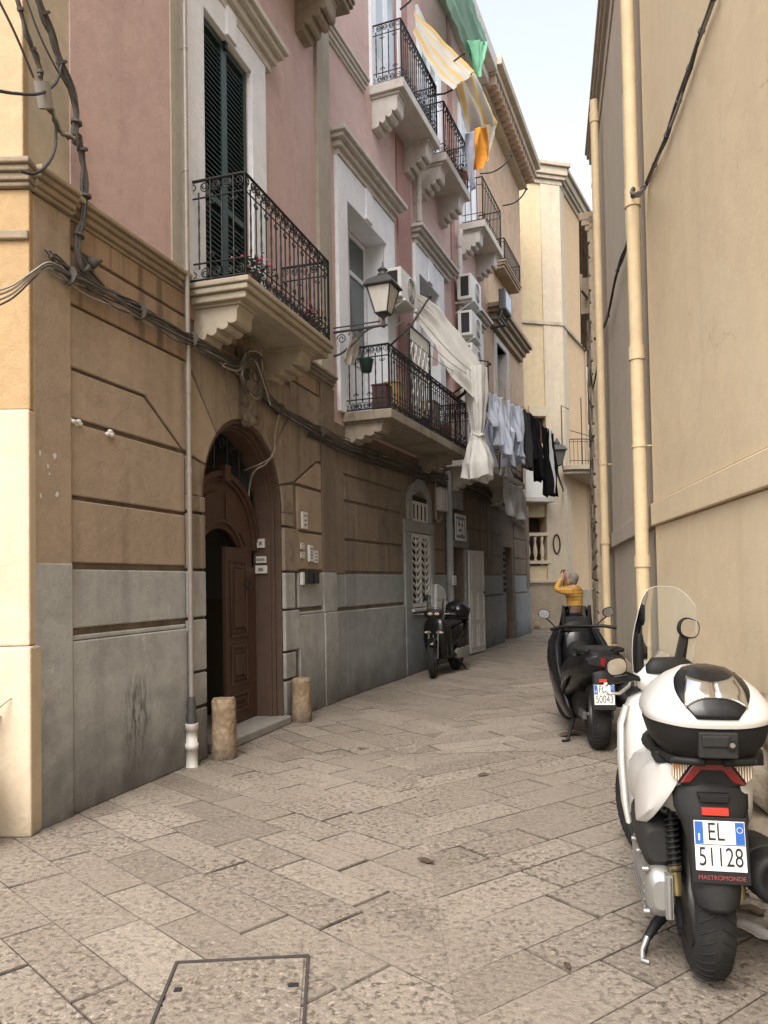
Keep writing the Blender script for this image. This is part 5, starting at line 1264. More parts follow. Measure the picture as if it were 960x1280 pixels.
def maxi():
    t = thing('parked_scooter', 'black large scooter seen from behind, plate FD 50043', 'scooter', (1.93, 7.08, 0.0), -R(6), 'scooters parked in the street')
    P = K['paint_black']; D = K['plastic']
    ST = Matrix.Translation((0, 1.25, 0)) @ Matrix.Rotation(R(14), 4, 'Z') @ Matrix.Translation((0, -1.25, 0))
    wheel(t, 0.0, 0.31, 0.168, 0.19); wheel(t, 1.55, 0.30, 0.12, 0.19, ST)
    m = MB(); m.loft([sring(-0.37, 0.07, 0.82, 0.88), sring(-0.34, 0.15, 0.74, 0.905), sring(-0.22, 0.225, 0.66, 0.915), sring(-0.02, 0.265, 0.58, 0.90), sring(0.25, 0.28, 0.46, 0.84), sring(0.5, 0.265, 0.36, 0.80), sring(0.8, 0.22, 0.30, 0.80)]); m.build('body', P, t)
    m = MB(); m.loft([sring(-0.26, 0.09, 0.895, 0.935), sring(-0.16, 0.15, 0.87, 0.955), sring(0.1, 0.165, 0.83, 0.935), sring(0.18, 0.16, 0.80, 0.875), sring(0.5, 0.16, 0.75, 0.83), sring(0.72, 0.08, 0.74, 0.83)]); m.build('seat', K['seat'], t)
    m = MB()
    for sg in (-1, 1): m.tube([Vector((sg*0.15, 0.15, 0.89)), Vector((sg*0.205, -0.05, 0.915)), Vector((sg*0.19, -0.26, 0.92)), Vector((sg*0.11, -0.32, 0.915))], 0.018, 8)
    m.build('grab_rail', D, t)
    for sg in (-1, 1):     # front fairing flank
        m = MB(); m.loft([hring(z, hx, hy, cy, 18, 2.4, sg*cx) for z, cx, hx, hy, cy in ((0.20, 0.15, 0.06, 0.26, 0.70), (0.32, 0.20, 0.07, 0.40, 0.80), (0.5, 0.235, 0.07, 0.40, 0.96), (0.7, 0.255, 0.065, 0.34, 1.10), (0.88, 0.24, 0.055, 0.26, 1.20), (1.02, 0.18, 0.045, 0.16, 1.26))]); m.build('side_fairing', P, t)
        m = MB(); m.loft([[Vector((sg*(0.225+e), y, z)) for e, y, z in q] for q in ([(0.03, -0.05, 0.70), (0.05, -0.05, 0.68), (0.03, -0.05, 0.62)], [(0.04, 0.15, 0.60), (0.075, 0.15, 0.57), (0.04, 0.15, 0.50)], [(0.03, 0.42, 0.55), (0.07, 0.42, 0.5), (0.03, 0.42, 0.40)], [(0, 0.62, 0.52), (0.02, 0.62, 0.48), (0, 0.62, 0.40)])]); m.build('side_panel', D, t, sub=1)
    m = MB(); m.loft([hring(z, hx, hy, cy, 26, 2.4) for z, hx, hy, cy in ((0.35, 0.16, 0.2, 1.2), (0.6, 0.22, 0.2, 1.28), (0.85, 0.24, 0.2, 1.32), (0.98, 0.22, 0.17, 1.30), (1.03, 0.13, 0.1, 1.28))]); m.build('front_fairing', P, t)
    m = MB(); m.loft([hring(z, hx, hy, cy, 20, 2.6) for z, hx, hy, cy in ((0.25, 0.22, 0.32, 0.72), (0.33, 0.235, 0.36, 0.75), (0.38, 0.2, 0.34, 0.75))]); m.loft([sring(0.5, 0.11, 0.36, 0.72), sring(0.8, 0.10, 0.36, 0.72), sring(1.1, 0.14, 0.36, 0.9)]); m.build('footboard', D, t)
    m = MB(); m.tube([ST @ Vector((x, y, z)) for x, y, z in ((-0.36, 1.02, 1.03), (-0.24, 1.08, 1.05), (-0.1, 1.14, 1.05), (0.1, 1.14, 1.05), (0.24, 1.08, 1.05), (0.36, 1.02, 1.03))], [0.019, 0.018, 0.014, 0.014, 0.018, 0.019], 8); m.build('handlebar', D, t)
    m = MB(); m.loft([[ST @ v for v in hring(z, hx, hy, 1.2, 18, 2.4)] for z, hx, hy in ((1.0, 0.16, 0.06), (1.06, 0.17, 0.06), (1.10, 0.1, 0.03))]); m.build('dashboard', D, t)
    m = MB(); m.grid(lambda u, v: Vector(((u*2-1)*(0.19-0.04*v), 1.40-0.10*(u*2-1)**2-0.14*v, 1.0+0.27*v-0.03*abs(u*2-1)**3)), 12, 8); w_ = m.build('windscreen', K['screen_dark'], t)
    m = MB()
    for sx in (-0.135, 0.135): m.tube([Vector((sx, 1.22, 1.0)), Vector((sx, 1.20, 1.08)), Vector((sx, 1.17, 1.27))], [0.022, 0.024, 0.018], 6)
    m.box(-0.12, 0.12, 1.19, 1.22, 1.04, 1.15); m.build('screen_bracket', D, w_, bevel=0.005)
    mirror(t, (-0.20, 1.30, 1.02), (-0.345, 1.20, 1.155), Matrix.Identity(4), (0.062, 0.05), R(14), aim=R(-10))
    mirror(t, (0.20, 1.30, 1.02), (0.345, 1.20, 1.165), Matrix.Identity(4), (0.062, 0.05), R(-14), aim=R(10))
    m = MB(); m.prism([(-0.12, 0.80), (-0.15, 0.86), (-0.05, 0.875), (0.05, 0.875), (0.15, 0.86), (0.12, 0.80), (0, 0.775)], -0.372, -0.30, lambda x, z, y: Vector((x, y, z))); tl = m.build('tail_light', D, t, bevel=0.008)
    m = MB(); m.prism([(-0.022, 0.80), (-0.022, 0.86), (0.022, 0.86), (0.022, 0.80), (0.0, 0.785)], -0.378, -0.36, lambda x, z, y: Vector((x, y, z))); m.build('brake_lens', K['red_lens'], tl)
    m = MB(); m.loft([[Vector((hw*u, y + 0.03*u*u, z)) for u in [-1+2*i/8 for i in range(9)]] for z, hw, y in ((0.80, 0.10, -0.33), (0.70, 0.09, -0.35), (0.62, 0.085, -0.37), (0.45, 0.09, -0.385), (0.40, 0.085, -0.385))], closed=False, caps=False); fd = m.build('rear_fender', D, t, solid=0.008)
    m = MB(); m.box(-0.04, 0.04, -0.40, -0.375, 0.655, 0.68); m.build('reflector', K['red_refl'], fd)
    number_plate(t, Matrix.Translation((0.0, -0.392, 0.545)) @ Matrix.Rotation(R(-8), 4, 'X'), 'FD', '50043')
    m = MB(); m.lathe([(0.05, -0.36), (0.09, -0.30), (0.105, 0.0), (0.10, 0.24), (0.07, 0.28), (0.05, 0.27), (0.001, 0.24)], 20, Matrix.Translation((0.235, -0.12, 0.50)) @ Matrix.Rotation(math.pi/2-0.22, 4, 'X')); m.build('muffler', D, t)
    m = MB()
    for sg in (-1, 1): m.box(sg*0.12-0.02, sg*0.12+0.02, -0.05, 0.55, 0.27, 0.34)
    m.tube([Vector((-0.14, 0.0, 0.31)), Vector((0.14, 0.0, 0.31))], 0.022, 8); m.build('swing_arm', K['alloy_dark'], t, bevel=0.006)
    m = MB(); m.loft([sring(y, hw, zb, zt, 14, 3) for y, hw, zb, zt in ((0.2, 0.15, 0.2, 0.6), (0.5, 0.18, 0.18, 0.6), (0.8, 0.15, 0.2, 0.5))]); m.build('engine', D, t)
    m = MB(); m.tube([Vector((-0.14, 0.5, 0.22)), Vector((-0.20, 0.35, 0.10)), Vector((-0.24, 0.28, 0.012))], [0.02, 0.018, 0.016], 7); m.tube([Vector((-0.24, 0.28, 0.012)), Vector((-0.29, 0.26, 0.012))], 0.014, 6); m.build('side_stand', D, t)
    m = MB(); m.loft([[ST @ Vector((0.075*math.cos(b), 1.55 - 0.33*math.cos(a), 0.30 + 0.33*math.sin(a) + 0.02*math.sin(b))) for b in [math.pi*j/8 for j in range(9)]] for a in [R(10+14*i) for i in range(9)]], closed=False, caps=False); m.build('front_fender', P, t, solid=0.006)
    # small chrome flashes on the flank
    for sg in (-1, 1):
        m = MB(); m.tube([Vector((sg*0.262, 0.10, 0.63)), Vector((sg*0.275, 0.25, 0.55)), Vector((sg*0.27, 0.42, 0.50))], [0.006, 0.014, 0.006], 6); m.build('trim_strip', K['alloy'], t)
    return t
maxi()
# ================================================================== things on and in front of the fronts
def P3(F, px, py, d): 
    s, z = F.at(px, py, d); return F.w(s, d, z)
def sheet(name, fn, nu, nv, mat, parent=None, solid=0.004, uvs=(1, 1), loc=None):
    vs = [fn(i/nu, j/nv) for i in range(nu+1) for j in range(nv+1)]
    o0 = Vector(loc) if loc is not None else Vector((0, 0, 0))
    me = bpy.data.meshes.new(name)
    fs = [(i*(nv+1)+j, (i+1)*(nv+1)+j, (i+1)*(nv+1)+j+1, i*(nv+1)+j+1) for i in range(nu) for j in range(nv)]
    me.from_pydata([v-o0 for v in vs], [], fs); me.materials.append(mat)
    uv = me.uv_layers.new(name='UVMap')
    for p in me.polygons:
        p.use_smooth = True
        for li in p.loop_indices:
            k = me.loops[li].vertex_index; uv.data[li].uv = ((k//(nv+1))/nu*uvs[0], (k % (nv+1))/nv*uvs[1])
    o = bpy.data.objects.new(name, me); COL.objects.link(o); o.location = o0
    if parent: o.parent = parent
    if solid:
        q = o.modifiers.new('solid', 'SOLIDIFY'); q.thickness = solid; q.offset = 0
    return o

def catmull(pts, n=6):
    pts = [Vector(p) for p in pts]; out = []
    for i in range(len(pts)-1):
        a, b, c, d = pts[max(i-1, 0)], pts[i], pts[i+1], pts[min(i+2, len(pts)-1)]
        for k in range(n):
            t = k/n
            out.append(0.5*((2*b) + (c-a)*t + (2*a-5*b+4*c-d)*t*t + (3*b-a-3*c+d)*t**3))
    out.append(pts[-1]); return out

def pick(px, py, d):       # which front a pixel column belongs to
    return P3(FA if px <= 412 else FB, px, py, d)

# ---- cables
def cable_bundle(name, label, pts, n, spread, r, mats, seed, group=None, ties=0, nsub=6, wig=0.5):
    rg = random.Random(seed); base = catmull(pts, nsub); t = thing(name, label, 'cables', base[0], 0, group); o0 = base[0]
    byM = {}
    for k in range(n):
        a = rg.uniform(0, 6.28); q = spread*math.sqrt(rg.random()); ph = rg.uniform(0, 6.28); fr = rg.uniform(0.6, 2.2)
        off = Vector((q*math.cos(a)*0.4, q*math.cos(a)*0.4, q*math.sin(a))); L = len(base)
        pp = []
        for i, b in enumerate(base):
            w = math.sin(fr*6.28*i/L*2+ph)*spread*wig; w2 = math.sin(fr*9*i/L*2+ph*2)*spread*wig*0.6
            pp.append(b + off*(0.8+0.5*math.sin(i*0.7+ph)) + Vector((w2*0.5, w2*0.5, w)) - o0)
        byM.setdefault(rg.choice(mats), []).append((pp, r*rg.uniform(0.65, 1.35)))
    for mk, ls in byM.items():
        for pp, rr in ls:
            m = MB(); m.tube(pp, rr, 5); m.build('cable', K[mk], t)
    if ties:
        for k in range(ties):
            i = int((k+0.5)/ties*(len(base)-1)); c = base[i]-o0; d_ = (base[min(i+1, len(base)-1)]-base[max(i-1, 0)]).normalized()
            m = MB(); m.tube([c-d_*0.008, c+d_*0.008], spread*1.15, 8); m.build('cable_tie', K['cable'], t)
    return t
main = [(62, 328), (95, 350), (150, 378), (190, 397), (225, 416), (262, 438), (300, 462), (325, 490), (350, 512), (385, 533), (412, 546), (455, 563), (500, 578), (545, 594), (590, 608), (630, 630), (656, 655)]
cable_bundle('cable_bundle', 'thick bundle of grey cables sagging along the brown stone wall above the arched door', [pick(x, y, 0.10 if x < 412 else 0.08) for x, y in main], 16, 0.06, 0.0085, ['cable', 'cable', 'cable', 'cable_light', 'cable_black'], 4, 'cables strung along the fronts', ties=9, nsub=5)
cable_bundle('cable_bundle', 'second sagging run of cables beneath the long laundry balcony', [pick(x, y+9, 0.07) for x, y in main[9:]], 6, 0.05, 0.008, ['cable', 'cable_black'], 5, 'cables strung along the fronts', nsub=5)
up = [(45, -12), (62, 33), (77, 78), (95, 133), (95, 170), (103, 187), (107, 233), (106, 267), (98, 300), (103, 330), (130, 362)]
cable_bundle('cable_bundle', 'thick taped cables dropping down the pink wall at the house corner', [P3(FA, x, y, 0.10) for x, y in up], 9, 0.035, 0.0105, ['cable', 'cable', 'cable_light', 'cable_black'], 6, 'cables strung along the fronts', ties=7)
up2 = [(20, -12), (33, 40), (48, 78), (51, 97)]
cable_bundle('cable_bundle', 'dark cables running down into the grey splice tube at the corner', [P3(FA, x, y, 0.16) for x, y in up2], 4, 0.02, 0.011, ['cable', 'cable_black'], 8, 'cables strung along the fronts', ties=3)
cable_bundle('cable_bundle', 'cables leaving the grey splice tube and joining the wall bundle', [P3(FA, x, y, 0.13) for x, y in ((60, 135), (68, 145), (72, 158), (82, 170), (92, 172))], 4, 0.02, 0.011, ['cable', 'cable_light'], 9, 'cables strung along the fronts')
def wire(name, label, pts, r, mat, group=None, nsub=6):
    b = catmull(pts, nsub); m = MB(); m.tube([p-b[0] for p in b], r, 5); return tag(m.build(name, K[mat], None, loc=b[0]), label, 'cable', group)
G_ = 'loose single wires'
wire('cable', 'thin straight wire slanting from the top left down to the splice tube', [P3(FA, -8, -12, 0.2), P3(FA, 18, 40, 0.2), P3(FA, 42, 97, 0.17)], 0.008, 'cable', G_)
wire('cable', 'thin wire slanting past the pink wall edge between the two thick cable runs', [P3(FA, 29, -12, 0.12), P3(FA, 50, 45, 0.12), P3(FA, 74, 92, 0.12), P3(FA, 88, 110, 0.1)], 0.007, 'cable', G_)
wire('cable', 'black wire looping left from the corner bundle across the yellow wall', [P3(FA, -10, 112, 0.3), P3(FA, 20, 117, 0.25), P3(FA, 50, 117, 0.2), P3(FA, 70, 103, 0.14), P3(FA, 77, 80, 0.11)], 0.010, 'cable_black', G_)
wire('cable', 'black wire hanging down to the corner cornice in a curl', [P3(FA, 70, 150, 0.12), P3(FA, 69, 185, 0.16), P3(FA, 58, 207, 0.2), P3(FA, 42, 217, 0.22), P3(FA, 25, 214, 0.22)], 0.010, 'cable_black', G_)
for k, (dy, dz, c, lb) in enumerate(((0, 0, 'cable_light', 'uppermost of the pale wires fanning left from the corner hook'), (6, 3, 'cable_light', 'middle pale wire fanning left from the corner hook'), (13, 7, 'cable_light', 'pale wire second from the bottom fanning left from the corner hook'), (20, 4, 'cable', 'lowest and darkest wire fanning left from the corner hook'))):
    wire('cable', lb, [P3(FA, -12, 366+dy, 0.22), P3(FA, 15, 357+dy*0.8, 0.2), P3(FA, 40, 340+dy*0.5, 0.18), P3(FA, 60, 328+dz, 0.12), P3(FA, 78, 334+dz, 0.1)], 0.006, c, 'pale wires at the corner hook')
m = MB(); c0 = P3(FA, 52, 102, 0.16); c1 = P3(FA, 58, 136, 0.14); m.tube([Vector((0, 0, 0)), c1-c0], 0.05, 14); m.tube([(c1-c0)*1.0, (c1-c0)*1.02], 0.042, 14)
tag(m.build('splice_tube', K['pipe_grey'], None, loc=c0), 'weathered grey splice tube hanging on the corner cables', 'cable box')
m = MB(); c0 = FA.w(0.17, 0.02, 3.86); m.box(-0.05, 0.05, -0.05, 0.02, -0.12, 0.06); m.tube([Vector((0, -0.05, 0)), Vector((0.04, -0.12, 0.05))], 0.018, 8); m.sphere((0.0, -0.07, 0.02), 0.045, 10)
tag(m.build('insulator_bracket', K['cable'], None, loc=c0, rz=FA.rot), 'small dark insulator bracket under the corner cornice', 'bracket')
# loops round the keystone and drops to the door
cable_bundle('cable_bundle', 'tangle of wires looping around the carved keystone', [P3(FA, x, y, 0.22) for x, y in ((278, 455), (300, 460), (310, 440), (325, 445), (328, 470), (322, 495), (308, 485), (303, 465), (318, 450), (330, 480), (338, 505))], 6, 0.035, 0.007, ['cable', 'cable_light'], 12, 'cables strung along the fronts')
cable_bundle('cable_bundle', 'pale wires dropping from the bundle into the arched doorway', [P3(FA, 350, 515, 0.1), P3(FA, 344, 540, 0.08), P3(FA, 343, 562, 0.07), P3(FA, 333, 578, 0.0), P3(FA, 318, 590, -0.12), P3(FA, 312, 605, -0.22), P3(FA, 311, 620, -0.24)], 4, 0.018, 0.006, ['cable_light'], 14, 'cables strung along the fronts')
wire('cable', 'thin pale wire stretched across the arch to the fanlight', [P3(FA, 342, 570, 0.07), P3(FA, 325, 580, 0.02), P3(FA, 305, 588, -0.2)], 0.006, 'cable_light', G_)
wire('cable', 'short pale wire running down the door jamb to the bell buttons', [P3(FA, 325, 640, -0.2), P3(FA, 331, 652, -0.2), P3(FA, 333, 668, -0.2), P3(FA, 336, 676, -0.2)], 0.005, 'cable_light', G_)
# cables on the right wall
cable_bundle('cable_bundle', 'lashed grey cables slanting down the tan wall to the nearer drainpipe', [P3(R1, x, y, 0.035) for x, y in ((897, -15), (880, 30), (862, 85), (842, 145), (825, 190), (806, 232))] + [P3(R2, 798, 243, 0.2), P3(R2, 790, 243, 0.17), P3(R2, 793, 232, 0.05)], 5, 0.02, 0.011, ['cable', 'cable_light', 'cable'], 15, 'cables strung along the fronts', ties=10)
cable_bundle('cable_bundle', 'dark cables slanting down between the two cream drainpipes', [P3(R2, x, y, 0.03) for x, y in ((793, 272), (782, 312), (770, 345), (760, 395), (750, 418), (743, 424))], 4, 0.022, 0.010, ['cable', 'cable_black'], 16, 'cables strung along the fronts', ties=4)
wire('cable', 'short black cable hooking round the far cream drainpipe', [P3(R2, 748, 440, 0.05), P3(R2, 746, 462, 0.06), P3(R2, 741, 485, 0.06), P3(R2, 739, 470, 0.08)], 0.014, 'cable_black', G_)

# ---- street lamp on its bracket
lp = fthing(FB, 'street_lamp', 'iron lantern street lamp on a scrolled wall bracket over the long balcony', 'street lamp', 0.06, 0.0, 4.93)
m = MB(); 
m.tube([Vector((0, 0, 0)), Vector((0, -0.80, 0))], 0.018, 8); m.tube([Vector((0, 0, 0.06)), Vector((0, -0.70, 0.06))], 0.010, 6)
m.tube(catmull([(0, 0.0, -0.32), (0, -0.12, -0.30), (0, -0.30, -0.20), (0, -0.48, -0.05), (0, -0.62, 0.0)], 5), 0.015, 6)
for y, z, r in ((-0.14, -0.10, 0.07), (-0.30, -0.07, 0.055), (-0.43, -0.05, 0.04)): m.tube(spiral(Vector((0, y, z)), r, 1.6, 0, 1, Vector((0, 1, 0)), Vector((0, 0, 1)), 20), 0.008, 5)
m.build('bracket', K['iron_grey'], lp)
LM = Matrix.Translation((0.02, -0.74, 0))
m = MB(); m.lathe([(0.025, -0.02), (0.03, 0.03), (0.018, 0.06), (0.022, 0.10), (0.055, 0.13), (0.075, 0.15), (0.06, 0.155)], 12, LM); m.build('lamp_socket', K['iron_grey'], lp)
def sq(h, z, rot=0): return [LM @ Vector((h*math.sqrt(2)*math.cos(R(45+90*i+rot)), h*math.sqrt(2)*math.sin(R(45+90*i+rot)), z)) for i in range(4)]
m = MB(); a, b = sq(0.085, 0.16), sq(0.165, 0.50)
for i in range(4):
    m.tube([a[i], b[i]], 0.011, 4); m.tube([a[i], a[(i+1) % 4]], 0.011, 4); m.tube([b[i], b[(i+1) % 4]], 0.013, 4)
fr = m.build('lantern_frame', K['iron_grey'], lp)
m = MB(); m.loft([sq(0.08, 0.165), sq(0.158, 0.495)], sm=False); m.build('lantern_glass', K['glasslit'], fr)
m = MB(); m.loft([sq(0.20, 0.50), sq(0.205, 0.515), sq(0.15, 0.60), sq(0.07, 0.655)], sm=False); m.lathe([(0.07, 0.65), (0.075, 0.68), (0.05, 0.70), (0.055, 0.73), (0.07, 0.74), (0.03, 0.775), (0.012, 0.80), (0.008, 0.84), (0.001, 0.86)], 14, LM); m.build('lantern_roof', K['iron_grey'], lp)
# far lamp
lp2 = fthing(F1, 'street_lamp', 'smaller dark lantern in front of the rounded balcony at the far end', 'street lamp', 0, 0, 0)
pw = P3(F1, 697, 590, 1.6); lp2.location = pw; lp2.rotation_euler = (0, 0, 0)
m = MB(); LM = Matrix.Scale(1.25, 4)
a, b = sq(0.085, 0.16), sq(0.165, 0.50)
for i in range(4): m.tube([a[i], b[i]], 0.013, 4); m.tube([a[i], a[(i+1) % 4]], 0.013, 4)
m.loft([sq(0.20, 0.50), sq(0.205, 0.515), sq(0.15, 0.60), sq(0.07, 0.655)], sm=False); m.lathe([(0.07, 0.65), (0.075, 0.70), (0.03, 0.775), (0.001, 0.83)], 12, LM)
m.build('lantern_frame', K['iron_grey'], lp2)
m = MB(); m.loft([sq(0.08, 0.165), sq(0.158, 0.495)], sm=False); m.build('lantern_glass', simple('dull_lamp_glass', (0.16, 0.16, 0.15), 0.15), lp2)
m = MB(); m.tube(catmull([(0, 0, 0.2), (0.0, 0.0, -0.02), (0.15, 0.3, -0.28), (0.35, 0.9, -0.38), (0.55, 1.7, -0.38)], 5), 0.03, 6); m.build('bracket', K['iron_grey'], lp2)

# ---- air conditioners
def ac_unit(s, z, label, w=0.80, h=0.50, dp=0.30, d0=0.10):
    t = fthing(FB, 'air_conditioner', label, 'air conditioner', s, d0, z, 'outdoor units on the pink front')
    m = MB(); m.box(0, w, -dp, 0, 0, h); m.build('casing', K['ac'], t, bevel=0.012)
    m = MB(); c = Vector((w*0.62, -dp-0.004, h*0.5))
    for r in (0.20, 0.165, 0.13, 0.095, 0.06): m.tube([c + Vector((r*math.cos(a*math.pi/14), 0, r*math.sin(a*math.pi/14))) for a in range(28)], 0.005, 4, closed=True)
    for a in range(8): m.tube([c, c+Vector((0.2*math.cos(a*math.pi/4), 0, 0.2*math.sin(a*math.pi/4)))], 0.004, 4)
    m.build('fan_grille', K['plastic_white'], t)
    m = MB(); m.lathe([(0.001, 0), (0.195, 0.0)], 24, Matrix.Translation((w*0.62, -dp-0.001, h*0.5)) @ Matrix.Rotation(math.pi/2, 4, 'X')); m.build('fan_opening', K['dark'], t)
    m = MB(); m.box(-0.004, 0.0, -dp*0.82, -dp*0.25, 0.06, h-0.05); m.build('coil_side', K['plastic_black'], t)
    for x in (0.12, w-0.12): m = MB(); m.box(x-0.02, x+0.02, -dp-0.03, d0, -0.04, -0.004); m.tube([Vector((x, -dp, -0.03)), Vector((x, d0, -0.25))], 0.014, 5); m.build('wall_bracket', K['ac'], t)
    m = MB(); m.tube(catmull([(w*0.9, 0.02, 0.1), (w*0.95, 0.06, -0.1), (w*0.8, 0.08, -0.5)], 5), 0.014, 6); m.build('pipe', K['plastic_white'], t)
ac_unit(1.72, 5.95, 'white outdoor air conditioner beside the street lamp lantern', 0.78, 0.46)
ac_unit(5.93, 7.36, 'topmost of three stacked white air conditioners beside the drainpipe', 0.82, 0.52)
ac_unit(5.93, 6.60, 'middle of three stacked white air conditioners beside the drainpipe', 0.82, 0.52)
ac_unit(5.93, 5.92, 'lowest of three stacked air conditioners, half hidden by the pale curtain', 0.82, 0.52)
# floodlight
fl = fthing(FB, 'floodlight', 'dark square floodlight above the stained window hood', 'floodlight', 8.95, 0.38, 8.0)
m = MB(); m.box(-0.35, 0.35, -0.14, 0.02, 0.0, 0.5); m.build('housing', K['iron_grey'], fl, bevel=0.02)
m = MB(); m.box(-0.29, 0.29, -0.146, -0.141, 0.06, 0.44); m.build('lens', K['pane'], fl)
m = MB(); m.tube([Vector((-0.3, -0.05, 0.0)), Vector((-0.3, 0.0, -0.2)), Vector((-0.3, 0.38, -0.2))], 0.03, 6); m.tube([Vector((0.3, -0.05, 0.0)), Vector((0.3, 0.0, -0.2)), Vector((0.3, 0.38, -0.2))], 0.03, 6); m.tube([Vector((-0.3, 0, -0.2)), Vector((0.3, 0, -0.2))], 0.03, 6); m.build('yoke', K['iron_grey'], fl)

# ---- drying rods
def rod(label, pts, r=0.016, name='drying_rod'):
    b = [Vector(p) for p in pts]; m = MB(); m.tube([p-b[0] for p in b], r, 6); m.sphere(b[-1]-b[0], r*2.0, 8)
    return tag(m.build(name, K['iron'], None, loc=b[0]), label, 'rod', 'laundry rods leaning from the balconies')
rod('iron rod slanting up from the near corner of the long balcony', [P3(FB, 488, 432, 0.68), P3(FB, 515, 405, 0.9), P3(FB, 537, 371, 1.1)])
rod('iron rod propping the white curtain out from the long balcony', [P3(FB, 566, 492, 0.7), P3(FB, 590, 475, 0.95), P3(FB, 612, 455, 1.2)])
rod('short iron rod slanting below the tied white curtain', [P3(FB, 570, 500, 0.7), P3(FB, 584, 488, 0.9)], 0.03)
rod('upright iron pole with arm above the hanging white shirts', [P3(FB, 609, 515, 1.1), P3(FB, 610, 480, 1.1), P3(FB, 610, 452, 1.1), P3(FB, 596, 450, 0.95)])
rod('straight iron rod crossing the striped awning', [P3(FB, 545, 92, 0.55), P3(FB, 560, 82, 0.7), P3(FB, 580, 67, 1.0)])
rod('bent iron rod under the striped awning on the middle top balcony', [P3(FB, 535, 120, 0.5), P3(FB, 556, 117, 0.55), P3(FB, 566, 112, 0.7), P3(FB, 590, 93, 1.0)])
rod('curved iron rod reaching from the far top balcony towards the peach wall', catmull([P3(FB, 600, 217, 0.55), P3(FB, 616, 215, 0.8), P3(FB, 630, 206, 1.05), P3(FB, 639, 194, 1.2)], 4))
rod('long curved iron rod reaching from the far end of the far top balcony', catmull([P3(FB, 629, 257, 0.55), P3(FB, 642, 254, 0.9), P3(FB, 652, 246, 1.2), P3(FB, 658, 236, 1.4)], 4))
rod('iron rod rising from the near end of the near top balcony', [P3(FB, 500, 12, 0.55), P3(FB, 512, 2, 0.7), P3(FB, 520, -8, 0.8)])

# ---- cloths
K['cl_white'] = cloth('white_curtain_cloth', (0.72, 0.70, 0.66), 0.38)
K['cl_shirt'] = cloth('bluish_white_cotton', (0.66, 0.70, 0.79), 0.42)
K['cl_grey'] = cloth('pale_grey_sheet', (0.62, 0.62, 0.62), 0.3)
K['cl_black'] = cloth('black_cotton', (0.014, 0.014, 0.016), 0.03)
K['cl_dark'] = cloth('charcoal_cotton', (0.045, 0.043, 0.045), 0.05)
K['cl_stripe'] = cloth('yellow_striped_awning', (0.60, 0.58, 0.54), 0.35, stripes=(0, 4.0, (0.72, 0.50, 0.16), 0.36))
K['cl_orange'] = cloth('orange_cloth', (0.80, 0.38, 0.07), 0.4)
K['cl_green'] = cloth('green_net', (0.42, 0.60, 0.51), 0.6); K['cl_bright'] = cloth('bright_green_net', (0.42, 0.78, 0.55), 0.55)

from mathutils import noise as mnoise
def crease(p, k=1.0):
    return k*(0.020*mnoise.noise(p*4.0) + 0.005*abs(mnoise.noise(p*11.0+Vector((3, 1, 2)))) + 0.0015*mnoise.noise(p*31.0))
def hang(name, label, F, s0, s1, d, z0, z1, drop, mat, seed, cat='laundry', group=None, shape=None, fold=0.05, parent=None):
    """a piece of washing pegged along its top edge; folds deepen towards the hem"""
    rg = random.Random(seed); ph = [rg.uniform(0, 6.28) for _ in range(6)]; w = s1-s0; loc = F.w((s0+s1)/2, d, (z0+z1)/2)
    def fn(u, v):
        pin = 1 - 0.03*math.sin(math.pi*u)*(1-v)
        c = u-0.5; nar = 1 - (0.12*v if shape != 'flare' else -0.15*v)
        if shape == 'shirt':
            L = drop*(0.72 if (u < 0.18 or u > 0.82) else 1.0)*(1 - 0.03*math.sin(u*17+ph[0]))
        elif shape == 'trousers':
            L = drop*(1-0.10*math.exp(-((u-0.5)/0.08)**2)) * (1-0.02*math.sin(u*15+ph[1]))
        else: L = drop*(1 - 0.02*math.sin(u*9+ph[0]))
        dd = fold*(0.25+v)*(math.sin(u*11+ph[1]+v*1.3) + 0.6*math.sin(u*23+ph[2]-v*2)+0.4*math.sin(v*9+ph[3]+u*5)) + 0.10*v*math.sin(ph[4])
        sag = 0.05*math.sin(math.pi*u)
        if shape == 'trousers' and v > 0.35: nar *= 1 - 0.25*abs(math.sin((u)*2*math.pi))*0
        q_ = Vector((s0+w*u, seed*1.7, z0-L*v*0.6)); dd += crease(q_, 1.6)
        return F.w(s0 + w*(0.5+c*nar) + 0.03*v*math.sin(ph[5]+v*3) + 0.5*crease(q_*0.7+Vector((9, 0, 0))), d+dd, z0+(z1-z0)*u - sag - L*v*pin)
    o = sheet(name, fn, 40, 40, mat, parent, 0.002, loc=loc)
    if label: tag(o, label, cat, group)
    return o
GW, GD = 'white laundry on the line', 'dark laundry on the line'
wl = [(4.30, 4.98, 1.06, 0.95, 'shirt', 'cl_shirt', 'white shirt nearest the tied curtain on the laundry line'), (4.85, 5.45, 1.10, 1.15, None, 'cl_shirt', 'second white garment from the tied curtain on the line'), (5.38, 6.0, 1.04, 0.92, 'shirt', 'cl_shirt', 'white shirt in the middle of the white laundry'), (5.95, 6.55, 1.09, 1.30, 'trousers', 'cl_shirt', 'long white garment third from the black laundry'), (6.5, 7.05, 1.05, 1.1, 'shirt', 'cl_shirt', 'white garment hanging second from the black laundry'), (7.02, 7.6, 1.09, 1.2, 'trousers', 'cl_shirt', 'white garment hanging right beside the black laundry')]
zl = lambda s: 5.02 + 0.10*(s-4.3)
for i, (a, b, d, L, sh, mk, lb) in enumerate(wl):
    hang('laundry_shirt', lb, FB, a, b, d, zl(a), zl(b), L, K[mk], 20+i, 'laundry', GW, sh, 0.06)
wl2 = [(5.0, 5.8, 0.88, 'white underlayer cloth hanging behind the shirts above the balcony rail'), (6.3, 7.1, 0.9, 'pale lower cloth hanging behind the long white garment')]
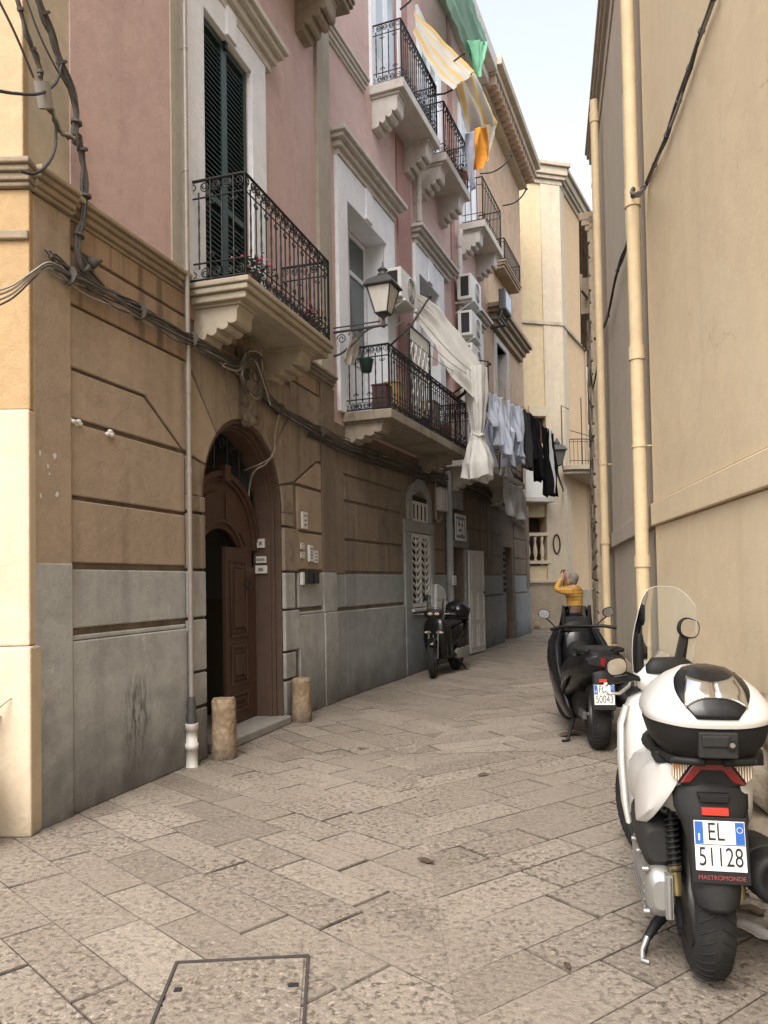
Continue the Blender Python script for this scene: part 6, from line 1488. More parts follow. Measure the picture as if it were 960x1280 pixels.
for i, (a, b, d, lb) in enumerate(wl2): hang('laundry_towel', lb, FB, a, b, d, 4.62, 4.66, 0.85, K['cl_shirt'] if i == 0 else K['cl_grey'], 40+i, 'laundry', GW)
bl = [(7.75, 8.45, 1.06, 1.35, 'trousers', 'cl_dark', 'charcoal garment at the near end of the dark laundry'), (8.4, 9.1, 1.09, 1.45, 'shirt', 'cl_black', 'second black garment in the dark laundry row'), (9.0, 9.75, 1.06, 1.45, 'trousers', 'cl_black', 'third black garment in the dark laundry row'), (9.7, 10.5, 1.12, 1.75, 'trousers', 'cl_black', 'fourth and longest black trousers in the dark laundry row'), (10.45, 11.3, 1.16, 1.65, 'trousers', 'cl_black', 'black trousers with grey side stripe, farthest out in the dark laundry row')]
for i, (a, b, d, L, sh, mk, lb) in enumerate(bl):
    o = hang('laundry_trousers', lb, FB, a, b, d, 5.42, 5.43, L, K[mk], 60+i, 'laundry', GD, sh, 0.06)
    if i == 4: hang('side_stripe', None, FB, a-0.03, a+0.05, d+0.04, 5.4, 5.4, 1.6, K['cl_grey'], 64, parent=None).parent = o
o = hang('hanging_sheet', 'pale grey sheet hanging below the second balcony above the far doorways', FB, 6.7, 8.6, 0.82, 3.72, 3.74, 0.78, K['cl_grey'], 80, 'laundry', None, 'flare', 0.03)
for ch in bpy.data.objects:
    if ch.name.startswith('side_stripe'): ch.location = ch.location - ch.parent.location
# ropes
def rope(label, a, b, sag=0.06, r=0.005):
    pts = [a.lerp(b, i/8) - Vector((0, 0, sag*math.sin(math.pi*i/8))) for i in range(9)]; m = MB(); m.tube([p-a for p in pts], r, 5)
    return tag(m.build('clothesline', K['cable_light'], None, loc=a), label, 'clothesline', 'clotheslines by the balconies')
rope('clothesline carrying the white shirts', FB.w(4.1, 1.06, 5.01), FB.w(7.75, 1.06, 5.40), 0.02)
rope('clothesline carrying the black laundry', FB.w(7.7, 1.06, 5.42), FB.w(11.5, 1.14, 5.46), 0.02)
rope('lower clothesline behind the white shirts', FB.w(4.6, 0.88, 4.66), FB.w(9.2, 0.9, 4.72))
for i, lb in enumerate(('uppermost line strung along the long balcony from the slanting rod', 'second line strung along the long balcony from the slanting rod', 'lowest line strung along the long balcony from the slanting rod')):
    rope(lb, P3(FB, 500+10*i, 412-10*i, 0.85+0.1*i), FB.w(4.15, 0.85+0.12*i, 5.2-0.03*i), 0.10)

# the long white curtain: draped from the wall hook to the rod, then gathered and tied
def ribbon(name, U, L, mat, nu=10, nv=40, amp=0.04, freq=9, seed=1, parent=None, uvs=(1, 1), out=None, loc=None):
    Uc, Lc = catmull(U, 8), catmull(L, 8); n = min(len(Uc), len(Lc))-1; nrm = out or FB.n; rg = random.Random(seed); p1, p2 = rg.uniform(0, 6), rg.uniform(0, 6)
    def fn(u, v):
        k = v*n; i = min(int(k), n-1); f = k-i
        a, b = Uc[i].lerp(Uc[i+1], f), Lc[i].lerp(Lc[i+1], f); p = a.lerp(b, u)
        w = amp*(math.sin(u*freq+p1+v*1.5) + 0.5*math.sin(u*freq*2.1+p2-v*3))*min(1, 0.3+1.2*math.sin(math.pi*u)) 
        w += crease(p*0.9, 1.5); return p + nrm*w + Vector((0, 0, -0.05*math.sin(math.pi*u)*math.sin(math.pi*v) + crease(p*1.3+Vector((5, 5, 5)), 0.8)))
    return sheet(name, fn, nu*3, nv, mat, parent, 0.003, uvs, loc)
ct = ribbon('draped_curtain', [P3(FB, 517, 364, 0.30), P3(FB, 545, 384, 0.5), P3(FB, 575, 420, 0.8), P3(FB, 606, 462, 1.15)], [P3(FB, 520, 398, 0.34), P3(FB, 543, 428, 0.6), P3(FB, 563, 468, 0.85), P3(FB, 592, 498, 1.12)], K['cl_white'], amp=0.05, freq=16, seed=3, loc=P3(FB, 560, 430, 0.7))
tag(ct, 'long white curtain draped from the wall and knotted over the balcony rod', 'curtain')
cc = FB.at(598, 540, 1.12); cz0, cz1 = FB.at(598, 462, 1.12)[1], FB.at(596, 597, 1.12)[1]
def colm(u, v):
    z = cz0 + (cz1-cz0)*v; a = 2*math.pi*u
    if v < 0.62: k = v/0.62; rad = 0.19 - 0.09*k*k; fl = 1 + 0.10*math.sin(a*6+v*2) + 0.05*math.sin(a*13+1+v*5)
    else: k = (v-0.62)/0.38; rad = 0.10 + 0.17*min(1, k*1.5)**0.8; fl = 1 + (0.04+0.15*k)*math.sin(a*6+k*1.2+0.6*math.sin(k*5)) + 0.07*k*math.sin(a*11+k*4)
    if abs(v-0.62) < 0.03: rad += 0.018
    p = FB.w(cc[0] + rad*fl*math.cos(a)*1.1 - 0.06*v, 1.12 + rad*fl*math.sin(a)*0.85, z - (0.05*math.sin(a*2.0+1)*(v**6)))
    return p + (FB.n*math.sin(a) + FB.u*math.cos(a))*crease(Vector((p.x, p.y, p.z*0.7))*1.1, 1.8)
o = sheet('tied_drop', colm, 90, 70, K['cl_white'], None, 0.0); o.parent = ct; o.location = -ct.location
m = MB(); zk = cz0+(cz1-cz0)*0.62
m.tube([FB.w(cc[0] + 0.145*math.cos(a*math.pi/12) - 0.03, 1.12+0.10*math.sin(a*math.pi/12), zk+0.02*math.sin(a*1.1)) - ct.location for a in range(24)], 0.022, 6, closed=True); m.build('tie_knot', K['cl_white'], ct)

# striped awning high up
aw = ribbon('striped_awning', [P3(FB, 519, 14, 0.30), P3(FB, 543, 38, 0.55), P3(FB, 570, 66, 0.8), P3(FB, 593, 89, 1.05)], [P3(FB, 517, 42, 0.30), P3(FB, 530, 66, 0.48), P3(FB, 548, 95, 0.72), P3(FB, 567, 113, 0.95)], K['cl_stripe'], amp=0.035, freq=7, seed=5, loc=P3(FB, 550, 60, 0.7))
tag(aw, 'white and yellow striped awning cloth hanging between the top balconies', 'awning')
o = ribbon('awning_drop', [P3(FB, 593, 89, 1.05), P3(FB, 604, 112, 1.1), P3(FB, 615, 138, 1.15), P3(FB, 621, 155, 1.15)], [P3(FB, 569, 109, 0.95), P3(FB, 574, 128, 0.92), P3(FB, 578, 148, 0.9), P3(FB, 582, 166, 0.9)], K['cl_stripe'], amp=0.05, freq=14, seed=6); o.parent = aw; o.location = -aw.location
o = ribbon('awning_tail', [P3(FB, 621, 153, 1.15), P3(FB, 617, 172, 1.12), P3(FB, 612, 190, 1.1), P3(FB, 609, 203, 1.08)], [P3(FB, 600, 158, 1.05), P3(FB, 606, 172, 1.05), P3(FB, 608, 186, 1.05), P3(FB, 608, 202, 1.05)], K['cl_stripe'], amp=0.02, freq=8, seed=7); o.parent = aw; o.location = -aw.location
oc = ribbon('orange_cloth', [P3(FB, 595, 160, 1.1), P3(FB, 593, 178, 1.12), P3(FB, 593, 195, 1.1), P3(FB, 596, 211, 1.08)], [P3(FB, 604, 160, 1.2), P3(FB, 611, 178, 1.2), P3(FB, 611, 196, 1.2), P3(FB, 600, 211, 1.15)], K['cl_orange'], amp=0.06, freq=9, seed=8, loc=P3(FB, 602, 185, 1.1))
tag(oc, 'crumpled bright orange cloth hanging below the striped awning', 'cloth')
oc = ribbon('lilac_towel', [P3(FB, 584, 166, 0.85), P3(FB, 584, 190, 0.85), P3(FB, 586, 215, 0.85), P3(FB, 589, 240, 0.85)], [P3(FB, 594, 165, 0.98), P3(FB, 594, 190, 0.98), P3(FB, 594, 212, 0.98), P3(FB, 594, 232, 0.98)], K['cl_shirt'], amp=0.04, freq=9, seed=9, loc=P3(FB, 590, 200, 0.9))
tag(oc, 'pale lilac towel hanging left of the orange cloth', 'laundry')
gn = ribbon('roof_netting', [P3(FB, 584, -30, 0.62), P3(FB, 591, 0, 0.62), P3(FB, 601, 28, 0.62), P3(FB, 610, 52, 0.62)], [P3(FB, 545, -30, 0.52), P3(FB, 560, 10, 0.5), P3(FB, 578, 52, 0.5), P3(FB, 598, 96, 0.54)], K['cl_green'], amp=0.035, freq=12, seed=10, loc=P3(FB, 590, 30, 0.6))
tag(gn, 'dull green safety netting wrapped along the roof edge of the pink house', 'netting')
o = ribbon('netting_flap', [P3(FB, 610, 52, 0.66), P3(FB, 607, 66, 0.68), P3(FB, 603, 82, 0.68), P3(FB, 599, 97, 0.66)], [P3(FB, 584, 50, 0.60), P3(FB, 589, 64, 0.62), P3(FB, 594, 80, 0.64), P3(FB, 598, 96, 0.65)], K['cl_bright'], amp=0.04, freq=9, seed=11); o.parent = gn; o.location = -gn.location

# ---- things on the balconies
def potted(name, label, F, s, d, z, r, h, mat, kind, seed, group=None):
    rg = random.Random(seed); t = fthing(F, name, label, 'potted plant', s, d, z, group)
    m = MB(); m.lathe([(r*0.72, 0), (r, h*0.85), (r*1.1, h*0.86), (r*1.1, h), (r*0.92, h), (r*0.9, h*0.9), (0.001, h*0.9)], 18); m.build('pot', K[mat], t)
    m = MB()
    for i in range(170 if kind != 'spike' else 16):
        if kind == 'spike':
            a = rg.uniform(0, 6.28); L = rg.uniform(0.25, 0.45); e = rg.uniform(0.3, 1.1); dirn = Vector((math.cos(a)*math.cos(e), math.sin(a)*math.cos(e), math.sin(e))); sd_ = dirn.cross(Vector((0, 0, 1))).normalized()*0.018
            b = Vector((0, 0, h*0.9)); mid = b + dirn*L*0.55 + Vector((0, 0, 0.02)); tip = b + dirn*L - Vector((0, 0, 0.05)); m.add([b-sd_*0.6, b+sd_*0.6, mid+sd_, mid-sd_, tip], [(0, 1, 2, 3), (3, 2, 4)])
        else:
            p = Vector((rg.gauss(0, r*0.9), rg.gauss(0, r*0.9), h + abs(rg.gauss(0.06, 0.07)) + (-0.1*rg.random() if kind == 'trail' else 0))); a = rg.uniform(0, 6.28); q = rg.uniform(0.015, 0.03)
            e1 = Vector((math.cos(a), math.sin(a), rg.uniform(-0.4, 0.4)))*q; e2 = Vector((-math.sin(a), math.cos(a), rg.uniform(-0.4, 0.4)))*q*0.7; m.add([p-e1, p-e2, p+e1, p+e2], [(0, 1, 2, 3)])
    m.build('leaves', K['leaf'], t)
    if kind == 'flower':
        m = MB()
        for i in range(18):
            p = Vector((rg.gauss(0, r*0.8), rg.gauss(0, r*0.8), h + 0.12 + rg.uniform(0, 0.08))); m.sphere(p, 0.014, 6)
        m.build('flowers', K['flower'], t)
    return t
GP = 'pot plants on the balconies'
potted('flower_pot', 'terracotta pot of pink geraniums on the near balcony floor', FA, 1.98, 0.44, 4.257, 0.085, 0.15, 'terracotta', 'flower', 1, GP)
potted('flower_pot', 'pot of pink geraniums at the far end of the near balcony', FA, 3.38, 0.40, 4.257, 0.085, 0.15, 'terracotta', 'flower', 2, GP)
potted('flower_pot', 'leafy potted plant behind the long balcony railing near the tied curtain', FB, 3.7, 0.45, 3.902, 0.12, 0.4, 'terracotta', 'bush', 3, GP)
potted('flower_pot', 'small bushy pot plant midway along the long balcony', FB, 2.5, 0.45, 3.902, 0.11, 0.28, 'plastic', 'bush', 4, GP)
potted('flower_pot', 'leafy pot plant on the near top balcony', FB, 3.1, 0.35, 9.242, 0.1, 0.25, 'terracotta', 'bush', 5, GP)
potted('flower_pot', 'dark leafy plant trailing on the middle top balcony', FB, 5.1, 0.45, 9.242, 0.13, 0.3, 'terracotta', 'trail', 6, GP)
hp = thing('hanging_pot', 'dark green pot hanging inside the near end of the long balcony', 'pot', FB.w(0.33, 0.38, 4.42)); m = MB(); m.lathe([(0.07, 0), (0.10, 0.16), (0.11, 0.17), (0.095, 0.17), (0.001, 0.15)], 16); m.build('pot', K['green'], hp)
m = MB(); m.tube([Vector((-0.09, 0, 0.16)), Vector((0, 0, 0.42)), Vector((0.09, 0, 0.16))], 0.004, 4); m.build('hanger', K['iron'], hp)
o = hang('cloth_bag', 'off white cloth bag hanging under the street lamp bracket', FB, -0.05, 0.32, 0.30, 4.88, 4.90, 0.36, K['cl_white'], 90, 'bag', None, None, 0.02)
tr = fthing(FB, 'trellis_panel', 'black framed trellis screen standing on the long balcony', 'trellis', 1.75, 0.5, 3.902)
m = MB()
for a in ((0, 0, 0, 1.6), (1.0, 0, 1.0, 1.6)): m.tube([Vector((a[0], 0, a[1])), Vector((a[2], 0, a[3]))], 0.022, 4)
m.tube([Vector((0, 0, 1.6)), Vector((1.0, 0, 1.6))], 0.022, 4); m.tube([Vector((0, 0, 0.9)), Vector((1.0, 0, 0.9))], 0.015, 4); m.build('frame', K['iron'], tr)
m = MB()
for i in range(9):
    x0 = -0.6+0.2*i
    for sg in (1, -1):
        a = Vector((x0 if sg > 0 else x0+0.6, 0.0, 0.3)); b = Vector((x0+0.6 if sg > 0 else x0, 0.0, 1.42))
        pts = [a.lerp(b, k/12) for k in range(13) if 0.02 < a.lerp(b, k/12).x < 0.98]
        if len(pts) > 1: m.tube(pts, 0.014, 4)
m.build('lattice', K['plastic_white'], tr)
m = MB(); m.box(0.03, 0.97, -0.004, 0.004, 1.40, 1.58); m.build('header_board', K['plastic_white'], tr)
m = MB()
for i in range(5): pass
rg = random.Random(8)
for s, d, w, h, c, nm, lb in ((1.0, 0.3, 0.22, 0.5, (0.12, 0.06, 0.06), 'storage_box', 'dark maroon box behind the long balcony railing'), (1.38, 0.35, 0.25, 0.62, (0.42, 0.28, 0.13), 'storage_box', 'ochre carton behind the long balcony railing'), (3.1, 0.35, 0.35, 0.7, (0.30, 0.22, 0.15), 'storage_box', 'brown crate behind the long balcony railing beside the leafy pot')):
    t = fthing(FB, nm, lb, 'box', s, d, 3.903, 'boxes stored on the long balcony'); m = MB(); m.box(0, w, -0.1, 0.12, 0, h)
    m.build('box_body', simple('box_'+lb[:5], c, 0.7), t, bevel=0.008); m = MB(); m.box(-0.01, w+0.01, -0.11, 0.13, h+0.001, h+0.03); m.build('box_lid', simple('lid_'+lb[:5], tuple(x*0.8 for x in c), 0.6), t, bevel=0.006)

# ---- plates, bells and boxes on the walls
def plaque(s0, s1, z0, z1, label, lines=2, mat='plastic_white', F=FA, d=0.035, name='wall_plaque', th=0.012, big=None):
    t = fthing(F, name, label, 'plaque', (s0+s1)/2, d, (z0+z1)/2, 'small plates on the wall'); w, h = (s1-s0)/2, (z1-z0)/2
    m = MB(); m.box(-w, w, -th, 0.0, -h, h); m.build('plate', K[mat], t, bevel=0.003)
    m = MB()
    if big: pass
    for i in range(lines):
        z = h*(0.55 - 1.1*i/max(1, lines-1)) if lines > 1 else 0; hw = w*(0.65 if i % 2 == 0 else 0.45); m.box(-hw, hw, -th-0.0015, -th-0.0005, z-h*0.09, z+h*0.09)
    m.build('print', K['print'], t)
    return t
plaque(3.98, 4.13, 2.21, 2.41, 'white wall plate highest of those right of the arched door', 3, th=0.03)
plaque(3.945, 4.06, 1.965, 2.04, 'upper of two small white nameplates right of the arched door', 2)
plaque(3.945, 4.06, 1.855, 1.93, 'lower of two small white nameplates right of the arched door', 2)
plaque(4.17, 4.29, 1.82, 2.02, 'tall cream nameplate between the small plates and the grey plate', 4, th=0.03)
plaque(4.36, 4.49, 1.81, 1.96, 'pale grey nameplate farthest right of the arched door', 3, 'ac')
bx = fthing(FA, 'intercom', 'row of black intercom boxes below the nameplates', 'intercom', 4.0, 0.035, 1.54)
m = MB(); m.box(-0.07, -0.01, -0.04, 0, 0, 0.15); m.build('cable_box', K['plastic_white'], bx, bevel=0.004)
for a, b in ((0.0, 0.2), (0.28, 0.4)):
    m = MB(); m.box(a, b, -0.06, 0, 0.01, 0.16); m.build('intercom_unit', K['plastic_black'], bx, bevel=0.006)
for i, (px, py, h, w, lb, nm) in enumerate(((335, 680, 0.10, 0.09, 'uppermost white bell box on the brown door jamb', 0), (333, 700, 0.075, 0.12, 'middle bell panel with buttons on the brown door jamb', 6), (333, 712, 0.09, 0.14, 'lowest framed bell plate on the brown door jamb', 1))):
    s, z = FA.at(px, py, -0.19); t = fthing(FA, 'doorbell', lb, 'doorbell', 3.392, -0.19, z, 'bells on the door jamb')
    m = MB(); m.box(-0.03, 0, -w/2, w/2, -h/2, h/2); m.build('bell_case', K['plastic_white'], t, bevel=0.004)
    m = MB()
    for k in range(max(nm, 1)): y = -w*0.36 + (w*0.72/max(nm-1, 1))*k if nm > 1 else 0; m.box(-0.034, -0.0305, y-(0.006 if nm > 1 else w*0.22), y+(0.006 if nm > 1 else w*0.22), -h*0.2, h*0.2)
    m.build('bell_button', K['print'], t)
mb_ = fthing(FB, 'meter_box', 'pale meter box with a looped hose beside the lunette window', 'meter box', 4.34, 0.03, 2.88)
m = MB(); m.box(0, 0.38, -0.14, 0, 0, 0.42); m.build('casing', K['door_white'], mb_, bevel=0.01); m = MB(); m.box(0.24, 0.26, -0.146, -0.141, 0.02, 0.40); m.box(0.02, 0.36, -0.145, -0.141, 0.39, 0.41); m.build('door_seam', K['print'], mb_)
m = MB(); m.tube(catmull([(-0.02, -0.03, 0.55), (-0.10, -0.05, 0.2), (-0.06, -0.05, -0.15), (0.10, -0.05, -0.22), (0.25, -0.04, -0.1)], 6), 0.018, 6); m.build('hose', K['cable_light'], mb_)
sg_ = fthing(FB, 'street_sign', 'ornate white framed grille sign above the pale open door', 'sign', 5.86, 0.065, 2.64)
m = MB(); w, h = 0.40, 0.27
m.box(-w, w, -0.02, 0, -h, h); m.build('board', K['plastic_black'], sg_)
m = MB()
for a in ((-w, w, h-0.05, h), (-w, w, -h, -h+0.05)): m.box(a[0], a[1], -0.035, -0.021, a[2], a[3])
for a in ((-w, -w+0.06), (w-0.06, w)): m.box(a[0], a[1], -0.034, -0.021, -h+0.05, h-0.05)
for x0, x1, z0, z1 in ((-0.26, -0.20, -0.16, 0.17), (0.20, 0.26, -0.16, 0.17), (-0.12, 0.12, 0.10, 0.15), (-0.12, 0.12, -0.02, 0.03), (-0.03, 0.03, 0.03, 0.10), (-0.14, -0.02, -0.15, -0.08), (0.04, 0.14, -0.13, -0.06), (-0.20, -0.12, -0.05, 0.0), (0.12, 0.20, -0.05, 0.0)): m.box(x0, x1, -0.033, -0.021, z0, z1)
m.build('fretwork', K['door_white'], sg_)
plaque(4.96, 5.20, 1.48, 1.66, 'small pale notice on the pipe beside the pale open door', 3, 'plastic_white', FB, 0.16)
pb = fthing(FB, 'fuse_box', 'plain grey box on the wall above the fretwork sign', 'fuse box', 5.45, 0.02, 3.0); m = MB(); m.box(0, 0.55, -0.1, 0, 0, 0.42); m.build('casing', K['grey_far'], pb, bevel=0.01); m = MB(); m.box(0.5, 0.53, -0.106, -0.101, 0.15, 0.25); m.build('latch', K['iron'], pb)
ws_ = thing('wall_sign', 'white sign plate with curved line at the left edge of the cream wall', 'sign', (-2.55, 0, 0)); ep = 4.95
cpt = FA.w(-0.364, 0.05); ws_.location = (-2.56, cpt.y-0.078, 1.665)
m = MB(); m.box(-0.3, 0.115, -0.012, 0, -0.085, 0.085); m.build('plate', K['ac'], ws_, bevel=0.004)
m = MB(); m.tube(catmull([(-0.2, -0.0135, -0.05), (0.0, -0.0135, -0.03), (0.10, -0.0135, 0.0)], 5), 0.003, 4); m.tube([Vector((0.065+0.02*math.cos(a), -0.0135, 0.025+0.011*math.sin(a))) for a in [x*math.pi/6 for x in range(12)]], 0.002, 4, closed=True); m.build('sign_mark', K['print'], ws_)
pr = F1.w(-0.10, 0.05, 3.0); rgw = thing('wall_ring', 'brown oval ring hung on the far pale wall', 'ring', P3(F1, 696, 680, 0.07), F1.rot)
m = MB(); m.tube([Vector((0.115*math.cos(a), 0, 0.30*math.sin(a))) for a in [2*math.pi*i/28 for i in range(28)]], 0.026, 6, closed=True); m.build('ring_rim', K['brown_wood'], rgw)

# ---- ground things
def stone_post(c, r, h, label, seed):
    n, k = 56, 44; m = MB(); rings = []
    for i in range(k+1):
        t_ = i/k; prof = 1.02 - 0.06*t_ - (0.10*((t_-0.93)/0.07)**2 if t_ > 0.93 else 0); ring_ = []
        for j in range(n):
            a = 2*math.pi*j/n; p = Vector((math.cos(a), math.sin(a), t_*h/r*0.5+seed*7.3))
            q = mnoise.noise(p*1.3)*0.05 - 0.16*max(0.0, mnoise.noise(p*3.1)-0.12) - 0.10*max(0.0, mnoise.noise(p*7.5)-0.05)
            e = 0.02*mnoise.noise(p*2.2+Vector((4, 4, 4)))*(t_**6); ring_.append(Vector((r*prof*(1+q)*math.cos(a), r*prof*(1+q)*math.sin(a), h*t_*(1+e))))
        rings.append(ring_)
    m.loft(rings)
    return tag(m.build('stone_post', K['stone_post'], None, loc=c), label, 'stone post', 'stone posts by the arched door')
stone_post(FA.w(1.80, 0.20), 0.112, 0.535, 'pocked cylindrical stone post left of the arched door, beside the white pipe foot', 1)
stone_post(FA.w(3.62, 0.17), 0.112, 0.49, 'pocked cylindrical stone post right of the arched door', 2)
c = at_ground(667, 786); m = MB(); m.lathe([(0.28, 0), (0.27, 0.2), (0.22, 0.4), (0.12, 0.52), (0.001, 0.56)], 18); tag(m.build('corner_stone', K['rough'], None, loc=c), 'rounded guard stone at the foot of the far wall', 'guard stone')
# manhole
mh = thing('manhole_cover', 'square stone filled manhole cover with dark metal frame in the foreground paving', 'manhole', (-0.595, 2.96, 0.0), R(4)); a = 0.275
m = MB()
for x0, x1, y0, y1 in ((-a, a, a-0.014, a), (-a, a, -a, -a+0.014), (-a, -a+0.012, -a+0.014, a-0.014), (a-0.012, a, -a+0.014, a-0.014)): m.box(x0, x1, y0, y1, -0.01, 0.007)
mhf = m.build('frame', simple('rusty_dark_iron', (0.05, 0.043, 0.038), 0.7, var=0.6, scale=20), mh)
m = MB(); m.box(-a+0.02, a-0.02, -a+0.022, a-0.022, -0.02, 0.005); inl = m.build('stone_inlay', K['paving'], mh, bevel=0.004); inl.data.attributes.new('tone', 'FLOAT', 'FACE').data.foreach_set('value', [0.42]*len(inl.data.polygons))
for x0, x1, y0 in ((-0.235, -0.205, 0.03), (0.2, 0.24, 0.02)): m = MB(); m.box(x0, x1, y0, y0+0.03, 0.004, 0.0075); m.build('lifting_slot', K['dark'], mh)
# leaf plant just outside the left edge
pc = thing('potted_plant', 'spiky agave leaves poking in at the left edge by the cream wall', 'plant', (-2.56, 4.55, 0))
m = MB(); m.lathe([(0.13, 0), (0.17, 0.42), (0.19, 0.43), (0.19, 0.47), (0.16, 0.47), (0.001, 0.44)], 18); m.build('pot', K['terracotta'], pc)
m = MB(); rg = random.Random(5)
for i, (ax, el, L) in enumerate([(R(8), R(42), 0.34), (R(-6), R(-18), 0.30)] + [(rg.uniform(0.8, 5.5), rg.uniform(0.2, 1.3), rg.uniform(0.3, 0.5)) for _ in range(16)]):
    dirn = Vector((math.cos(ax)*math.cos(el), math.sin(ax)*math.cos(el), math.sin(el))); sd_ = dirn.cross(Vector((0, 0, 1))).normalized(); b = Vector((0, 0, 0.60)); pts = []
    for k in range(7):
        q = k/6; w = 0.024*(1-q**1.6)+0.0006; p = b + dirn*L*q + Vector((0, 0, -0.04*q*q)); pts += [p-sd_*w, p+Vector((0, 0, -0.005)), p+sd_*w]
    m.add(pts, [(3*k+j, 3*k+j+1, 3*k+j+4, 3*k+j+3) for k in range(6) for j in (0, 1)], 0, True)
m.tube([Vector((0, 0, 0.44)), Vector((0, 0, 0.62))], 0.03, 8); m.build('leaves', K['leaf'], pc)
# litter
def litter(px, py, size, mat, label, seed, name='dry_leaf', cat='leaf', grp='litter on the paving'):
    rg = random.Random(seed); c = at_ground(px, py); ph = rg.uniform(0, 6)
    def fn(u, v): 
        a = u-0.5; b = v-0.5; w = math.cos(a*math.pi)**0.7 if name == 'dry_leaf' else 1
        return Vector((a*size*2, b*size*(0.9*w+0.02), 0.006+0.02*size/0.06*abs(math.sin(a*4+ph))*0.5 + 0.015*abs(b)*size/0.06)).to_3d()
    m = MB(); m.grid(fn, 8, 5); o = m.build(name, mat, None, loc=c, rz=rg.uniform(0, 3), solid=0.001); return tag(o, label, cat, grp)
K['dry'] = simple('dry_leaf_brown', (0.07, 0.042, 0.025), 0.8, var=0.5); K['paper'] = simple('crumpled_paper', (0.52, 0.50, 0.48), 0.8, var=0.3, scale=9)
litter(532, 1079, 0.055, K['dry'], 'dry brown leaf lying in the middle of the paving', 1)
litter(452, 937, 0.04, K['dry'], 'tiny dark scrap on the paving between door and scooters', 2, 'dry_leaf')
litter(709, 1210, 0.03, K['dry'], 'small dark scrap on the paving left of the prop stand', 3)
litter(604, 970, 0.05, K['dry'], 'dark leaf fragment on the paving before the black scooters', 4)
litter(948, 1172, 0.11, K['paper'], 'crumpled pale paper by the wall under the muffler', 5, 'paper_scrap', 'paper')
litter(935, 1140, 0.07, K['dry'], 'reddish brown wrapper on the ground under the muffler', 6, 'wrapper', 'wrapper')
litter(712, 920, 0.10, K['dry'], 'dark debris under the black scooter rear wheel', 7, 'debris', 'debris')
litter(420, 872, 0.10, K['dry'], 'dark crushed rubbish at the foot of the grey wall', 8, 'debris', 'debris')
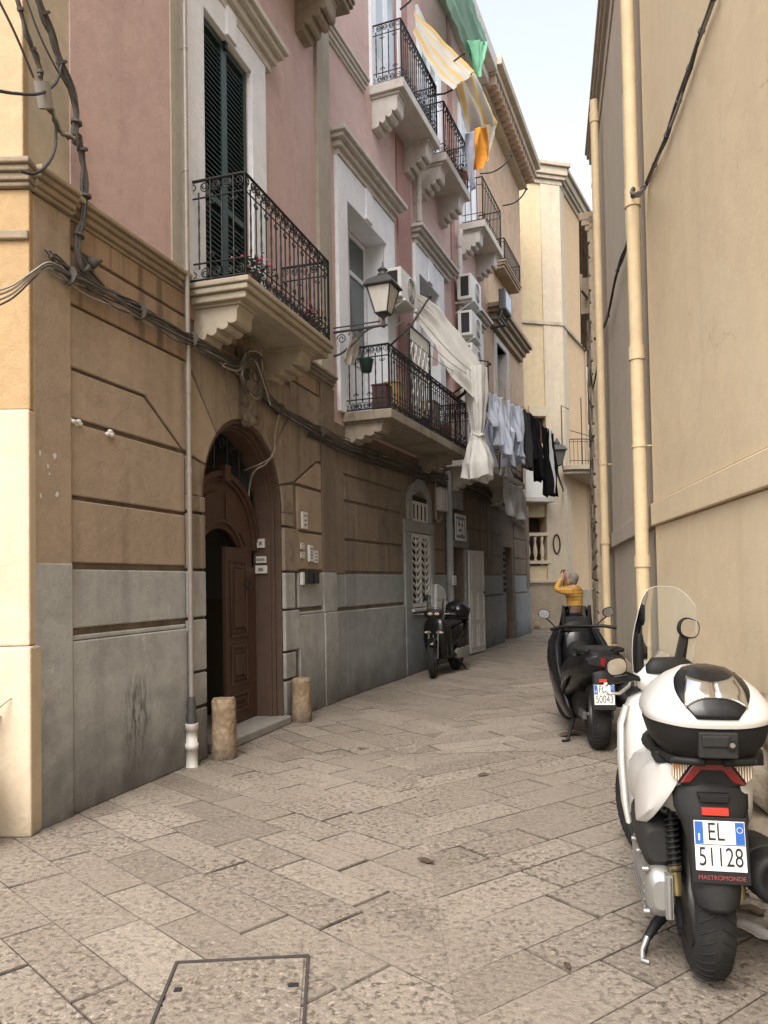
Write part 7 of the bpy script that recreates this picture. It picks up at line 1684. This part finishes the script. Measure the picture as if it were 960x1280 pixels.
# ================================================================== the person photographing upwards
def person():
    loc = Vector((3.58, 14.5, 0)); fwd = R(140)       # angle of the facing direction from +X
    K['skin'] = simple('skin', (0.46, 0.27, 0.19), 0.55, var=0.15); K['hair'] = simple('grey_hair', (0.22, 0.19, 0.165), 0.7, var=0.6, scale=60, bump=0.6, bscale=90)
    K['jeans'] = simple('dark_jeans', (0.03, 0.035, 0.05), 0.85, var=0.4, bump=0.3); K['shoe'] = simple('dark_shoe', (0.02, 0.018, 0.016), 0.6)
    t = NT('mustard_puffer'); w = t.node('ShaderNodeTexWave', wave_type='BANDS', bands_direction='Z'); w.inputs['Scale'].default_value = 5.2; w.inputs['Distortion'].default_value = 1.2; w.inputs['Detail'].default_value = 2; t.link(t.coord(), w.inputs[0])
    c = t.mix(t.ramp(w.outputs[1], 0.0, 0.35, 0.14, 0.0), (0.50, 0.265, 0.055), (0.36, 0.185, 0.04)); K['jacket'] = t.finish(c, 0.5, normal=t.bump(w.outputs[1], 0.25, 0.02))
    def skin(name, verts, edges, mat, parent=None, root=0, lv=2, label=None):
        me = bpy.data.meshes.new(name); me.from_pydata([v[0] for v in verts], edges, []); o = bpy.data.objects.new(name, me); COL.objects.link(o)
        o.modifiers.new('skin', 'SKIN'); me.materials.append(mat)
        for i, v in enumerate(verts):
            s = me.skin_vertices[0].data[i]; s.radius = v[1] if isinstance(v[1], tuple) else (v[1], v[1]); s.use_root = (i == root)
        q = o.modifiers.new('sub', 'SUBSURF'); q.levels = lv; q.render_levels = lv
        if parent: o.parent = parent
        return o
    # x forward, y to the left, z up
    V = [((0, 0, 0.93), (0.14, 0.11)), ((0.0, 0, 1.10), (0.14, 0.10)), ((0.0, 0, 1.28), (0.155, 0.11)), ((-0.01, 0, 1.36), (0.10, 0.08)), ((0.0, 0, 1.42), 0.052), ((0.03, 0, 1.47), 0.055)]
    E_ = [(0, 1), (1, 2), (2, 3), (3, 4), (4, 5)]
    for sg in (-1, 1):
        b = len(V); V += [((0.0, sg*0.17, 1.335), 0.065), ((0.14, sg*0.215, 1.34), 0.05), ((0.27, sg*0.20, 1.36), 0.043), ((0.25, sg*0.13, 1.48), 0.036), ((0.21, sg*0.075, 1.59), 0.027), ((0.215, sg*0.06, 1.625), 0.034), ((0.22, sg*0.05, 1.66), 0.030)]
        E_ += [(3, b), (b, b+1), (b+1, b+2), (b+2, b+3), (b+3, b+4), (b+4, b+5), (b+5, b+6)]
        b = len(V); V += [((0.0, sg*0.09, 0.86), 0.095), ((0.02, sg*0.10, 0.50), 0.062), ((-0.01, sg*0.105, 0.30), 0.055), ((-0.03, sg*0.105, 0.09), 0.04), ((0.06, sg*0.12, 0.045), 0.035), ((0.12, sg*0.125, 0.035), 0.028)]
        E_ += [(0, b), (b, b+1), (b+1, b+2), (b+2, b+3), (b+3, b+4), (b+4, b+5)]
    p = skin('person', V, E_, K['skin']); p.location = loc; p.rotation_euler = (0, 0, fwd)
    tag(p, 'person in a mustard puffer jacket raising a phone with both hands at the far end', 'person')
    # head, tilted back
    HM = Matrix.Translation((0.035, 0, 1.545)) @ Matrix.Rotation(R(-22), 4, 'Y')
    m = MB(); rings = []
    for z, rx, ry, cx in ((-0.115, 0.03, 0.03, 0.05), (-0.10, 0.05, 0.045, 0.035), (-0.07, 0.072, 0.058, 0.018), (-0.03, 0.086, 0.068, 0.006), (0.02, 0.094, 0.074, 0.0), (0.06, 0.093, 0.074, -0.004), (0.09, 0.08, 0.064, -0.006), (0.11, 0.055, 0.045, -0.008), (0.12, 0.01, 0.01, -0.008)):
        rings.append([HM @ Vector((cx+rx*math.cos(2*math.pi*i/20), ry*math.sin(2*math.pi*i/20), z)) for i in range(20)])
    m.loft(rings)
    m.loft([[HM @ Vector((x+dx*math.cos(a), w*math.sin(a), z)) for a in [2*math.pi*i/8 for i in range(8)]] for x, z, dx, w in ((0.09, 0.015, 0.008, 0.007), (0.103, -0.012, 0.012, 0.013), (0.098, -0.026, 0.012, 0.016), (0.085, -0.032, 0.008, 0.012))])
    for sg in (-1, 1):
        m.sphere(HM @ Vector((-0.005, sg*0.076, -0.005)), (0.022, 0.010, 0.032), 10)
    hd = m.build('head', K['skin'], p)
    m = MB()
    for sg in (-1, 1): m.sphere(HM @ Vector((0.083, sg*0.032, 0.018)), (0.010, 0.013, 0.007), 8)
    m.build('eyes', K['ink'], hd); m = MB(); m.tube([HM @ Vector((0.085, -0.022, -0.058)), HM @ Vector((0.092, 0, -0.057)), HM @ Vector((0.085, 0.022, -0.058))], 0.005, 5); m.build('mouth', simple('lips', (0.33, 0.13, 0.10), 0.5), hd)
    m = MB(); rings = []; rg = random.Random(4)
    for z, rx, ry, cx in ((-0.075, 0.055, 0.066, -0.04), (-0.04, 0.075, 0.080, -0.03), (0.0, 0.088, 0.087, -0.022), (0.045, 0.099, 0.089, -0.010), (0.085, 0.098, 0.082, -0.006), (0.115, 0.075, 0.064, -0.008), (0.135, 0.03, 0.03, -0.01)):
        rings.append([HM @ Vector((cx+(rx+rg.uniform(-0.005, 0.006))*math.cos(2*math.pi*i/22), (ry+rg.uniform(-0.004, 0.006))*math.sin(2*math.pi*i/22), z)) for i in range(22)])
    m.loft(rings); m.build('hair', K['hair'], p, sub=1)
    # jacket, trousers, shoes
    JV = [((0, 0, 0.86), (0.155, 0.125)), ((0.0, 0, 1.0), (0.158, 0.125)), ((0.0, 0, 1.18), (0.165, 0.125)), ((-0.005, 0, 1.31), (0.155, 0.12)), ((0.0, 0, 1.40), (0.09, 0.085)), ((0.01, 0, 1.445), (0.072, 0.072))]
    JE = [(0, 1), (1, 2), (2, 3), (3, 4), (4, 5)]
    for sg in (-1, 1):
        b = len(JV); JV += [((0.0, sg*0.175, 1.335), 0.088), ((0.14, sg*0.22, 1.34), 0.072), ((0.27, sg*0.205, 1.36), 0.066), ((0.255, sg*0.14, 1.475), 0.056), ((0.225, sg*0.09, 1.565), 0.044)]
        JE += [(3, b), (b, b+1), (b+1, b+2), (b+2, b+3), (b+3, b+4)]
    skin('jacket', JV, JE, K['jacket'], p)
    TV = [((0, 0, 0.96), (0.145, 0.115))]; TE = []
    for sg in (-1, 1):
        b = len(TV); TV += [((0.0, sg*0.09, 0.84), 0.11), ((0.02, sg*0.10, 0.50), 0.08), ((-0.01, sg*0.105, 0.28), 0.072), ((-0.03, sg*0.105, 0.09), 0.065)]; TE += [(0, b), (b, b+1), (b+1, b+2), (b+2, b+3)]
    skin('trousers', TV, TE, K['jeans'], p)
    for sg in (-1, 1):
        m = MB(); m.loft([[Vector((x, sg*0.115+w*math.cos(a), max(0.0, zc+h*math.sin(a)))) for a in [2*math.pi*i/12 for i in range(12)]] for x, w, zc, h in ((-0.085, 0.03, 0.045, 0.04), (-0.06, 0.042, 0.05, 0.055), (0.0, 0.045, 0.045, 0.05), (0.08, 0.05, 0.035, 0.038), (0.15, 0.045, 0.03, 0.03), (0.185, 0.025, 0.025, 0.02))]); m.build('shoe', K['shoe'], p)
        # fingers and thumb
        for k in range(4):
            b0 = Vector((0.205+0.018*k, sg*0.052, 1.665 - 0.004*k)); L = (0.07, 0.078, 0.074, 0.058)[k]
            skin('finger', [(b0 - Vector((0, 0, 0.02)), 0.010), (b0 + Vector((0.004, -sg*0.006, L*0.4)), 0.009), (b0 + Vector((0.006, -sg*0.022, L*0.72)), 0.008), (b0 + Vector((0.004, -sg*0.036, L*0.9)), 0.007)], [(0, 1), (1, 2), (2, 3)], K['skin'], p, lv=1)
        skin('thumb', [(Vector((0.20, sg*0.055, 1.635)), 0.011), (Vector((0.185, sg*0.035, 1.66)), 0.010), (Vector((0.183, sg*0.018, 1.685)), 0.008)], [(0, 1), (1, 2)], K['skin'], p, lv=1)
    ph = thing('phone', 'small dark phone held up in the hands of the person in mustard', 'phone', p.matrix_basis @ Vector((0.232, 0, 1.70)) if False else loc + Matrix.Rotation(fwd, 3, 'Z') @ Vector((0.225, 0, 1.705)), fwd)
    m = MB(); m.box(-0.004, 0.004, -0.075, 0.075, -0.037, 0.037, 0, Matrix.Rotation(R(-25), 4, 'Y')); m.build('phone_body', K['plastic_black'], ph, bevel=0.003)
    m = MB(); m.box(-0.0052, -0.0042, -0.07, 0.07, -0.033, 0.033, 0, Matrix.Rotation(R(-25), 4, 'Y')); m.build('screen', simple('phone_screen', (0.05, 0.055, 0.06), 0.08), ph)
person()
# ================================================================== light
world = bpy.data.worlds.new('World'); scene.world = world; world.use_nodes = True
nt = world.node_tree; nt.nodes.clear()
out = nt.nodes.new('ShaderNodeOutputWorld'); bg = nt.nodes.new('ShaderNodeBackground')
sky = nt.nodes.new('ShaderNodeTexSky'); sky.sky_type = 'NISHITA'; sky.sun_disc = False
SUN_EL, SUN_AZ = R(52), R(200)      # azimuth from +Y towards +X
sky.sun_elevation = SUN_EL; sky.sun_rotation = SUN_AZ; sky.air_density = 1.0; sky.dust_density = 5.0; sky.ozone_density = 1.0; sky.altitude = 0
bg.inputs[1].default_value = 0.47
hs = nt.nodes.new('ShaderNodeHueSaturation'); hs.inputs['Saturation'].default_value = 0.36      # hazy sky
nt.links.new(sky.outputs[0], hs.inputs['Color']); nt.links.new(hs.outputs[0], bg.inputs[0]); nt.links.new(bg.outputs[0], out.inputs[0])
sd = bpy.data.lights.new('sun', 'SUN'); so = bpy.data.objects.new('sun', sd); COL.objects.link(so)
sd.energy = 0.8; sd.angle = R(30); sd.color = (1.0, 0.95, 0.87)
dv = Vector((math.sin(SUN_AZ)*math.cos(SUN_EL), math.cos(SUN_AZ)*math.cos(SUN_EL), math.sin(SUN_EL)))
so.rotation_euler = dv.to_track_quat('Z', 'Y').to_euler()
scene.view_settings.view_transform = 'Standard'; scene.view_settings.look = 'None'; scene.view_settings.exposure = 0
scene.render.engine = 'CYCLES'; scene.cycles.use_denoising = True
scene.cycles.max_bounces = 10; scene.cycles.diffuse_bounces = 5; scene.cycles.transparent_max_bounces = 12
scene.cycles.sample_clamp_indirect = 8
